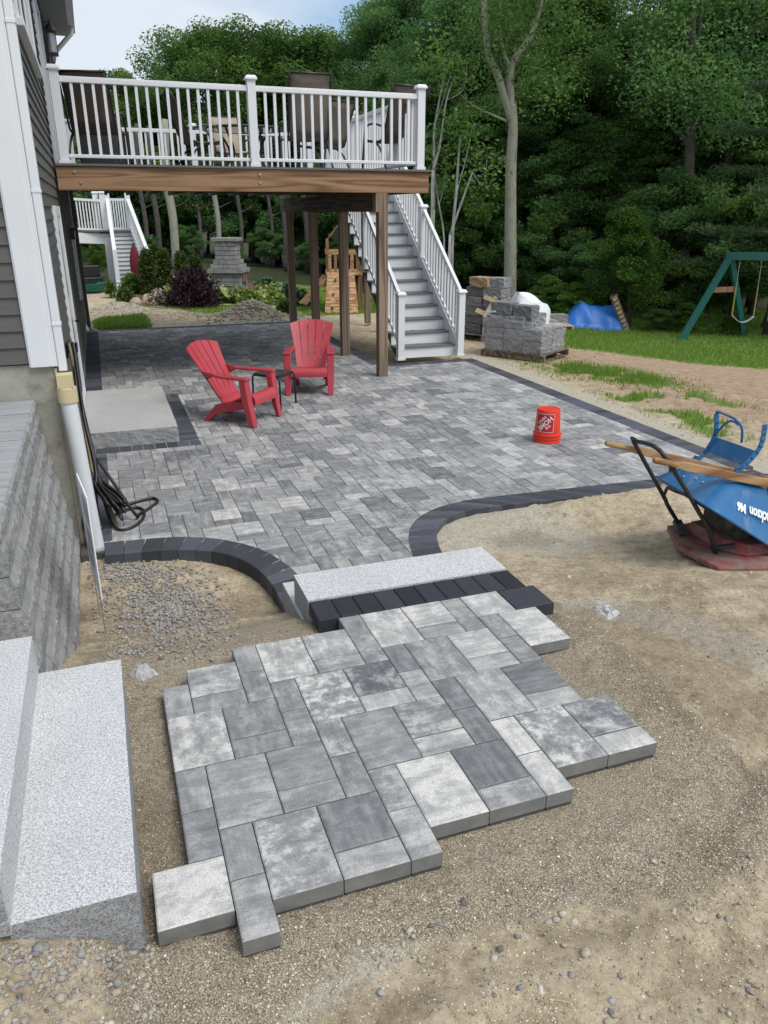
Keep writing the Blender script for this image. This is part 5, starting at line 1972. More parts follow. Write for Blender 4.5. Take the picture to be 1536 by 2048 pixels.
M['film'] = film_mat()
ws = empty('wrapped_blocks', tuple(fp(Wp / 2, .5, .128)), 0, 'shrink-wrapped stack of grey blocks on the pallet beside the stairs', 'block stack')
def wblock(a, b, z_, size, seed):
    o = block(fp(a, b, z_), size, rzp, 'x', seed=seed)
    del o['label']; del o['category']
    o.name = 'block'
    o.parent = ws
    o.location = o.location - ws.location
for lev in range(3):
    for c_ in range(3):
        for d_ in range(2):
            if c_ == 2 and lev == 2:
                continue
            wid = (Wp - .10) / 3
            wblock(.03 + wid * (c_ + .5), .28 + .46 * d_, .128 + lev * .198, (wid - .012, .44, .19), 80 + lev * 9 + c_ * 3 + d_)
_wr = wrapped(.0, Wp - .05, .03, .98, .128, .605, .40, 'film', 3)
del _wr['label']; del _wr['category']
_wr.name = 'film'
_wr.data.materials.clear(); _wr.data.materials.append(M['film'])
_wr.parent = ws
_wr.location = -ws.location
block(fp(.28, .25, .73), (.40, .26, .20), rzp - .03, 'split-face block lying left on top of the shrink-wrapped stack', seed=2)
block(fp(.69, .27, .70), (.36, .26, .20), rzp - .05, 'split-face block lying right on top of the shrink-wrapped stack', seed=3)
o = MB().sheet([[fp(.02 + .16 * j, .10 + .15 * i, .765 + .03 * ((i * 7 + j * 3) % 4) * .3) for j in range(2)] for i in range(4)], .03).build('sack_scrap', M['pwhite'])
tag(o, 'bit of white plastic film on the left of the shrink-wrapped stack', 'plastic film')
# rear stack, straight behind the front pallet
rR = math.hypot(Pf[0].x, Pf[0].y) + 2.05
o2 = at_r(952, 650, rR)
zr = gzf(o2.x, o2.y)
def rp(a, b, z_):
    q = o2 + ex * a + Vector((o2.x, o2.y, 0)).normalized() * b
    return Vector((q.x, q.y, zr + z_))
pallet(tuple(rp(.42, .25, 0)), rzp, 1.25, 1.05, 'old pallet carrying the tall rear block stack by the stairs', M['pallet_old'])
for lev in range(5):
    for col in range(3):
        if lev >= 3 and col == 2:
            continue
        nm = ('left', 'middle', 'right')[col]
        lv = ('bottom', 'second', 'third', 'fourth', 'fifth')[lev]
        block(rp(.02 + col * .41 + .015 * ((lev * 5 + col) % 3), .05 + .03 * ((lev * 5 + col) % 3), .128 + lev * .178), (.39, .40, .172), rzp + .05 * ((lev + col) % 3 - 1), '%s block in the %s row of the tall rear stack by the stairs' % (nm, lv), seed=20 + lev * 3 + col)
block(rp(.12, .0, .13 + 5 * .178), (.42, .34, .18), rzp - .08, 'tan block lying on top of the tall rear stack', M['tanblock'], seed=40)
block(rp(.50, .08, .13 + 5 * .178), (.30, .34, .18), rzp + .05, 'grey block beside the tan one on top of the rear stack', seed=41)
tp_ = empty('tilted_pallet', tuple(rp(.55, -.38, .60)), rzp, 'new pale pallet section tilted in front of the tall block stack', 'pallet')
tp_.rotation_euler = (R(58), R(16), rzp)
for yy in (-.15, .15):
    MB().box(-.50, .50, yy - .045, yy + .045, -.01, .01).build('slat', M['pallet'], tp_)
for xx in (-.25, .28):
    MB().box(xx - .04, xx + .04, -.22, .22, .012, .05).build('runner', M['pallet'], tp_)
# white sack on a pallet behind
sk_ = MB()
rows = []
c0 = rp(1.18, .75, .13)
for i in range(11):
    t = i / 10
    row = []
    for j in range(21):
        a_ = 2 * PI * j / 20
        fold = 1 + .09 * math.sin(a_ * 5 + 2.2 * t) + .05 * math.sin(a_ * 9 - 3 * t)
        r_ = .46 * fold * (1 - .25 * t - .55 * max(0, t - .7) ** 1.2)
        row.append(c0 + Vector((r_ * math.cos(a_) * 1.1 + .06 * t, r_ * .8 * math.sin(a_), .66 * t - .13 * t * math.cos(a_ + .6) + .025 * math.sin(a_ * 3 + 4 * t))))
    rows.append(row)
cen = c0 + Vector((.05, 0, .60))
rows.append([cen] * 21)
sk_.sheet(rows)
o = sk_.build('bulk_sack', M['pwhite'], None, smooth=True, angle=35)
tag(o, 'crumpled white woven bulk sack behind the block pallets', 'sack')
pallet(tuple(rp(1.2, .75, 0)), rzp, 1.0, .95, 'pallet under the white woven sack', M['pallet'])

# ================================================================== TARP, SMALL PALLET, LEANING PALLET
M['tarp'] = simple('blue tarp', (0.022, 0.145, 0.48), .45, .12, 4, .2, 30, spec=.4)
tl, tr_ = at_g(1128, 655), at_g(1240, 664)
ed = (tr_ - tl); ed.z = 0
Lt = ed.length
eu = ed.normalized(); ev = Vector((-eu.y, eu.x, 0))
def tarp_h(a, b):
    f = min(1, max(0, (a + .02) / .34)) ** .75 * min(1, max(0, (1.05 - a) / .10)) ** .5
    g = max(0, 1 - abs(b - .45) ** 2.6 * 7.5)
    sag = .07 * math.sin(a * 7.3) + .05 * abs(math.sin(a * 11 + b * 3)) - .05 * abs(math.sin((a + b) * 8))
    crease = .035 * (1 - abs(math.sin(a * 15 + 2.5 * b))) * (1 - g * .7)
    return max(0.0, (.62 + .6 * sag) * f * g + crease * f)
rows = []
for i in range(26):
    b = -.16 + 1.24 * i / 25
    row = []
    for j in range(40):
        a = -.06 + 1.12 * j / 39
        fold = .022 * math.sin(a * 21 + 2 * math.sin(b * 5)) * max(0, 1 - b * 2.2)
        q = tl + eu * (a * Lt) + ev * ((b + fold) * 1.25)
        row.append((q.x, q.y, gzf(q.x, q.y) + .012 + tarp_h(a, b)))
    rows.append(row)
o = MB().sheet(rows).build('tarp', M['tarp'], None, smooth=True)
tag(o, 'blue tarp draped over a heap at the edge of the lawn', 'tarp')
q = at_g(1247, 663)
rq = math.hypot(q.x, q.y)
T_ = at_r(1221, 594, rq - .25)
lp = empty('leaning_pallet', tuple(q), 0, 'pale pallet leaning upright against the blue tarp', 'pallet', 'wooden pallets')
vw = Vector((q.x, q.y, 0)).normalized()
sdv = Vector((vw.y, -vw.x, 0))
up_l = (T_ - q)
for k in range(8):
    c_ = up_l * ((k + .5) / 8)
    MB().beam(c_ + sdv * .09, c_ + sdv * .09 + vw * .95, .11, up_l.length / 8 * .66, up_l.normalized()).build('slat', M['pallet'], lp)
for dd in (.03, .47, .92):
    MB().beam(sdv * .03 + vw * dd, up_l + sdv * .03 + vw * dd, .04, .09, sdv).build('runner', M['pallet_old'], lp)
q = at_g(1092, 655)
pallet((q.x, q.y, q.z - .03), -.25, 1.2, .9, 'low pallet lying on the grass left of the blue tarp', M['pallet'])
q2 = at_g(1112, 655)
block((q2.x, q2.y, q2.z + .10), (.50, .35, .24), -.25, 'single grey block on the low pallet left of the tarp', seed=55)

# ================================================================== SWING SET
M['green_paint'] = simple('dark green coated timber', (0.010, 0.105, 0.085), .4, .08, 5, spec=.45)
M['chain'] = simple('yellow coated chain', (0.42, 0.33, 0.10), .5, .1)
sL, sR = at_g(1362, 681), at_g(1487, 673)
rS = math.hypot(sL.x, sL.y)
apex = at_r(1462, 512, rS + .9)
sw = empty('swing_set', (sL.x, sL.y, sL.z), label='dark green swing set frame on the lawn at the right', cat='swing set')
def SW(mb, name, mat, **kw):
    o = mb.build(name, mat, sw, **kw)
    o.location = -sw.location
    return o
top = apex
SW(MB().beam(sL, top + Vector((0, 0, .02)), .13, .13), 'leg', M['green_paint'], bevel=.008)
SW(MB().beam(sR, top + Vector((.03, .05, .02)), .13, .13), 'leg', M['green_paint'], bevel=.008)
b_end = at_r(1760, 516, rS + 1.6)
SW(MB().beam(top + (top - b_end).normalized() * .12, b_end, .14, .19), 'top_beam', M['green_paint'], bevel=.008)
l2, r2 = Vector((b_end.x - 1.0, b_end.y - 1.3, sL.z)), Vector((b_end.x + .4, b_end.y + .9, sL.z))
SW(MB().beam(l2, b_end, .13, .13), 'leg', M['green_paint'])
SW(MB().beam(r2, b_end, .13, .13), 'leg', M['green_paint'])
ca, cb_ = sL.lerp(top, .60), sR.lerp(top, .60)
SW(MB().beam(ca, cb_, .05, .13), 'cross_brace', M['cedar_dark'])
def swing(u0, u1, vt, vb, label):
    pa, pb = at_r(u0, vt, rS + 1.05), at_r(u1, vt + 1, rS + 1.2)
    qa, qb = at_r(u0 - 17, vb, rS + .95), at_r(u1 - 18, vb + 2, rS + 1.1)
    t = empty('swing', tuple(pa), 0, label, 'swing', 'swings')
    def W_(mb, name, mat, **kw):
        o = mb.build(name, mat, t, **kw)
        o.location = -t.location
    for a, b in ((pa, qa), (pb, qb)):
        W_(MB().tube([a, a.lerp(b, .5)], .010, 6), 'chain', M['steel'])
        W_(MB().tube([a.lerp(b, .5), b], .016, 6), 'chain_grip', M['chain'])
        W_(MB().lathe([(.001, 0), (.03, 0), (.03, .05), (.001, .05)], tuple(a - Vector((0, 0, .01))), 8), 'hook', M['steel'])
    rows = []
    acr = Vector((qb.y - qa.y, -(qb.x - qa.x), 0)).normalized() * .07
    for i in range(9):
        s_ = i / 8
        p_ = qa.lerp(qb, s_) + Vector((0, 0, -.16 * math.sin(PI * s_)))
        rows.append([p_ - acr, p_ + acr])
    W_(MB().sheet(rows, .012), 'seat', simple('white swing seat', (.62, .65, .66), .5, .05), smooth=True)
swing(1481, 1525, 513, 630, 'belt swing with white seat hanging from the green swing set')
swing(1553, 1600, 514, 640, 'second swing, cut off at the right edge of the photo')

# ================================================================== PLAY TOWER
pg = at_g(690, 628)
pc = pg + Vector((.35, 1.2, 0))
pt_ = empty('play_tower', (pc.x, pc.y, pc.z), label='cedar play tower with a sloping climbing wall behind the deck posts', cat='playset')
rP = math.hypot(pg.x, pg.y)
pt_.scale = (.72, .72, .74)
kx = Vector((math.cos(R(-16)), math.sin(R(-16)), 0)); ky = Vector((-kx.y, kx.x, 0))
def PT(mb, name, mat, parent=None, **kw):
    o = mb.build(name, mat, parent or pt_, **kw)
    if parent is None:
        o.rotation_euler = (0, 0, R(-16))
    return o
pw = 1.15
for sx_ in (-1, 1):
    for sy_ in (-1, 1):
        PT(MB().box(sx_ * pw / 2 - .05, sx_ * pw / 2 + .05, sy_ * .55 - .05, sy_ * .55 + .05, 0, 2.35 if sx_ < 0 else 2.2), 'post', M['cedar_dark'])
PT(MB().box(-pw / 2 - .08, pw / 2 + .08, -.62, .62, 1.18, 1.30), 'platform', M['cedar'])
for sy_ in (-1, 1):
    PT(MB().box(-pw / 2 - .08, pw / 2 + .08, sy_ * .60 - .02, sy_ * .60 + .02, 1.86, 1.98), 'guard_rail', M['cedar'])
    for k in range(6):
        x_ = -pw / 2 + .08 + k * (pw - .16) / 5
        PT(MB().box(x_ - .05, x_ + .05, sy_ * .60 - .015, sy_ * .60 + .015, 1.305, 1.855), 'picket', M['cedar_dark'] if k % 2 else M['cedar'])
for sx_ in (-1, 1):
    PT(MB().box(sx_ * (pw / 2 + .06) - .02, sx_ * (pw / 2 + .06) + .02, -.575, .575, 1.86, 1.98), 'guard_rail', M['cedar'])
PT(MB().beam((-pw / 2, -.55, 2.35), (-.05, -.55, 2.95), .09, .04), 'rafter', M['cedar_dark'])
PT(MB().beam((pw / 2, -.55, 2.2), (-.05, -.55, 2.95), .09, .04), 'rafter', M['cedar_dark'])
PT(MB().box(-.35, .35, .50, .53, 2.2, 2.75), 'canopy_panel', simple('dark green canvas', (.01, .03, .02), .8))
for k in range(13):
    f0, f1 = k / 13, (k + .93) / 13
    a, b = Vector((-.09, -1.55, .02)), Vector((-.09, -.62, 1.28))
    w0, w1 = .62, .50
    m_ = MB()
    p0, p1 = a.lerp(b, f0), a.lerp(b, f1)
    wa, wb2 = w0 + (w1 - w0) * f0, w0 + (w1 - w0) * f1
    nrm_ = Vector((0, -.80, .60)) * .03
    m_.add([p0 + Vector((-wa, 0, 0)), p0 + Vector((wa * .9, 0, 0)), p1 + Vector((wb2 * .9, 0, 0)), p1 + Vector((-wb2, 0, 0))] +
           [p0 + Vector((-wa, 0, 0)) - nrm_, p0 + Vector((wa * .9, 0, 0)) - nrm_, p1 + Vector((wb2 * .9, 0, 0)) - nrm_, p1 + Vector((-wb2, 0, 0)) - nrm_],
           [(0, 1, 2, 3), (7, 6, 5, 4), (0, 4, 5, 1), (1, 5, 6, 2), (2, 6, 7, 3), (3, 7, 4, 0)])
    PT(m_, 'climbing_plank', M['cedar'])
for (fx_, f) in ((-.22, .80), (-.30, .45), (.02, .22), (.25, .6), (-.35, .12)):
    p_ = Vector((-.09, -1.55, .02)).lerp(Vector((-.09, -.62, 1.28)), f) + Vector((fx_, -.05, .03))
    PT(MB().lathe([(.001, .03), (.04, .02), (.055, -.02)], tuple(p_), 8), 'climbing_hold', M['green_paint'])
PT(MB().beam((-pw / 2 - .05, -.4, 1.15), (-1.5, -.9, .25), .5, .05), 'slide', M['cedar_dark'])
PT(MB().beam((.62, -.55, .45), (.95, -.4, .55), .05, .05).beam((.6, -.55, .05), (.62, -.2, 1.2), .07, .07), 'brace', M['cedar_dark'])

# ================================================================== NEIGHBOUR'S DECK AND STAIRS
def nb_deck():
    base = at_g(240, 582)
    r0 = math.hypot(base.x, base.y)
    t = empty('neighbour_deck', tuple(base), label="neighbour's white raised deck with a long white staircase, far left", cat='deck')
    def N(mb, name, mat, **kw):
        o = mb.build(name, mat, t, **kw)
        o.location = -t.location
        return o
    # stairs: foot at (240..300,560), head at (222..262,463); 3.6 m farther back
    fl_, fr_ = at_r(238, 575, r0), at_r(302, 572, r0)
    hl, hr = at_r(222, 464, r0 + 1.9), at_r(262, 464, r0 + 1.9)
    n = 13
    for k in range(n):
        a, b = fl_.lerp(hl, k / n), fr_.lerp(hr, k / n)
        a2, b2 = fl_.lerp(hl, (k + 1) / n), fr_.lerp(hr, (k + 1) / n)
        dz = a2.z - a.z
        dxy = Vector((a2.x - a.x, a2.y - a.y, 0))
        N(MB().add([a, b, b + Vector((0, 0, dz * .86)), a + Vector((0, 0, dz * .86)), a + dxy * .2, b + dxy * .2, b + dxy * .2 + Vector((0, 0, dz * .8)), a + dxy * .2 + Vector((0, 0, dz * .8))],
                   [(0, 1, 2, 3), (7, 6, 5, 4), (0, 4, 5, 1), (3, 2, 6, 7), (0, 3, 7, 4), (1, 5, 6, 2)]), 'riser', M['white'])
        N(MB().add([a + Vector((0, 0, dz * .86)) - dxy * .08, b + Vector((0, 0, dz * .86)) - dxy * .08, b2, a2, a + Vector((0, 0, dz * .98)) - dxy * .08, b + Vector((0, 0, dz * .98)) - dxy * .08, b2 + Vector((0, 0, dz * .1)), a2 + Vector((0, 0, dz * .1))],
                   [(0, 1, 2, 3), (7, 6, 5, 4), (0, 4, 5, 1), (1, 5, 6, 2), (2, 6, 7, 3), (3, 7, 4, 0)]), 'tread', M['deck_grey'])
    zf = hl.z
    up = Vector((0, 0, 1))
    for a, b in ((fl_, hl), (fr_, hr)):
        N(MB().beam(a + up * .95, b + up * .95, .10, .10), 'handrail', M['white'])
        N(MB().beam(a + up * .05, b + up * .02, .08, .30), 'stair_skirt', M['white'])
        N(MB().beam(a - up * .1, a + up * 1.05, .12, .12, (0, 1, 0)), 'newel_post', M['white'])
        N(MB().beam(b, b + up * 1.12, .15, .15, (0, 1, 0)), 'newel_post', M['white'])
        for k in range(14):
            p_ = a.lerp(b, (k + .5) / 14)
            N(MB().beam(p_ + up * .1, p_ + up * .9, .035, .035, (0, 1, 0)), 'baluster', M['white'])
    rD = r0 + 1.9
    # platform left of the stair head
    d0, d1 = at_r(120, 463, rD - .3), at_r(218, 467, rD)
    N(MB().beam(d0 - up * .16, d1 - up * .16, .06, .30), 'rim_board', M['white'])
    N(MB().beam(d0 + up * .02 + Vector((0, 1.2, 0)), hr + up * .02 + Vector((0, .9, 0)), 2.2, .05), 'deck_floor', M['deck_grey'])
    N(MB().beam(d0 + up * .93, d1 + up * .93, .09, .07), 'top_rail', M['white'])
    N(MB().beam(d0 + up * .10, d1 + up * .10, .06, .06), 'bottom_rail', M['white'])
    for k in range(16):
        p_ = d0.lerp(d1, (k + .5) / 16)
        N(MB().beam(p_ + up * .1, p_ + up * .92, .04, .04, (0, 1, 0)), 'baluster', M['white'])
    for p_ in (at_r(199, 463, rD + .1), at_r(212, 463, rD)):
        N(rail_post(p_.x, p_.y, p_.z, p_.z + 1.14, .16), 'railing_post', M['white'])
    N(MB().beam(hl + up * .93, hr + up * .93, .09, .07), 'top_rail', M['white'])
    N(MB().beam(hl + up * .10, hr + up * .10, .06, .06), 'bottom_rail', M['white'])
    for k in range(8):
        p_ = hl.lerp(hr, (k + .5) / 8) + Vector((0, .9, 0))
        N(MB().beam(p_ + up * .1, p_ + up * .92, .04, .04, (0, 1, 0)), 'baluster', M['white'])
    for u_ in (214, 219):
        p_ = at_r(u_, 475, rD)
        N(MB().beam((p_.x, p_.y, base.z - .2), p_, .18, .18, (0, 1, 0)), 'post', M['white'])
nb_deck()
# dark clutter below the neighbour's deck
q = at_g(186, 590)
cl = empty('garden_cart', (q.x, q.y + .6, q.z), .3, "dark cart with green tub under the neighbour's deck", 'cart')
MB().lathe([(.28, 0), (.42, .22), (.44, .24), (.40, .22), (.27, .03), (.001, .03)], (0, 0, .05), 16).build('green_tub', simple('teal plastic', (.01, .16, .13), .4), cl, smooth=True)
MB().box(-.35, .45, .3, .9, 0, .42).box(-.1, .4, .35, .5, .42, .75).build('dark_seat', M['black'], cl, bevel=.03)

# ================================================================== RED UMBRELLA, WHITE RAIL
q = at_g(281, 586)
um = empty('umbrella', (q.x, q.y + 1.2, q.z), label="closed dark red patio umbrella beside the neighbour's stairs", cat='umbrella')
ru = math.hypot(q.x, q.y + 1.2)
zt_ = at_r(281, 486, ru).z - q.z
rows = []
for i in range(9):
    t = i / 8
    z_ = zt_ * (.22 + .78 * t)
    r_ = (.115 + .03 * math.sin(PI * min(1, t * 1.2))) * (1 - t ** 5) + .012
    rows.append([((r_ * (1 + .22 * math.sin(j * PI))) * math.cos(2 * PI * j / 16), (r_ * (1 + .2 * (j % 2))) * math.sin(2 * PI * j / 16), z_) for j in range(17)])
MB().sheet(rows).build('folded_canopy', simple('dark red canvas', (.13, .006, .012), .8, .15, 6), um, smooth=True)
MB().tube([(0, 0, 0), (0, 0, zt_)], .025, 8).build('pole', M['black'], um)
wr = empty('garden_wall', tuple(at_g(400, 590)), label='low white curved wall behind the arborvitae', cat='wall')
pts = [at_r(u_, v_, 27.5) for u_, v_ in ((318, 556), (345, 558), (375, 555), (405, 553), (424, 563), (432, 575))]
for a, b in zip(pts, pts[1:]):
    o = MB().beam(a - Vector((0, 0, .10)), b - Vector((0, 0, .10)), .25, .36).build('wall_section', M['white_trim'], wr)
    o.location = -wr.location

# ================================================================== OUTDOOR FIREPLACE
fb = at_g(462, 597)
rF = math.hypot(fb.x, fb.y)
kF = rF / 1540 * 1.02
fpz = lambda v_: (597 - v_) * kF
fire = empty('outdoor_fireplace', (fb.x, fb.y, fb.z - .1), R(-26), 'tapered grey stone outdoor fireplace chimney in the far garden', 'fireplace')
rng = random.Random(9)
M['ashlar'] = block_mat('stacked ashlar stone', (0.19, 0.19, 0.185), (0.36, 0.355, 0.345))
_sb = {}
def stone(w_, h_, d_):
    k_ = (round(w_, 2), round(h_, 2), round(d_, 2))
    if k_ not in _sb:
        m = MB().box(-k_[0] / 2, k_[0] / 2, -k_[2] / 2, k_[2] / 2, 0, k_[1]).mesh('stone')
        fix_normals(m)
        m.materials.append(M['ashlar'])
        _sb[k_] = m
    return _sb[k_]
def course(z_, h_, hw, hd):
    for (ax, s) in (('x', -1), ('x', 1), ('y', -1), ('y', 1)):
        span = hw if ax == 'x' else hd
        p_ = -span
        while p_ < span - .05:
            L = min(rng.choice((.17, .22, .28, .34)), span - p_)
            if span - p_ - L < .14:
                L = span - p_
            c_ = p_ + L / 2
            jit = rng.uniform(-.012, .012)
            o = link('stone', stone(L - .012, h_ - .012, .13), None, fire)
            if ax == 'x':
                o.location = (c_, s * (hd - .065) + jit, z_)
            else:
                o.location = (s * (hw - .065) + jit, c_, z_)
                o.rotation_euler = (0, 0, PI / 2)
            p_ += L
H_ = fpz(483)
zz = 0.0
hc = .115
while zz < H_ - .15:
    f = zz / H_
    if f < .46:
        hw = .40
    elif f < .52:
        hw = .475
    elif f < .68:
        hw = .41 - (f - .52) / .16 * .13
    elif f < .90:
        hw = .28
    else:
        hw = .335
    course(zz, hc, hw, hw * .9)
    zz += hc
o = MB().box(-.28, .28, -.24, .24, 0, .45 * H_).box(-.18, .18, -.14, .14, .45 * H_ + .002, H_ - .2).build('core', M['concrete'], fire)
o = MB().box(-.35, .35, -.30, .30, zz, zz + .09).build('cap', M['ashlar'], fire, bevel=.01)
o = MB().box(.34, .44, -.16, .16, .55, .80).build('fire_opening', simple('hearth brick', (.20, .13, .09), .9, .3, 8), fire)

# ================================================================== VEGETATION
def leaf_mat(name, stops, trans=0.32, rough=0.55):
    m, nt, bs = new_mat(name)
    at = nt.nodes.new('ShaderNodeAttribute')
    at.attribute_name = 'lc'
    oi = nt.nodes.new('ShaderNodeObjectInfo')
    k = math_n(nt, 'ADD', math_n(nt, 'MULTIPLY', at.outputs['Fac'], 0.8), math_n(nt, 'MULTIPLY', oi.outputs['Random'], 0.2))
    c = ramp(nt, k, stops)
    nt.links.new(c, bs.inputs['Base Color'])
    bs.inputs['Roughness'].default_value = rough
    bs.inputs['Specular IOR Level'].default_value = 0.25
    tr = nt.nodes.new('ShaderNodeBsdfTranslucent')
    tc = mix(nt, 1.0, c, (1.1, 1.3, 0.85), 'MULTIPLY')
    nt.links.new(tc, tr.inputs['Color'])
    ms = nt.nodes.new('ShaderNodeMixShader')
    ms.inputs[0].default_value = trans
    nt.links.new(bs.outputs[0], ms.inputs[1])
    nt.links.new(tr.outputs[0], ms.inputs[2])
    nt.links.new(ms.outputs[0], nt.nodes['Material Output'].inputs[0])
    return m
M['leaf'] = leaf_mat('oak leaves', [(0.0, (0.038, 0.082, 0.020)), (0.5, (0.115, 0.205, 0.058)), (1.0, (0.225, 0.335, 0.09))], .45)
M['leaf_dark'] = leaf_mat('deep green leaves', [(0.0, (0.052, 0.115, 0.046)), (0.5, (0.112, 0.215, 0.08)), (1.0, (0.215, 0.335, 0.115))], .48)
M['leaf_lime'] = leaf_mat('young green leaves', [(0.0, (0.04, 0.085, 0.014)), (0.5, (0.085, 0.165, 0.026)), (1.0, (0.13, 0.225, 0.04))], .4)
M['leaf_pine'] = leaf_mat('pine needles', [(0.0, (0.022, 0.05, 0.02)), (0.5, (0.045, 0.085, 0.03)), (1.0, (0.08, 0.12, 0.045))], .15)
M['leaf_arb'] = leaf_mat('arborvitae foliage', [(0.0, (0.025, 0.05, 0.010)), (0.5, (0.06, 0.098, 0.018)), (1.0, (0.105, 0.145, 0.03))], .15)
M['leaf_plum'] = leaf_mat('purple maple leaves', [(0.0, (0.012, 0.004, 0.008)), (0.5, (0.032, 0.010, 0.018)), (1.0, (0.075, 0.022, 0.036))], .2)
M['leaf_hosta'] = leaf_mat('pale hosta leaves', [(0.0, (0.10, 0.17, 0.03)), (0.5, (0.24, 0.31, 0.08)), (1.0, (0.52, 0.55, 0.28))], .25)
M['leaf_blue'] = leaf_mat('blue green hosta leaves', [(0.0, (0.03, 0.075, 0.04)), (0.5, (0.06, 0.13, 0.07)), (1.0, (0.11, 0.19, 0.10))], .2)
M['petal'] = leaf_mat('pale pink petals', [(0.0, (0.04, 0.07, 0.02)), (0.45, (0.09, 0.10, 0.05)), (0.55, (0.50, 0.36, 0.34)), (1.0, (0.68, 0.58, 0.55))], .2)
M['blade'] = leaf_mat('grass blades', [(0.0, (0.11, 0.185, 0.032)), (0.5, (0.20, 0.30, 0.06)), (1.0, (0.33, 0.40, 0.12))], .4)
def bark_mat(name, lo, hi, scale=8, spots=None):
    m, nt, bs = new_mat(name)
    v_ = coords(nt, 'obj', (1, 1, .22))
    n1 = noise(nt, v_, scale * 2.2, 6, .7)
    c = ramp(nt, n1, [(0.32, lo), (0.68, hi)])
    if spots:
        n2 = noise(nt, coords(nt, 'obj', (1, 1, .6)), scale * .6, 5, .6)
        c = mix(nt, ramp(nt, n2, [(.46, (0, 0, 0)), (.6, (1, 1, 1))]), c, spots)
    nt.links.new(c, bs.inputs['Base Color'])
    bs.inputs['Roughness'].default_value = .95
    bump(nt, bs, n1, .6, .03)
    return m
M['bark'] = bark_mat('grey brown bark', (0.045, 0.04, 0.032), (0.14, 0.125, 0.105))
M['bark_light'] = bark_mat('lichen covered bark', (0.20, 0.185, 0.155), (0.42, 0.40, 0.35), 8, (0.33, 0.345, 0.235))
M['bark_birch'] = bark_mat('birch bark', (0.20, 0.19, 0.17), (0.60, 0.585, 0.55), 5)


def leaves(centers, n_each, sigma, size, rng_, flat=.75, up=.5, bright=None, aspect=.6, droop=0.0):
    """rhombic leaf quads scattered round the given centres; returns verts, quads, lc"""
    C = np.repeat(np.asarray(centers), n_each, 0)
    n = len(C)
    off = rng_.normal(0, 1, (n, 3))
    rad = np.linalg.norm(off, axis=1, keepdims=True)
    off = off / np.maximum(rad, 1e-6) * np.minimum(rad, 1.9) * sigma
    off[:, 2] *= flat
    P = C + off
    nrm = rng_.normal(0, 1, (n, 3))
    nrm[:, 2] = np.abs(nrm[:, 2]) + up
    nrm /= np.linalg.norm(nrm, axis=1, keepdims=True)
    a = rng_.normal(0, 1, (n, 3))
    a -= (a * nrm).sum(1, keepdims=True) * nrm
    a /= np.linalg.norm(a, axis=1, keepdims=True)
    a[:, 2] -= droop
    b = np.cross(nrm, a)
    L = (size * rng_.uniform(.65, 1.35, n))[:, None]
    Wd = L * aspect
    V = np.stack([P - a * L * .5, P + b * Wd * .5 + nrm * L * .06, P + a * L * .5, P - b * Wd * .5 + nrm * L * .06], 1).reshape(-1, 3)
    Q = np.arange(4 * n).reshape(-1, 4)
    if bright is None:
        bc = np.repeat(rng_.uniform(.2, .8, len(centers)), n_each)
    else:
        bc = np.repeat(np.asarray(bright), n_each)
    lc = np.clip(bc + rng_.normal(0, .16, n), 0, 1)
    return V, Q, lc


def leaf_mesh(name, V, Q, lc, mat):
    m = np_mesh(name, V, quads=Q)
    a = m.attributes.new('lc', 'FLOAT', 'FACE')
    a.data.foreach_set('value', lc.astype(np.float32))
    m.materials.append(mat)
    return m


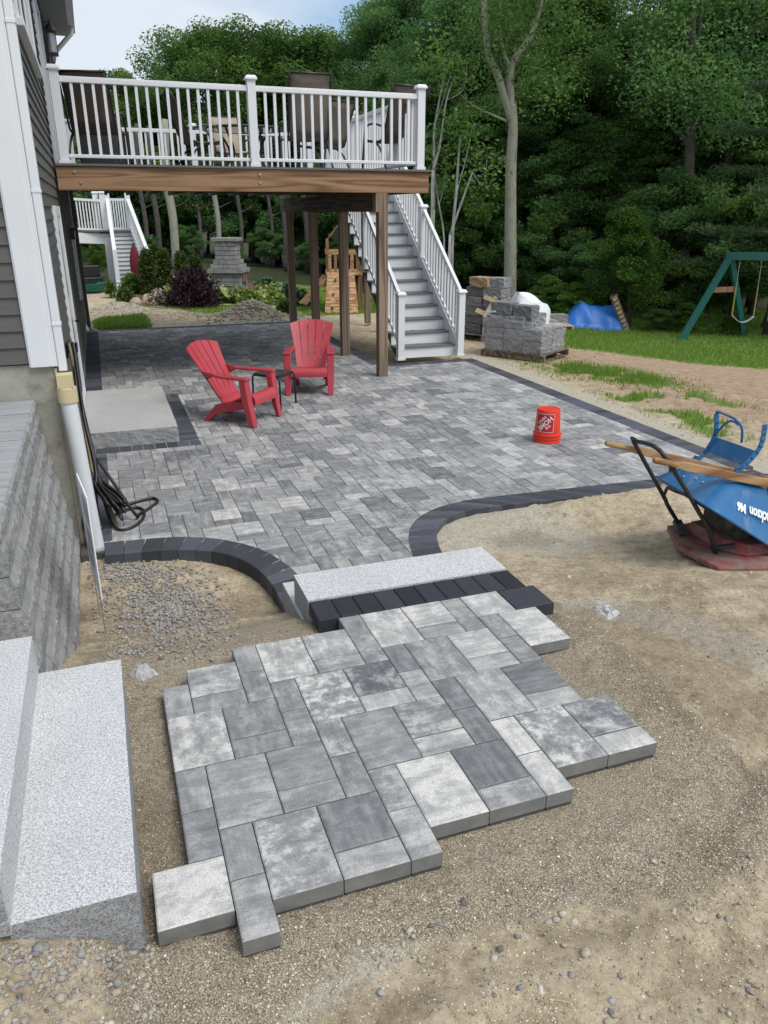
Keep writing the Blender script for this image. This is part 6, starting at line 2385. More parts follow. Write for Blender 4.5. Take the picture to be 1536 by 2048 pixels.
def tree_proto(seed, Ht, cb, cr, r0, nlimb, leafsize, per, mat, bark='bark', shape='oval', flat=.7):
    """returns (trunk mesh, crown mesh): tapered trunk, limbs, twigs, clumps of leaves"""
    rg = np.random.default_rng(seed)
    tb_ = MB()
    top = Vector((rg.normal(0, .25), rg.normal(0, .25), Ht * .93))
    path = []
    for i in range(9):
        t = i / 8
        path.append(Vector((top.x * t + .12 * math.sin(3 * t + seed), top.y * t + .12 * math.cos(2.3 * t + seed * 2), top.z * t)))
    tb_.tube(path, [max(r0 * (1 - .9 * (i / 8)) + (.35 * r0 if i == 0 else 0), .015) for i in range(9)], 9)
    tips, bright = [], []
    def pt(t):
        f = t * 8
        i = min(int(f), 7)
        return path[i].lerp(path[i + 1], f - i)
    for k in range(nlimb):
        f = cb / Ht + (1 - cb / Ht) * ((k + .5) / nlimb) ** .9
        f = min(f, .97)
        p0 = pt(f)
        az_ = k * 2.4 + rg.uniform(-.5, .5)
        rel = (f - cb / Ht) / (1 - cb / Ht)
        if shape == 'oval':
            R_ = cr * (math.sin(PI * min(1, .18 + .80 * rel)) ** .7) * rg.uniform(.75, 1.12)
        else:
            R_ = cr * (1 - rel) ** .8 * rg.uniform(.8, 1.1) + .2
        el = rg.uniform(.10, .5) + rel * .55
        d = Vector((math.cos(az_) * math.cos(el), math.sin(az_) * math.cos(el), math.sin(el)))
        p2 = p0 + d * R_
        mid = p0.lerp(p2, .5) + Vector((0, 0, .10 * R_))
        rr = r0 * .38 * (1 - .55 * rel)
        tb_.tube([p0, mid, p2], [rr, rr * .6, .012], 6)
        nt_ = 5 + int(R_ * 1.7)
        for q_ in range(nt_):
            s_ = rg.uniform(.35, 1.0)
            b0 = p0.lerp(mid, s_ * 2) if s_ < .5 else mid.lerp(p2, s_ * 2 - 1)
            e = b0 + Vector((rg.normal(0, .22 * R_), rg.normal(0, .22 * R_), rg.normal(.12 * R_, .16 * R_)))
            if q_ < 3:
                tb_.tube([b0, e], [rr * .3, .008], 4, False)
            tips.append(tuple(e))
            inn = math.hypot(e.x - p0.x, e.y - p0.y) / max(cr, .1)
            bright.append(rg.uniform(.05, .85))
        tips.append(tuple(p2)); bright.append(rg.uniform(.3, .9))
    sig = max(.19, cr * .108)
    V, Q, lc = leaves(tips, per, sig, leafsize, rg, flat, .45, bright)
    tm = tb_.mesh('trunk')
    fix_normals(tm)
    tm.materials.append(M[bark])
    tm.polygons.foreach_set('use_smooth', [True] * len(tm.polygons))
    return tm, leaf_mesh('crown', V, Q, lc, mat)

PROTO = {
    'oak': tree_proto(1, 12, 2.4, 4.0, .24, 24, .135, 330, M['leaf']),
    'oak2': tree_proto(2, 12, 2.0, 3.6, .20, 23, .13, 330, M['leaf']),
    'maple': tree_proto(3, 14, 2.4, 3.6, .22, 27, .125, 300, M['leaf_dark']),
    'tall': tree_proto(4, 15, 3.2, 3.3, .20, 26, .125, 300, M['leaf_dark']),
    'slim': tree_proto(5, 9, 1.8, 2.1, .10, 18, .12, 130, M['leaf']),
    'under': tree_proto(6, 5, .7, 2.2, .07, 16, .12, 230, M['leaf_dark']),
    'under2': tree_proto(7, 4.2, .5, 2.0, .06, 14, .125, 220, M['leaf']),
    'edge': tree_proto(9, 9, .7, 2.7, .12, 30, .115, 150, M['leaf'], flat=.38),
    'edge2': tree_proto(10, 9, .6, 2.5, .11, 30, .11, 150, M['leaf_dark'], flat=.38),
    'lime': tree_proto(8, 4.6, .4, 1.75, .06, 24, .10, 120, M['leaf_lime'], shape='cone'),
}
_cnt = {}
def plant_tree(kind, u_, r_, label, vtop=None, h=None, rot=None, name='tree', cat='tree', group='trees of the woods', z=None, wide=1.0):
    d = at_r(u_, 422, r_)
    gz_ = gzf(d.x, d.y) if z is None else z
    tm, cm = PROTO[kind]
    H0 = max(v_.co.z for v_ in cm.vertices) if kind not in _cnt else _cnt[kind]
    _cnt[kind] = H0
    if vtop is not None:
        h = at_r(u_, vtop, r_).z - gz_
    s = h / H0
    t = empty(name, (d.x, d.y, gz_ - .05), rot if rot is not None else (u_ * .37 + r_) % 6.28, label, cat, group)
    t.scale = (s * wide, s * wide, s)
    link('trunk', tm, None, t)
    link('crown', cm, None, t)
    return t

# trees behind the deck, left to right (column, distance, top row)
LEFT = [('slim', 262, 44, 132, 'thin sparse tree against the sky at the far left'), ('oak2', 212, 50, 262, 'low round tree above the deck rail at far left'), ('oak', 318, 47, 150, 'rounded tree left of the big oak, above the deck rail'),
        ('oak', 445, 43, 32, 'big broad oak rising above the left half of the deck'), ('oak2', 545, 45, 60, 'oak crown just right of the big oak behind the deck'),
        ('oak', 640, 44, 42, 'oak behind the tall tan deck chair'), ('maple', 735, 42, -10, 'tall tree behind the right end of the deck railing'),
        ('tall', 820, 40, -60, 'tall dark tree above the deck corner post')]
for k, u_, r_, vt, lb_ in LEFT:
    plant_tree(k, u_, r_, lb_, vt, wide=1.15 if k.startswith('oak') else .95)
# right-hand wood: nearer edge first, then deeper rows filling the gaps
rg_ = random.Random(77)
EDGE = [('maple', 900, 31, -70, 'dark tree behind the birches'), ('tall', 975, 33, -150, 'tall dark tree left of the pale lichen trunk'), ('oak', 1115, 31, -60, 'broad leafy tree right of the pale lichen trunk'),
        ('maple', 1205, 32, 20, 'dense dark tree above the young bright maple'), ('tall', 1300, 29, -130, 'tall dark tree left of the grey forest trunk'), ('oak2', 1430, 30, -50, 'spreading tree above the swing set'),
        ('maple', 1530, 29, -110, 'dark tree at the right photo edge')]
for k, u_, r_, vt, lb_ in EDGE:
    plant_tree(k, u_, r_, lb_, vt)
for (r_, us, vt) in ((39, range(860, 1640, 100), 150), (47, range(140, 1700, 118), None), (58, range(120, 1760, 120), None)):
    for i, u_ in enumerate(us):
        uu = u_ + rg_.uniform(-25, 25)
        k = rg_.choice(('maple', 'tall', 'oak', 'oak2'))
        if vt is not None:
            top = vt + rg_.uniform(-110, 70)
        else:
            top = (230 - rg_.uniform(0, 60)) if uu < 330 else (140 if uu < 640 else (120 if uu < 780 else 190)) + rg_.uniform(-30, 60)
        plant_tree(k, uu, r_ + rg_.uniform(-2, 2), 'dark leafy tree deep in the background woods', top, group='deep background trees')
EDGE2 = [('edge2', 880, 30, 120), ('edge', 950, 28.5, 200), ('edge2', 1062, 28, 150), ('edge', 1112, 29.5, 90), ('edge', 1160, 27.5, 240), ('edge2', 1222, 29, 110), ('edge', 1262, 27.5, 215), ('edge2', 1322, 28.5, 160), ('edge', 1412, 27.5, 190), ('edge2', 1470, 28.5, 120), ('edge', 1532, 27, 200)]
for i, (k, u_, r_, vt) in enumerate(EDGE2):
    plant_tree(k, u_, r_, 'leafy tree with low layered boughs at the wood edge, %s from the left' % 'first second third fourth fifth sixth seventh eighth ninth tenth last'.split()[i], vt, name='edge_tree', group='low-branched edge trees', wide=1.15)
# dense lower storey closing the view into the woods
side = {0: 'far left', 1: 'left', 2: 'middle', 3: 'right', 4: 'far right'}
for (r_, us, h_) in ((41, range(130, 860, 62), 5.2), (36, range(860, 1680, 64), 5.6), (50, range(110, 1740, 74), 7.5)):
    for u_ in us:
        plant_tree(rg_.choice(('under', 'under2', 'under')), u_ + rg_.uniform(-14, 14), r_ + rg_.uniform(-1.5, 1.5), 'dark leafy sapling filling the shade of the background woods', None, h_ * rg_.uniform(.8, 1.15), name='forest_sapling', cat='tree', group='deep forest saplings', wide=1.0)
# understory along the wood's edge
UNDER = [(150, 36, 440), (215, 37, 430), (300, 36, 470), (380, 37, 445), (455, 36, 470), (530, 37, 450), (610, 35, 480), (690, 34, 460), (745, 33, 440),
         (880, 29, 395), (945, 27, 360), (1000, 27, 455), (1075, 26, 440), (1130, 27, 380), (1165, 25, 470), (1235, 27, 400), (1310, 26, 360), (1395, 26, 330), (1440, 25, 440), (1500, 25, 380), (1560, 24, 330)]
ORD = 'first second third fourth fifth sixth seventh eighth ninth tenth eleventh twelfth thirteenth fourteenth fifteenth sixteenth seventeenth eighteenth nineteenth twentieth last'.split()
for i, (u_, r_, vt) in enumerate(UNDER):
    plant_tree(('under', 'under2', 'under')[i % 3], u_, r_, 'understory bush at the wood edge, %s from the left' % ORD[i], vt, name='understory_bush', cat='bush', group='understory bushes', wide=1.12)
plant_tree('lime', 1278, 23.0, 'bright green young maple at the lawn edge left of the swing set', 402, name='young_maple', group='young trees', wide=1.0)
plant_tree('lime', 1122, 22.6, 'small bright green sapling left of the blue tarp', 545, name='sapling', group='young trees', wide=1.5)
plant_tree('lime', 1172, 22.6, 'bushy green sapling just behind the blue tarp', 560, name='sapling', group='young trees', wide=1.4)
for (u_, vt, lb_) in ((1415, 600, 'leafy shrub under the left half of the swing set'), (1500, 628, 'pale flowering shrub behind the swing seat'), (1345, 615, 'low shrub at the foot of the grey forest trunk'), (1000, 610, 'low bush behind the block pallets'), (1068, 585, 'bush at the wood edge left of the tarp')):
    plant_tree('lime' if u_ in (1500, 1415) else 'under2', u_, 22.3, lb_, vt, name='shrub', cat='shrub', group='shrubs at the lawn edge', wide=1.7)
plant_tree('lime', 178, 30.5, "yellow-green shrub seen under the neighbour's deck", 470, name='shrub', cat='shrub', group='shrubs at the lawn edge', wide=.9)

# ---- trees with trunks that stand out
def trunk_tree(name, label, stems, crown_pts, bark, mat, per=120, size=.19, sig=.55):
    """stems: list of ([(u, v, r)...], base radius, tip radius)"""
    b = stems[0][0][0]
    base = at_r(b[0], b[1], b[2])
    t = empty(name, tuple(base), 0, label, 'tree')
    for pts, ra, rb in stems:
        P = [at_r(*p) - base for p in pts]
        P = smooth3(P, 4)
        n = len(P)
        MB().tube(P, [ra + (rb - ra) * (i / (n - 1)) for i in range(n)], 10).build('trunk' if pts is stems[0][0] else 'limb', bark, t, smooth=True)
    if crown_pts:
        rg = np.random.default_rng(len(label))
        C = [tuple(at_r(*p) - base) for p in crown_pts]
        V, Q, lc = leaves(C, per, sig, size, rg, .75, .45)
        link('crown', leaf_mesh('crown', V, Q, lc, mat), None, t)
    return t
RT = 24.5
cp = []
rr_ = random.Random(3)
for _ in range(52):
    uu, vv = rr_.uniform(930, 1130), rr_.uniform(-160, 190)
    if vv > 60 and (rr_.random() < .45):
        continue
    cp.append((uu, vv, RT + rr_.uniform(-1.8, 2.2)))
trunk_tree('lichen_trunk_tree', 'tall pale lichen-covered tree with forked trunk right of the deck', [
    ([(1020, 615, RT), (1021, 480, RT), (1022, 340, RT), (1026, 260, RT), (1024, 205, RT)], .20, .115),
    ([(1026, 245, RT), (1008, 190, RT), (995, 150, RT), (975, 100, RT - .2), (968, 0, RT - .3), (966, -140, RT)], .125, .07),
    ([(1025, 240, RT), (1020, 160, RT), (1028, 120, RT), (1060, 75, RT + .2), (1080, 10, RT + .3), (1100, -130, RT)], .115, .06),
    ([(1021, 140, RT), (1005, 95, RT), (1000, 60, RT)], .06, .03),
    ([(1015, 243, RT), (985, 230, RT - .1), (945, 210, RT - .3), (912, 180, RT - .4)], .035, .012),
    ([(1015, 335, RT), (1008, 322, RT - .1)], .02, .01)], cp, M['bark_light'], M['leaf'], 190, .11, .5)
trunk_tree('grey_trunk_tree', 'grey forest tree with a straight trunk behind the young maple', [
    ([(1358, 660, 25.5), (1366, 560, 25.5), (1374, 420, 25.5), (1380, 300, 25.5), (1386, 180, 25.5), (1384, 60, 25.5), (1392, -120, 25.5)], .19, .08),
    ([(1378, 300, 25.5), (1368, 275, 25.4), (1350, 262, 25.2), (1338, 245, 25)], .08, .03),
    ([(1384, 250, 25.5), (1370, 215, 25.4), (1355, 140, 25.3), (1325, 95, 25.2)], .06, .02),
    ([(1385, 120, 25.5), (1400, 60, 25.6), (1405, -60, 25.7)], .08, .04)],
    [(rr_.uniform(1290, 1480), rr_.uniform(-140, 260), 25.5 + rr_.uniform(-1.5, 1.5)) for _ in range(60)], M['bark'], M['leaf_dark'], 230, .115, .55)
trunk_tree('crooked_tree', 'dark crooked tree near the right photo edge', [
    ([(1452, 640, 27), (1455, 400, 27), (1462, 230, 27), (1480, 170, 27), (1470, 120, 27), (1452, 80, 27), (1458, -20, 27)], .16, .05),
    ([(1466, 200, 27), (1448, 170, 27), (1440, 150, 27)], .07, .03)],
    [(rr_.uniform(1400, 1560), rr_.uniform(-60, 190), 27 + rr_.uniform(-1.5, 1.5)) for _ in range(42)], M['bark'], M['leaf_dark'], 220, .115, .5)
# birches
BIR = [([(903, 560, 23), (905, 470, 23), (912, 390, 23), (918, 300, 23), (922, 270, 23)], 'birch with a thin white trunk right of the stair rail', .055),
       ([(867, 420, 24), (868, 300, 24), (870, 250, 24), (888, 150, 24), (884, 130, 24)], 'slender white birch rising beside the deck corner post', .045),
       ([(866, 340, 23.5), (880, 290, 23.5), (893, 200, 23.5), (912, 150, 23.5)], 'leaning white birch just right of the deck corner post', .04),
       ([(900, 470, 22.6), (925, 400, 22.6), (945, 345, 22.6), (952, 340, 22.6)], 'broken leaning birch stem right of the stairs', .035),
       ([(885, 600, 24.5), (888, 480, 24.5), (878, 410, 24.5), (870, 360, 24.5)], 'thin birch stem behind the upper stair rail', .035)]
for pts, lb_, r_ in BIR:
    u0, v0, rr0 = pts[0]
    b_ = at_r(u0, 422, rr0)
    vb = None
    st = [(pts, r_, r_ * .35)]
    # run the stem down into the ground
    foot = at_r(u0, v0, rr0)
    gzz = gzf(foot.x, foot.y)
    tw = [(pts[len(pts) // 2][0], pts[len(pts) // 2][1], rr0), (pts[-1][0] + 14, pts[-1][1] + 30, rr0), (pts[-1][0] + 22, pts[-1][1] - 20, rr0)]
    t_ = trunk_tree('birch_tree', lb_, [(pts, r_, r_ * .35), (tw, r_ * .3, .006)], [(pts[-1][0] + rr_.uniform(-25, 30), pts[-1][1] + rr_.uniform(-60, 20), rr0 + rr_.uniform(-.6, .6)) for _ in range(7)], M['bark_birch'], M['leaf'], 45, .13, .35)
    t_['group'] = 'birches'
    MB().tube([(0, 0, gzz - foot.z - .05), (0, 0, 0.02)], [r_ * 1.25, r_], 8).build('trunk_foot', M['bark_birch'], t_, smooth=True)
# bare trunks in the wood seen under the deck
for i, (u_, r_, v1, rad) in enumerate(((342, 35, 380, .17), (286, 37, 360, .10), (310, 38, 380, .12), (432, 36, 370, .11), (478, 37, 385, .09), (566, 35, 380, .10), (540, 38, 380, .08), (610, 36, 380, .11), (395, 39, 380, .09))):
    d = at_r(u_, 422, r_)
    g0 = gzf(d.x, d.y)
    t = empty('bare_tree', (d.x, d.y, g0), 0, 'bare trunk in the dark woods under the deck, %s from the left' % ORD[sorted((342, 286, 310, 432, 478, 566, 540, 610, 395)).index(u_)], 'tree', 'bare trunks under the deck')
    hh = 5.5
    MB().tube(smooth3([(0, 0, -.1), (.06, 0, 1.8), (-.05, .1, 3.4), (.1, .05, hh)], 3), [rad * 1.15] + [rad] * 8 + [rad * .7], 9).build('trunk', M['bark_light'] if i in (0, 3) else M['bark'], t, smooth=True)
    MB().tube([(0, 0, 2.2), (.7, .1, 2.5)], [.03, .008], 5).build('dead_branch', M['bark'], t)

# ---- pine boughs at the right edge
rg = np.random.default_rng(31)
pine = empty('pine_tree', tuple(at_r(1560, 560, 22.5)), 0, 'white pine reaching in with feathery boughs at the right edge', 'tree')
pb = at_r(1560, 560, 22.5)
pine.location.z = gzf(pb.x, pb.y)
C, Br = [], []
tk = MB().tube([(0, 0, -.1), (0, 0, 9)], [.2, .04], 9)
for k in range(26):
    z_ = 1.4 + k * .28
    az_ = k * 2.3
    L = 2.6 - .2 * k * .28
    for s_ in np.linspace(.3, 1, 8):
        C.append((math.cos(az_) * L * s_, math.sin(az_) * L * s_, z_ + .12 * s_ ** 2 * L * .4))
        Br.append(.25 + .45 * s_)
    tk.tube([(0, 0, z_), (math.cos(az_) * L, math.sin(az_) * L, z_ + .1 * L * .4)], [.03, .008], 5)
V, Q, lc = leaves(C, 110, .17, .17, rg, .4, .3, Br, .10)
tk.build('trunk', M['bark'], pine, smooth=True)
link('crown', leaf_mesh('crown', V, Q, lc, M['leaf_pine']), None, pine)

# ================================================================== GARDEN PLANTS
def shrub(name, u_, v_, w_px, h_px, mat, label, cat='shrub', shape='dome', n=30, per=90, size=.09, group=None, aspect=.6, droop=0.0, back=0.0):
    g_ = at_g(u_, v_)
    r_ = math.hypot(g_.x, g_.y)
    k = r_ / 1540
    W2, Hh = w_px * k / 2, h_px * k * 1.02
    rg = np.random.default_rng(int(u_ * 7 + v_))
    C, Br = [], []
    for i in range(n):
        if shape == 'cone':
            t = rg.uniform(0, 1) ** 1.1
            rr2 = W2 * (1 - t) ** .8 * (.80 + .2 * rg.uniform())
            a = rg.uniform(0, 6.28)
            C.append((rr2 * math.cos(a) * .85, rr2 * math.sin(a) * .85, Hh * (.06 + .90 * t)))
        else:
            a = rg.uniform(0, 6.28)
            t = rg.uniform(0, 1)
            ph = t * PI / 2
            q_ = rg.uniform(.6, 1)
            C.append((W2 * math.cos(ph) * math.cos(a) * q_, W2 * math.cos(ph) * math.sin(a) * q_, Hh * .9 * math.sin(ph) * q_ + .03))
        Br.append(rg.uniform(.2, .85))
    sg_ = .16 * min(W2 * 2, Hh) + .02
    V, Q, lc = leaves(C, per, sg_, size, rg, .8, .35, Br, aspect, droop)
    t_ = empty(name, (g_.x, g_.y + back, g_.z - .02), 0, label, cat, group)
    link('foliage', leaf_mesh('foliage', V, Q, lc, mat), None, t_)
    st = MB()
    for i in range(5):
        c_ = C[i]
        st.tube([(0, 0, 0), (c_[0] * .4, c_[1] * .4, c_[2] * .5), c_], [.012, .008, .004], 5)
    st.build('stem', M['bark'], t_)
    return t_
for (u_, v_, w_, h_, lb_) in ((300, 588, 29, 78, 'leftmost of the four pointed arborvitae, next to the red umbrella'), (334, 587, 25, 77, 'second arborvitae from the left'), (368, 588, 26, 73, 'third arborvitae, behind the purple maple'), (396, 588, 21, 70, 'rightmost arborvitae, beside the stone fireplace')):
    shrub('arborvitae', u_, v_, w_, h_, M['leaf_arb'], lb_, 'arborvitae', 'cone', 110, 60, .075, 'arborvitae in a row', .35)
shrub('purple_maple', 389, 612, 88, 62, M['leaf_plum'], 'dark purple weeping maple mound in the far garden bed', 'maple', 'dome', 90, 90, .085, None, .35, .5)
shrub('garden_shrub', 267, 586, 36, 30, M['leaf_lime'], "round green shrub at the foot of the neighbour's stairs", n=30, per=70)
shrub('garden_shrub', 250, 604, 26, 24, M['leaf_arb'], 'small dense green shrub on the dirt mound edge', n=26, per=70, size=.06)
shrub('garden_shrub', 222, 596, 16, 34, M['leaf_lime'], "thin upright shrub left of the neighbour's stair foot", n=16, per=50, size=.07)
shrub('flowering_shrub', 318, 607, 30, 24, M['petal'], 'low shrub with pale pink blossoms between boulders', n=28, per=60, size=.075)
shrub('daylily', 338, 606, 20, 32, M['leaf_hosta'], 'tall lime-green plant between pink blossoms and purple maple', n=20, per=40, size=.09, aspect=.3)
for i, (u_, v_, w_, h_, mt, lb_) in enumerate(((445, 604, 34, 22, 'leaf_hosta', 'pale hosta clump at the left foot of the fireplace'), (482, 606, 40, 24, 'leaf_hosta', 'pale hosta clump in front of the fireplace'), (520, 606, 44, 27, 'leaf_hosta', 'pale hosta clump right of the fireplace front'), (548, 603, 36, 27, 'leaf_hosta', 'pale hosta clump near the dark deck post'),
                                                  (535, 592, 48, 30, 'leaf_blue', 'blue-green hosta mound behind the pale hostas'), (580, 600, 42, 26, 'leaf_blue', 'blue-green hosta mound by the dark deck post'), (602, 612, 22, 26, 'leaf_blue', 'small blue-green hosta right of the dark deck post'), (570, 627, 34, 24, 'leaf_arb', 'clipped dark green shrub beside the rock heap'))):
    shrub('hosta' if i < 7 else 'garden_shrub', u_, v_, w_, h_, M[mt], lb_, 'hosta' if i < 7 else 'shrub', 'dome', 30, 42, .15 if i < 7 else .06, 'hostas' if i < 7 else None, .55, .35 if i < 7 else 0)
M['boulder'] = simple('pale boulder', (.36, .29, .22), .9, .25, 4, .5, 20)
def boulder(u_, v_, w_px, h_px, label, seed, col=None):
    g_ = at_g(u_, v_)
    k = math.hypot(g_.x, g_.y) / 1540
    bm = bmesh.new()
    bmesh.ops.create_icosphere(bm, subdivisions=3, radius=1)
    for v__ in bm.verts:
        p = np.array(v__.co)
        f = .75 + .5 * float(fbm(np.array([p[0] + seed]), np.array([p[1] + p[2] * 1.7]), 1.3, seed, 3)[0])
        v__.co = Vector((p[0] * f * w_px * k / 2, p[1] * f * w_px * k / 2 * .8, max(-.1, p[2] * f) * h_px * k))
    m = bpy.data.meshes.new('boulder')
    bm.to_mesh(m); bm.free()
    o = link('boulder', m, col or M['boulder'], None, smooth=True, angle=30)
    o.location = (g_.x, g_.y, g_.z - .03)
    tag(o, label, 'boulder')
boulder(296, 601, 22, 14, 'pale pink boulder left of the blossoms', 3, simple('pink boulder', (.48, .37, .31), .9, .2, 5, .4, 20))
boulder(272, 607, 24, 12, 'brown boulder right of the small dense shrub', 5)
boulder(290, 605, 12, 8, 'small yellowish stone among the garden boulders', 7, simple('yellow stone', (.45, .36, .20), .9, .15))
boulder(550, 622, 34, 11, 'flat pale boulder behind the rock heap', 9)

# ================================================================== GRASS, GRAVEL, STONES
def blades(n, xr, yr, hmin, hmax, seed, dens_pow=1.0, wid=.012):
    rg = np.random.default_rng(seed)
    x = rg.uniform(*xr, n); y = rg.uniform(*yr, n)
    g_ = grass_mask(x, y)
    keep = rg.uniform(0, 1, n) < g_ ** dens_pow
    x, y, g_ = x[keep], y[keep], g_[keep]
    z = gz(x, y)
    n = len(x)
    a = rg.uniform(0, 6.28, n)
    tuft = fbm(x, y, 2.4, 61, 3)
    h = rg.uniform(hmin, hmax, n) * (.5 + tuft) * (.5 + .5 * g_)
    ln = rg.normal(0, .35, (n, 2)) * h[:, None]
    w_ = wid * rg.uniform(.6, 1.3, n)
    V = np.zeros((n, 3, 3))
    V[:, 0] = np.stack([x - w_ * np.cos(a), y - w_ * np.sin(a), z - .01], 1)
    V[:, 1] = np.stack([x + w_ * np.cos(a), y + w_ * np.sin(a), z - .01], 1)
    V[:, 2] = np.stack([x + ln[:, 0], y + ln[:, 1], z + h], 1)
    lc = np.clip(.25 + .5 * tuft + rg.normal(0, .15, n), 0, 1)
    return V.reshape(-1, 3), lc
parts_ = [blades(26000, (6.2, 9.2), (5.8, 12.5), .05, .13, 1, 1.3, .007), blades(90000, (6.4, 20), (8.5, 21), .04, .10, 2, 1.0, .016), blades(16000, (-.4, 1.3), (17.8, 19.6), .05, .12, 3), blades(30000, (.6, 9.5), (18.4, 24), .03, .07, 4, 1, .014)]
V = np.concatenate([p[0] for p in parts_]); lc = np.concatenate([p[1] for p in parts_])
gm_ = np_mesh('lawn_grass', V, tris=np.arange(len(V)).reshape(-1, 3))
a_ = gm_.attributes.new('lc', 'FLOAT', 'FACE')
a_.data.foreach_set('value', lc.astype(np.float32))
o = link('lawn_grass', gm_, M['blade'])
tag(o, 'grass blades of the lawn and tufts along the patio edge', 'grass', kind='stuff')

def stone_mat():
    m, nt, bs = new_mat('loose stones')
    at = nt.nodes.new('ShaderNodeAttribute')
    at.attribute_name = 'lc'
    c = ramp(nt, at.outputs['Fac'], [(0.0, (0.135, 0.13, 0.122)), (0.3, (0.25, 0.243, 0.232)), (0.55, (0.35, 0.338, 0.315)), (0.75, (0.36, 0.29, 0.205)), (1.0, (0.52, 0.49, 0.43))])
    n1 = noise(nt, coords(nt, 'world'), 90, 4, .65)
    c = mix(nt, .6, c, mix(nt, 1.0, c, ramp(nt, n1, [(.3, (.6, .6, .6)), (.7, (1.35, 1.35, 1.35))]), 'MULTIPLY'))
    nt.links.new(c, bs.inputs['Base Color'])
    bs.inputs['Roughness'].default_value = .9
    return m
M['stones'] = stone_mat()
_bm = bmesh.new()
bmesh.ops.create_icosphere(_bm, subdivisions=1, radius=1)
ICO_V = np.array([v_.co[:] for v_ in _bm.verts]); ICO_F = np.array([[v_.index for v_ in f.verts] for f in _bm.faces])
_bm.free()
def stones(name, P, size, lc, seed, label, cat):
    rg = np.random.default_rng(seed)
    n = len(P)
    sc = rg.uniform(.55, 1.25, (n, 3)) * np.asarray(size)[:, None]
    sc[:, 2] *= .62
    V = ICO_V[None] * (1 + rg.uniform(-.38, .28, (n, len(ICO_V), 1)))
    V = V * sc[:, None, :]
    a = rg.uniform(0, 6.28, n); t = rg.normal(0, .35, n)
    ct, st = np.cos(t)[:, None], np.sin(t)[:, None]
    y, z = V[..., 1] * ct - V[..., 2] * st, V[..., 1] * st + V[..., 2] * ct
    ca_, sa_ = np.cos(a)[:, None], np.sin(a)[:, None]
    x, y = V[..., 0] * ca_ - y * sa_, V[..., 0] * sa_ + y * ca_
    V = np.stack([x, y, z], -1) + np.asarray(P)[:, None, :]
    Fc = (ICO_F[None] + (np.arange(n) * len(ICO_V))[:, None, None]).reshape(-1, 3)
    m = np_mesh(name, V.reshape(-1, 3), tris=Fc)
    at = m.attributes.new('lc', 'FLOAT', 'FACE')
    at.data.foreach_set('value', np.repeat(np.clip(lc, 0, 1), len(ICO_F)).astype(np.float32))
    o = link(name, m, M['stones'])
    tag(o, label, cat, kind='stuff')
    return o
def px_scatter(n, cu, cv, ru, rv, rg, gauss=True):
    if gauss:
        a, b = rg.normal(0, .5, n), rg.normal(0, .5, n)
    else:
        a, b = rg.uniform(-1, 1, n), rg.uniform(-1, 1, n)
    d = _fw[None] * _F + _rt[None] * (cu + a * ru - 768)[:, None] + _up[None] * (1024 - cv - b * rv)[:, None]
    zz_ = np.zeros(n)
    for _k in range(8):
        p = d * ((zz_ - CAM_H) / d[:, 2])[:, None]
        zz_ = gz(p[:, 0], p[:, 1], False)
    return np.column_stack([p[:, 0], p[:, 1], gz(p[:, 0], p[:, 1])])
rg = np.random.default_rng(50)
P = np.concatenate([px_scatter(1000, 325, 1205, 105, 50, rg), px_scatter(1000, 350, 1245, 115, 55, rg), px_scatter(600, 270, 1145, 95, 24, rg), px_scatter(500, 310, 1185, 150, 95, rg), px_scatter(60, 270, 1305, 40, 12, rg)])
P = P[(P[:, 0] > -.33) & (P[:, 1] < 5.6)]
sz = rg.uniform(.006, .0155, len(P))
P[:, 2] += sz * .25 + rg.uniform(0, .006, len(P))
stones('gravel_patch', P, sz, rg.normal(.48, .17, len(P)), 51, 'patch of crushed grey stone in the dirt bed inside the curved border', 'gravel')
# rubble in the foreground corner
P = np.concatenate([px_scatter(900, 130, 1955, 210, 105, rg, False), px_scatter(500, 90, 1900, 130, 45, rg, False), px_scatter(300, 270, 1890, 70, 40, rg, False)])
P = P[~((P[:, 0] > -.9) & (P[:, 0] < -.11) & (P[:, 1] > 1.80))]
P = P[~((P[:, 0] > LX0 - .13) & (P[:, 1] > 1.66))]
sz = .0028 + .007 * rg.uniform(0, 1, len(P)) ** 2 + np.where(rg.uniform(0, 1, len(P)) < .045, rg.uniform(.004, .011, len(P)), 0)
P[:, 2] += sz * .2
stones('rubble', P, sz, np.where(rg.uniform(0, 1, len(P)) < .65, rg.normal(.78, .08, len(P)), rg.normal(.4, .2, len(P))), 52, 'loose rubble on the dirt below the granite steps', 'rubble')
# pebbles all over the bare dirt
n = 12000
x = rg.uniform(-.9, 4.6, n); y = rg.uniform(.9, 5.35, n) ** 1.0
ok = ~((x > -.15) & (x < 2.1) & (y > 1.62) & (y < 4.35)) & ~((x < -.1) & (y > 1.75) & (y < 3.2)) & (x > -.36)
ok &= ~((x < 2.1) & (y > 4.2) & (x > .8))
x, y = x[ok], y[ok]
dens = .35 + .65 * (fbm(x, y, 1.6, 71, 3) > .5)
k_ = rg.uniform(0, 1, len(x)) < dens
x, y = x[k_], y[k_]
sz = .0022 + .0065 * rg.uniform(0, 1, len(x)) ** 2.6 + np.where(rg.uniform(0, 1, len(x)) < .022, rg.uniform(.004, .015, len(x)), 0)
P = np.column_stack([x, y, gz(x, y) + sz * .2])
stones('pebbles', P, sz, np.where(rg.uniform(0, 1, len(P)) < .7, rg.normal(.80, .1, len(P)), rg.normal(.45, .25, len(P))), 53, 'small pebbles strewn over the bare dirt around the landing', 'pebbles')
P = np.concatenate([px_scatter(170, 1050, 1860, 480, 180, rg, False), px_scatter(60, 720, 1880, 200, 50, rg), px_scatter(70, 130, 1930, 140, 70, rg, False), px_scatter(50, 1350, 1250, 170, 200, rg, False)])
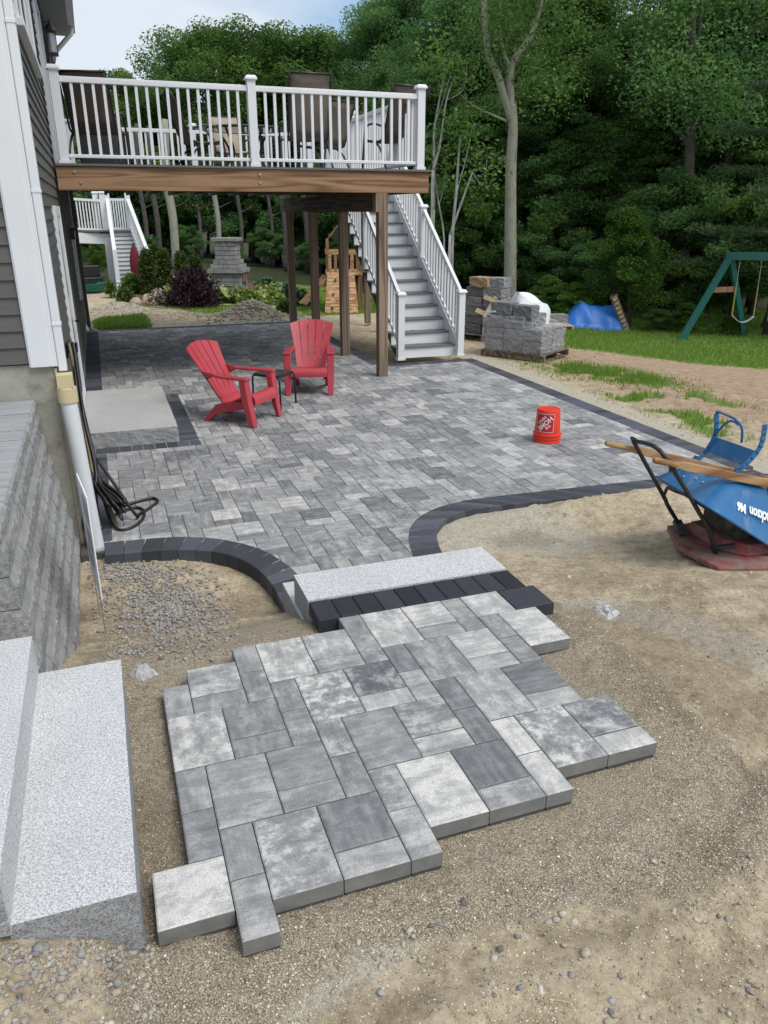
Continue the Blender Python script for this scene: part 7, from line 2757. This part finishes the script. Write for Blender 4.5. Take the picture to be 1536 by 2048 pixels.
P = P[~((P[:, 0] > -.2) & (P[:, 0] < 2.0) & (P[:, 1] > 1.66) & (P[:, 1] < 3.7)) & ~((P[:, 0] < -.1) & (P[:, 1] > 1.8))]
sz = .0045 + .013 * rg.uniform(0, 1, len(P)) ** 2.2
P[:, 2] += sz * .12
stones('loose_stones', P, sz, np.where(rg.uniform(0, 1, len(P)) < .6, rg.normal(.82, .1, len(P)), rg.normal(.3, .15, len(P))), 57, 'larger loose stones half sunk in the foreground dirt', 'stones')
# rock heap beyond the patio
n = 900
x = rg.normal(3.35, .55, n); y = rg.normal(18.9, .38, n)
ok = (y > 17.95) & (abs(x - 3.35) < 1.3)
x, y = x[ok], y[ok]
sz = rg.uniform(.015, .05, len(x))
P = np.column_stack([x, y, gz(x, y) + sz * .25])
stones('rock_heap', P, sz, rg.normal(.74, .13, len(P)), 54, 'heap of brownish broken rock beyond the far patio edge', 'rock heap')
# stones in the dirt mound and along the dust strip
n = 700
x = rg.normal(.9, .9, n); y = rg.normal(19.8, .6, n)
ok = (x > -.3) & (y > 18)
x, y = x[ok], y[ok]
sz = rg.uniform(.008, .03, len(x))
P = np.column_stack([x, y, gz(x, y) + sz * .2])
stones('mound_stones', P, sz, rg.normal(.82, .12, len(P)), 55, 'stones scattered over the sandy mound left of the rock heap', 'stones')
n = 900
x = rg.uniform(5.88, 9.5, n); y = rg.uniform(5.6, 13, n)
sz = rg.uniform(.004, .016, n)
P = np.column_stack([x, y, gz(x, y) + sz * .2])
stones('yard_stones', P, sz, rg.normal(.78, .15, n), 56, 'small stones on the bare track right of the patio', 'stones')

# straws and twigs on the dirt
tw = MB()
rnd = random.Random(14)
for _ in range(24):
    p = at_g(rnd.uniform(280, 1500), rnd.uniform(1640, 2030))
    if -.2 < p.x < 2.0 and 1.66 < p.y < 3.6:
        continue
    a_ = rnd.uniform(0, 6.28)
    L = rnd.uniform(.02, .075)
    d_ = Vector((math.cos(a_), math.sin(a_), rnd.uniform(-.05, .15))) * L
    tw.beam(p + Vector((0, 0, .003)), p + d_ + Vector((0, 0, .004)), .0018, .0018)
o = tw.build('straw', simple('dry straw', (.48, .38, .20), .8, .2))
tag(o, 'dry straws and twigs scattered on the foreground dirt', 'straw', kind='stuff')

# ---- coarse grains lying on the bedding sand and dust: real little stones
def grit(n, seed):
    rg = np.random.default_rng(seed)
    # denser towards the camera, where single grains show
    y = .95 + 4.5 * rg.uniform(0, 1, n) ** 1.5
    x = rg.uniform(-.35, 3.7, n) * np.clip(.35 + .16 * y, 0, 1.05) + rg.uniform(-.1, .2, n)
    ok = ~((x > LX0 - .12) & (x < 2.02) & (y > 1.73) & (y < 4.3)) & ~((x < -.1) & (y > 1.8) & (y < 3.15)) & ~((x > .84) & (x < 2.13) & (y > 3.4))
    ok |= (x > LX0 - .12) & (x < 2.02) & (y > 1.73) & (y < 2.4) & (rg.uniform(0, 1, n) < .5)
    dx = np.maximum(np.maximum(LX0 - x, x - 1.95), 0)
    dy = np.maximum(np.maximum(1.75 - y, y - 3.55), 0)
    dl_ = np.hypot(dx, dy) + (fbm(x, y, 2.0, 41, 4) - .5) * .5
    sand_ = 1 - sm(.12, .5, dl_)
    cl = sm(.45, .65, fbm(x, y, 2.6, 91, 4))
    ok &= rg.uniform(0, 1, n) < np.maximum(sand_, .16 + .6 * cl)
    x, y, sand_ = x[ok], y[ok], sand_[ok]
    n = len(x)
    s_ = rg.uniform(.0013, .0032, n) * (1 + .6 * (rg.uniform(0, 1, n) < .08))
    z = gz(x, y) + s_ * .3
    O = np.array([[1, 0, 0], [-1, 0, 0], [0, 1, 0], [0, -1, 0], [0, 0, .8], [0, 0, -.8]], float)
    Fo = np.array([[0, 2, 4], [2, 1, 4], [1, 3, 4], [3, 0, 4], [2, 0, 5], [1, 2, 5], [3, 1, 5], [0, 3, 5]])[:4]
    V = O[None] * (rg.uniform(.6, 1.4, (n, 6, 1))) * s_[:, None, None]
    a = rg.uniform(0, 6.28, n)
    ca_, sa_ = np.cos(a)[:, None], np.sin(a)[:, None]
    V = np.stack([V[..., 0] * ca_ - V[..., 1] * sa_, V[..., 0] * sa_ + V[..., 1] * ca_, V[..., 2]], -1) + np.stack([x, y, z], -1)[:, None, :]
    Fc = (Fo[None] + (np.arange(n) * 6)[:, None, None]).reshape(-1, 3)
    m = np_mesh('coarse_sand', V.reshape(-1, 3), tris=Fc)
    lc = np.clip(rg.normal(.5, .27, n), 0, 1)
    at = m.attributes.new('lc', 'FLOAT', 'FACE')
    at.data.foreach_set('value', np.repeat(lc, len(Fo)).astype(np.float32))
    return m
mt, nt, bs = new_mat('coarse sand grains')
at = nt.nodes.new('ShaderNodeAttribute')
at.attribute_name = 'lc'
c = ramp(nt, at.outputs['Fac'], [(0.0, (0.10, 0.078, 0.052)), (0.3, (0.27, 0.215, 0.14)), (0.65, (0.52, 0.43, 0.29)), (1.0, (0.80, 0.74, 0.60))])
nt.links.new(c, bs.inputs['Base Color'])
bs.inputs['Roughness'].default_value = .9
o = link('coarse_sand', grit(170000, 6), mt)
tag(o, 'coarse sand grains lying around the unfinished landing', 'sand', kind='stuff')
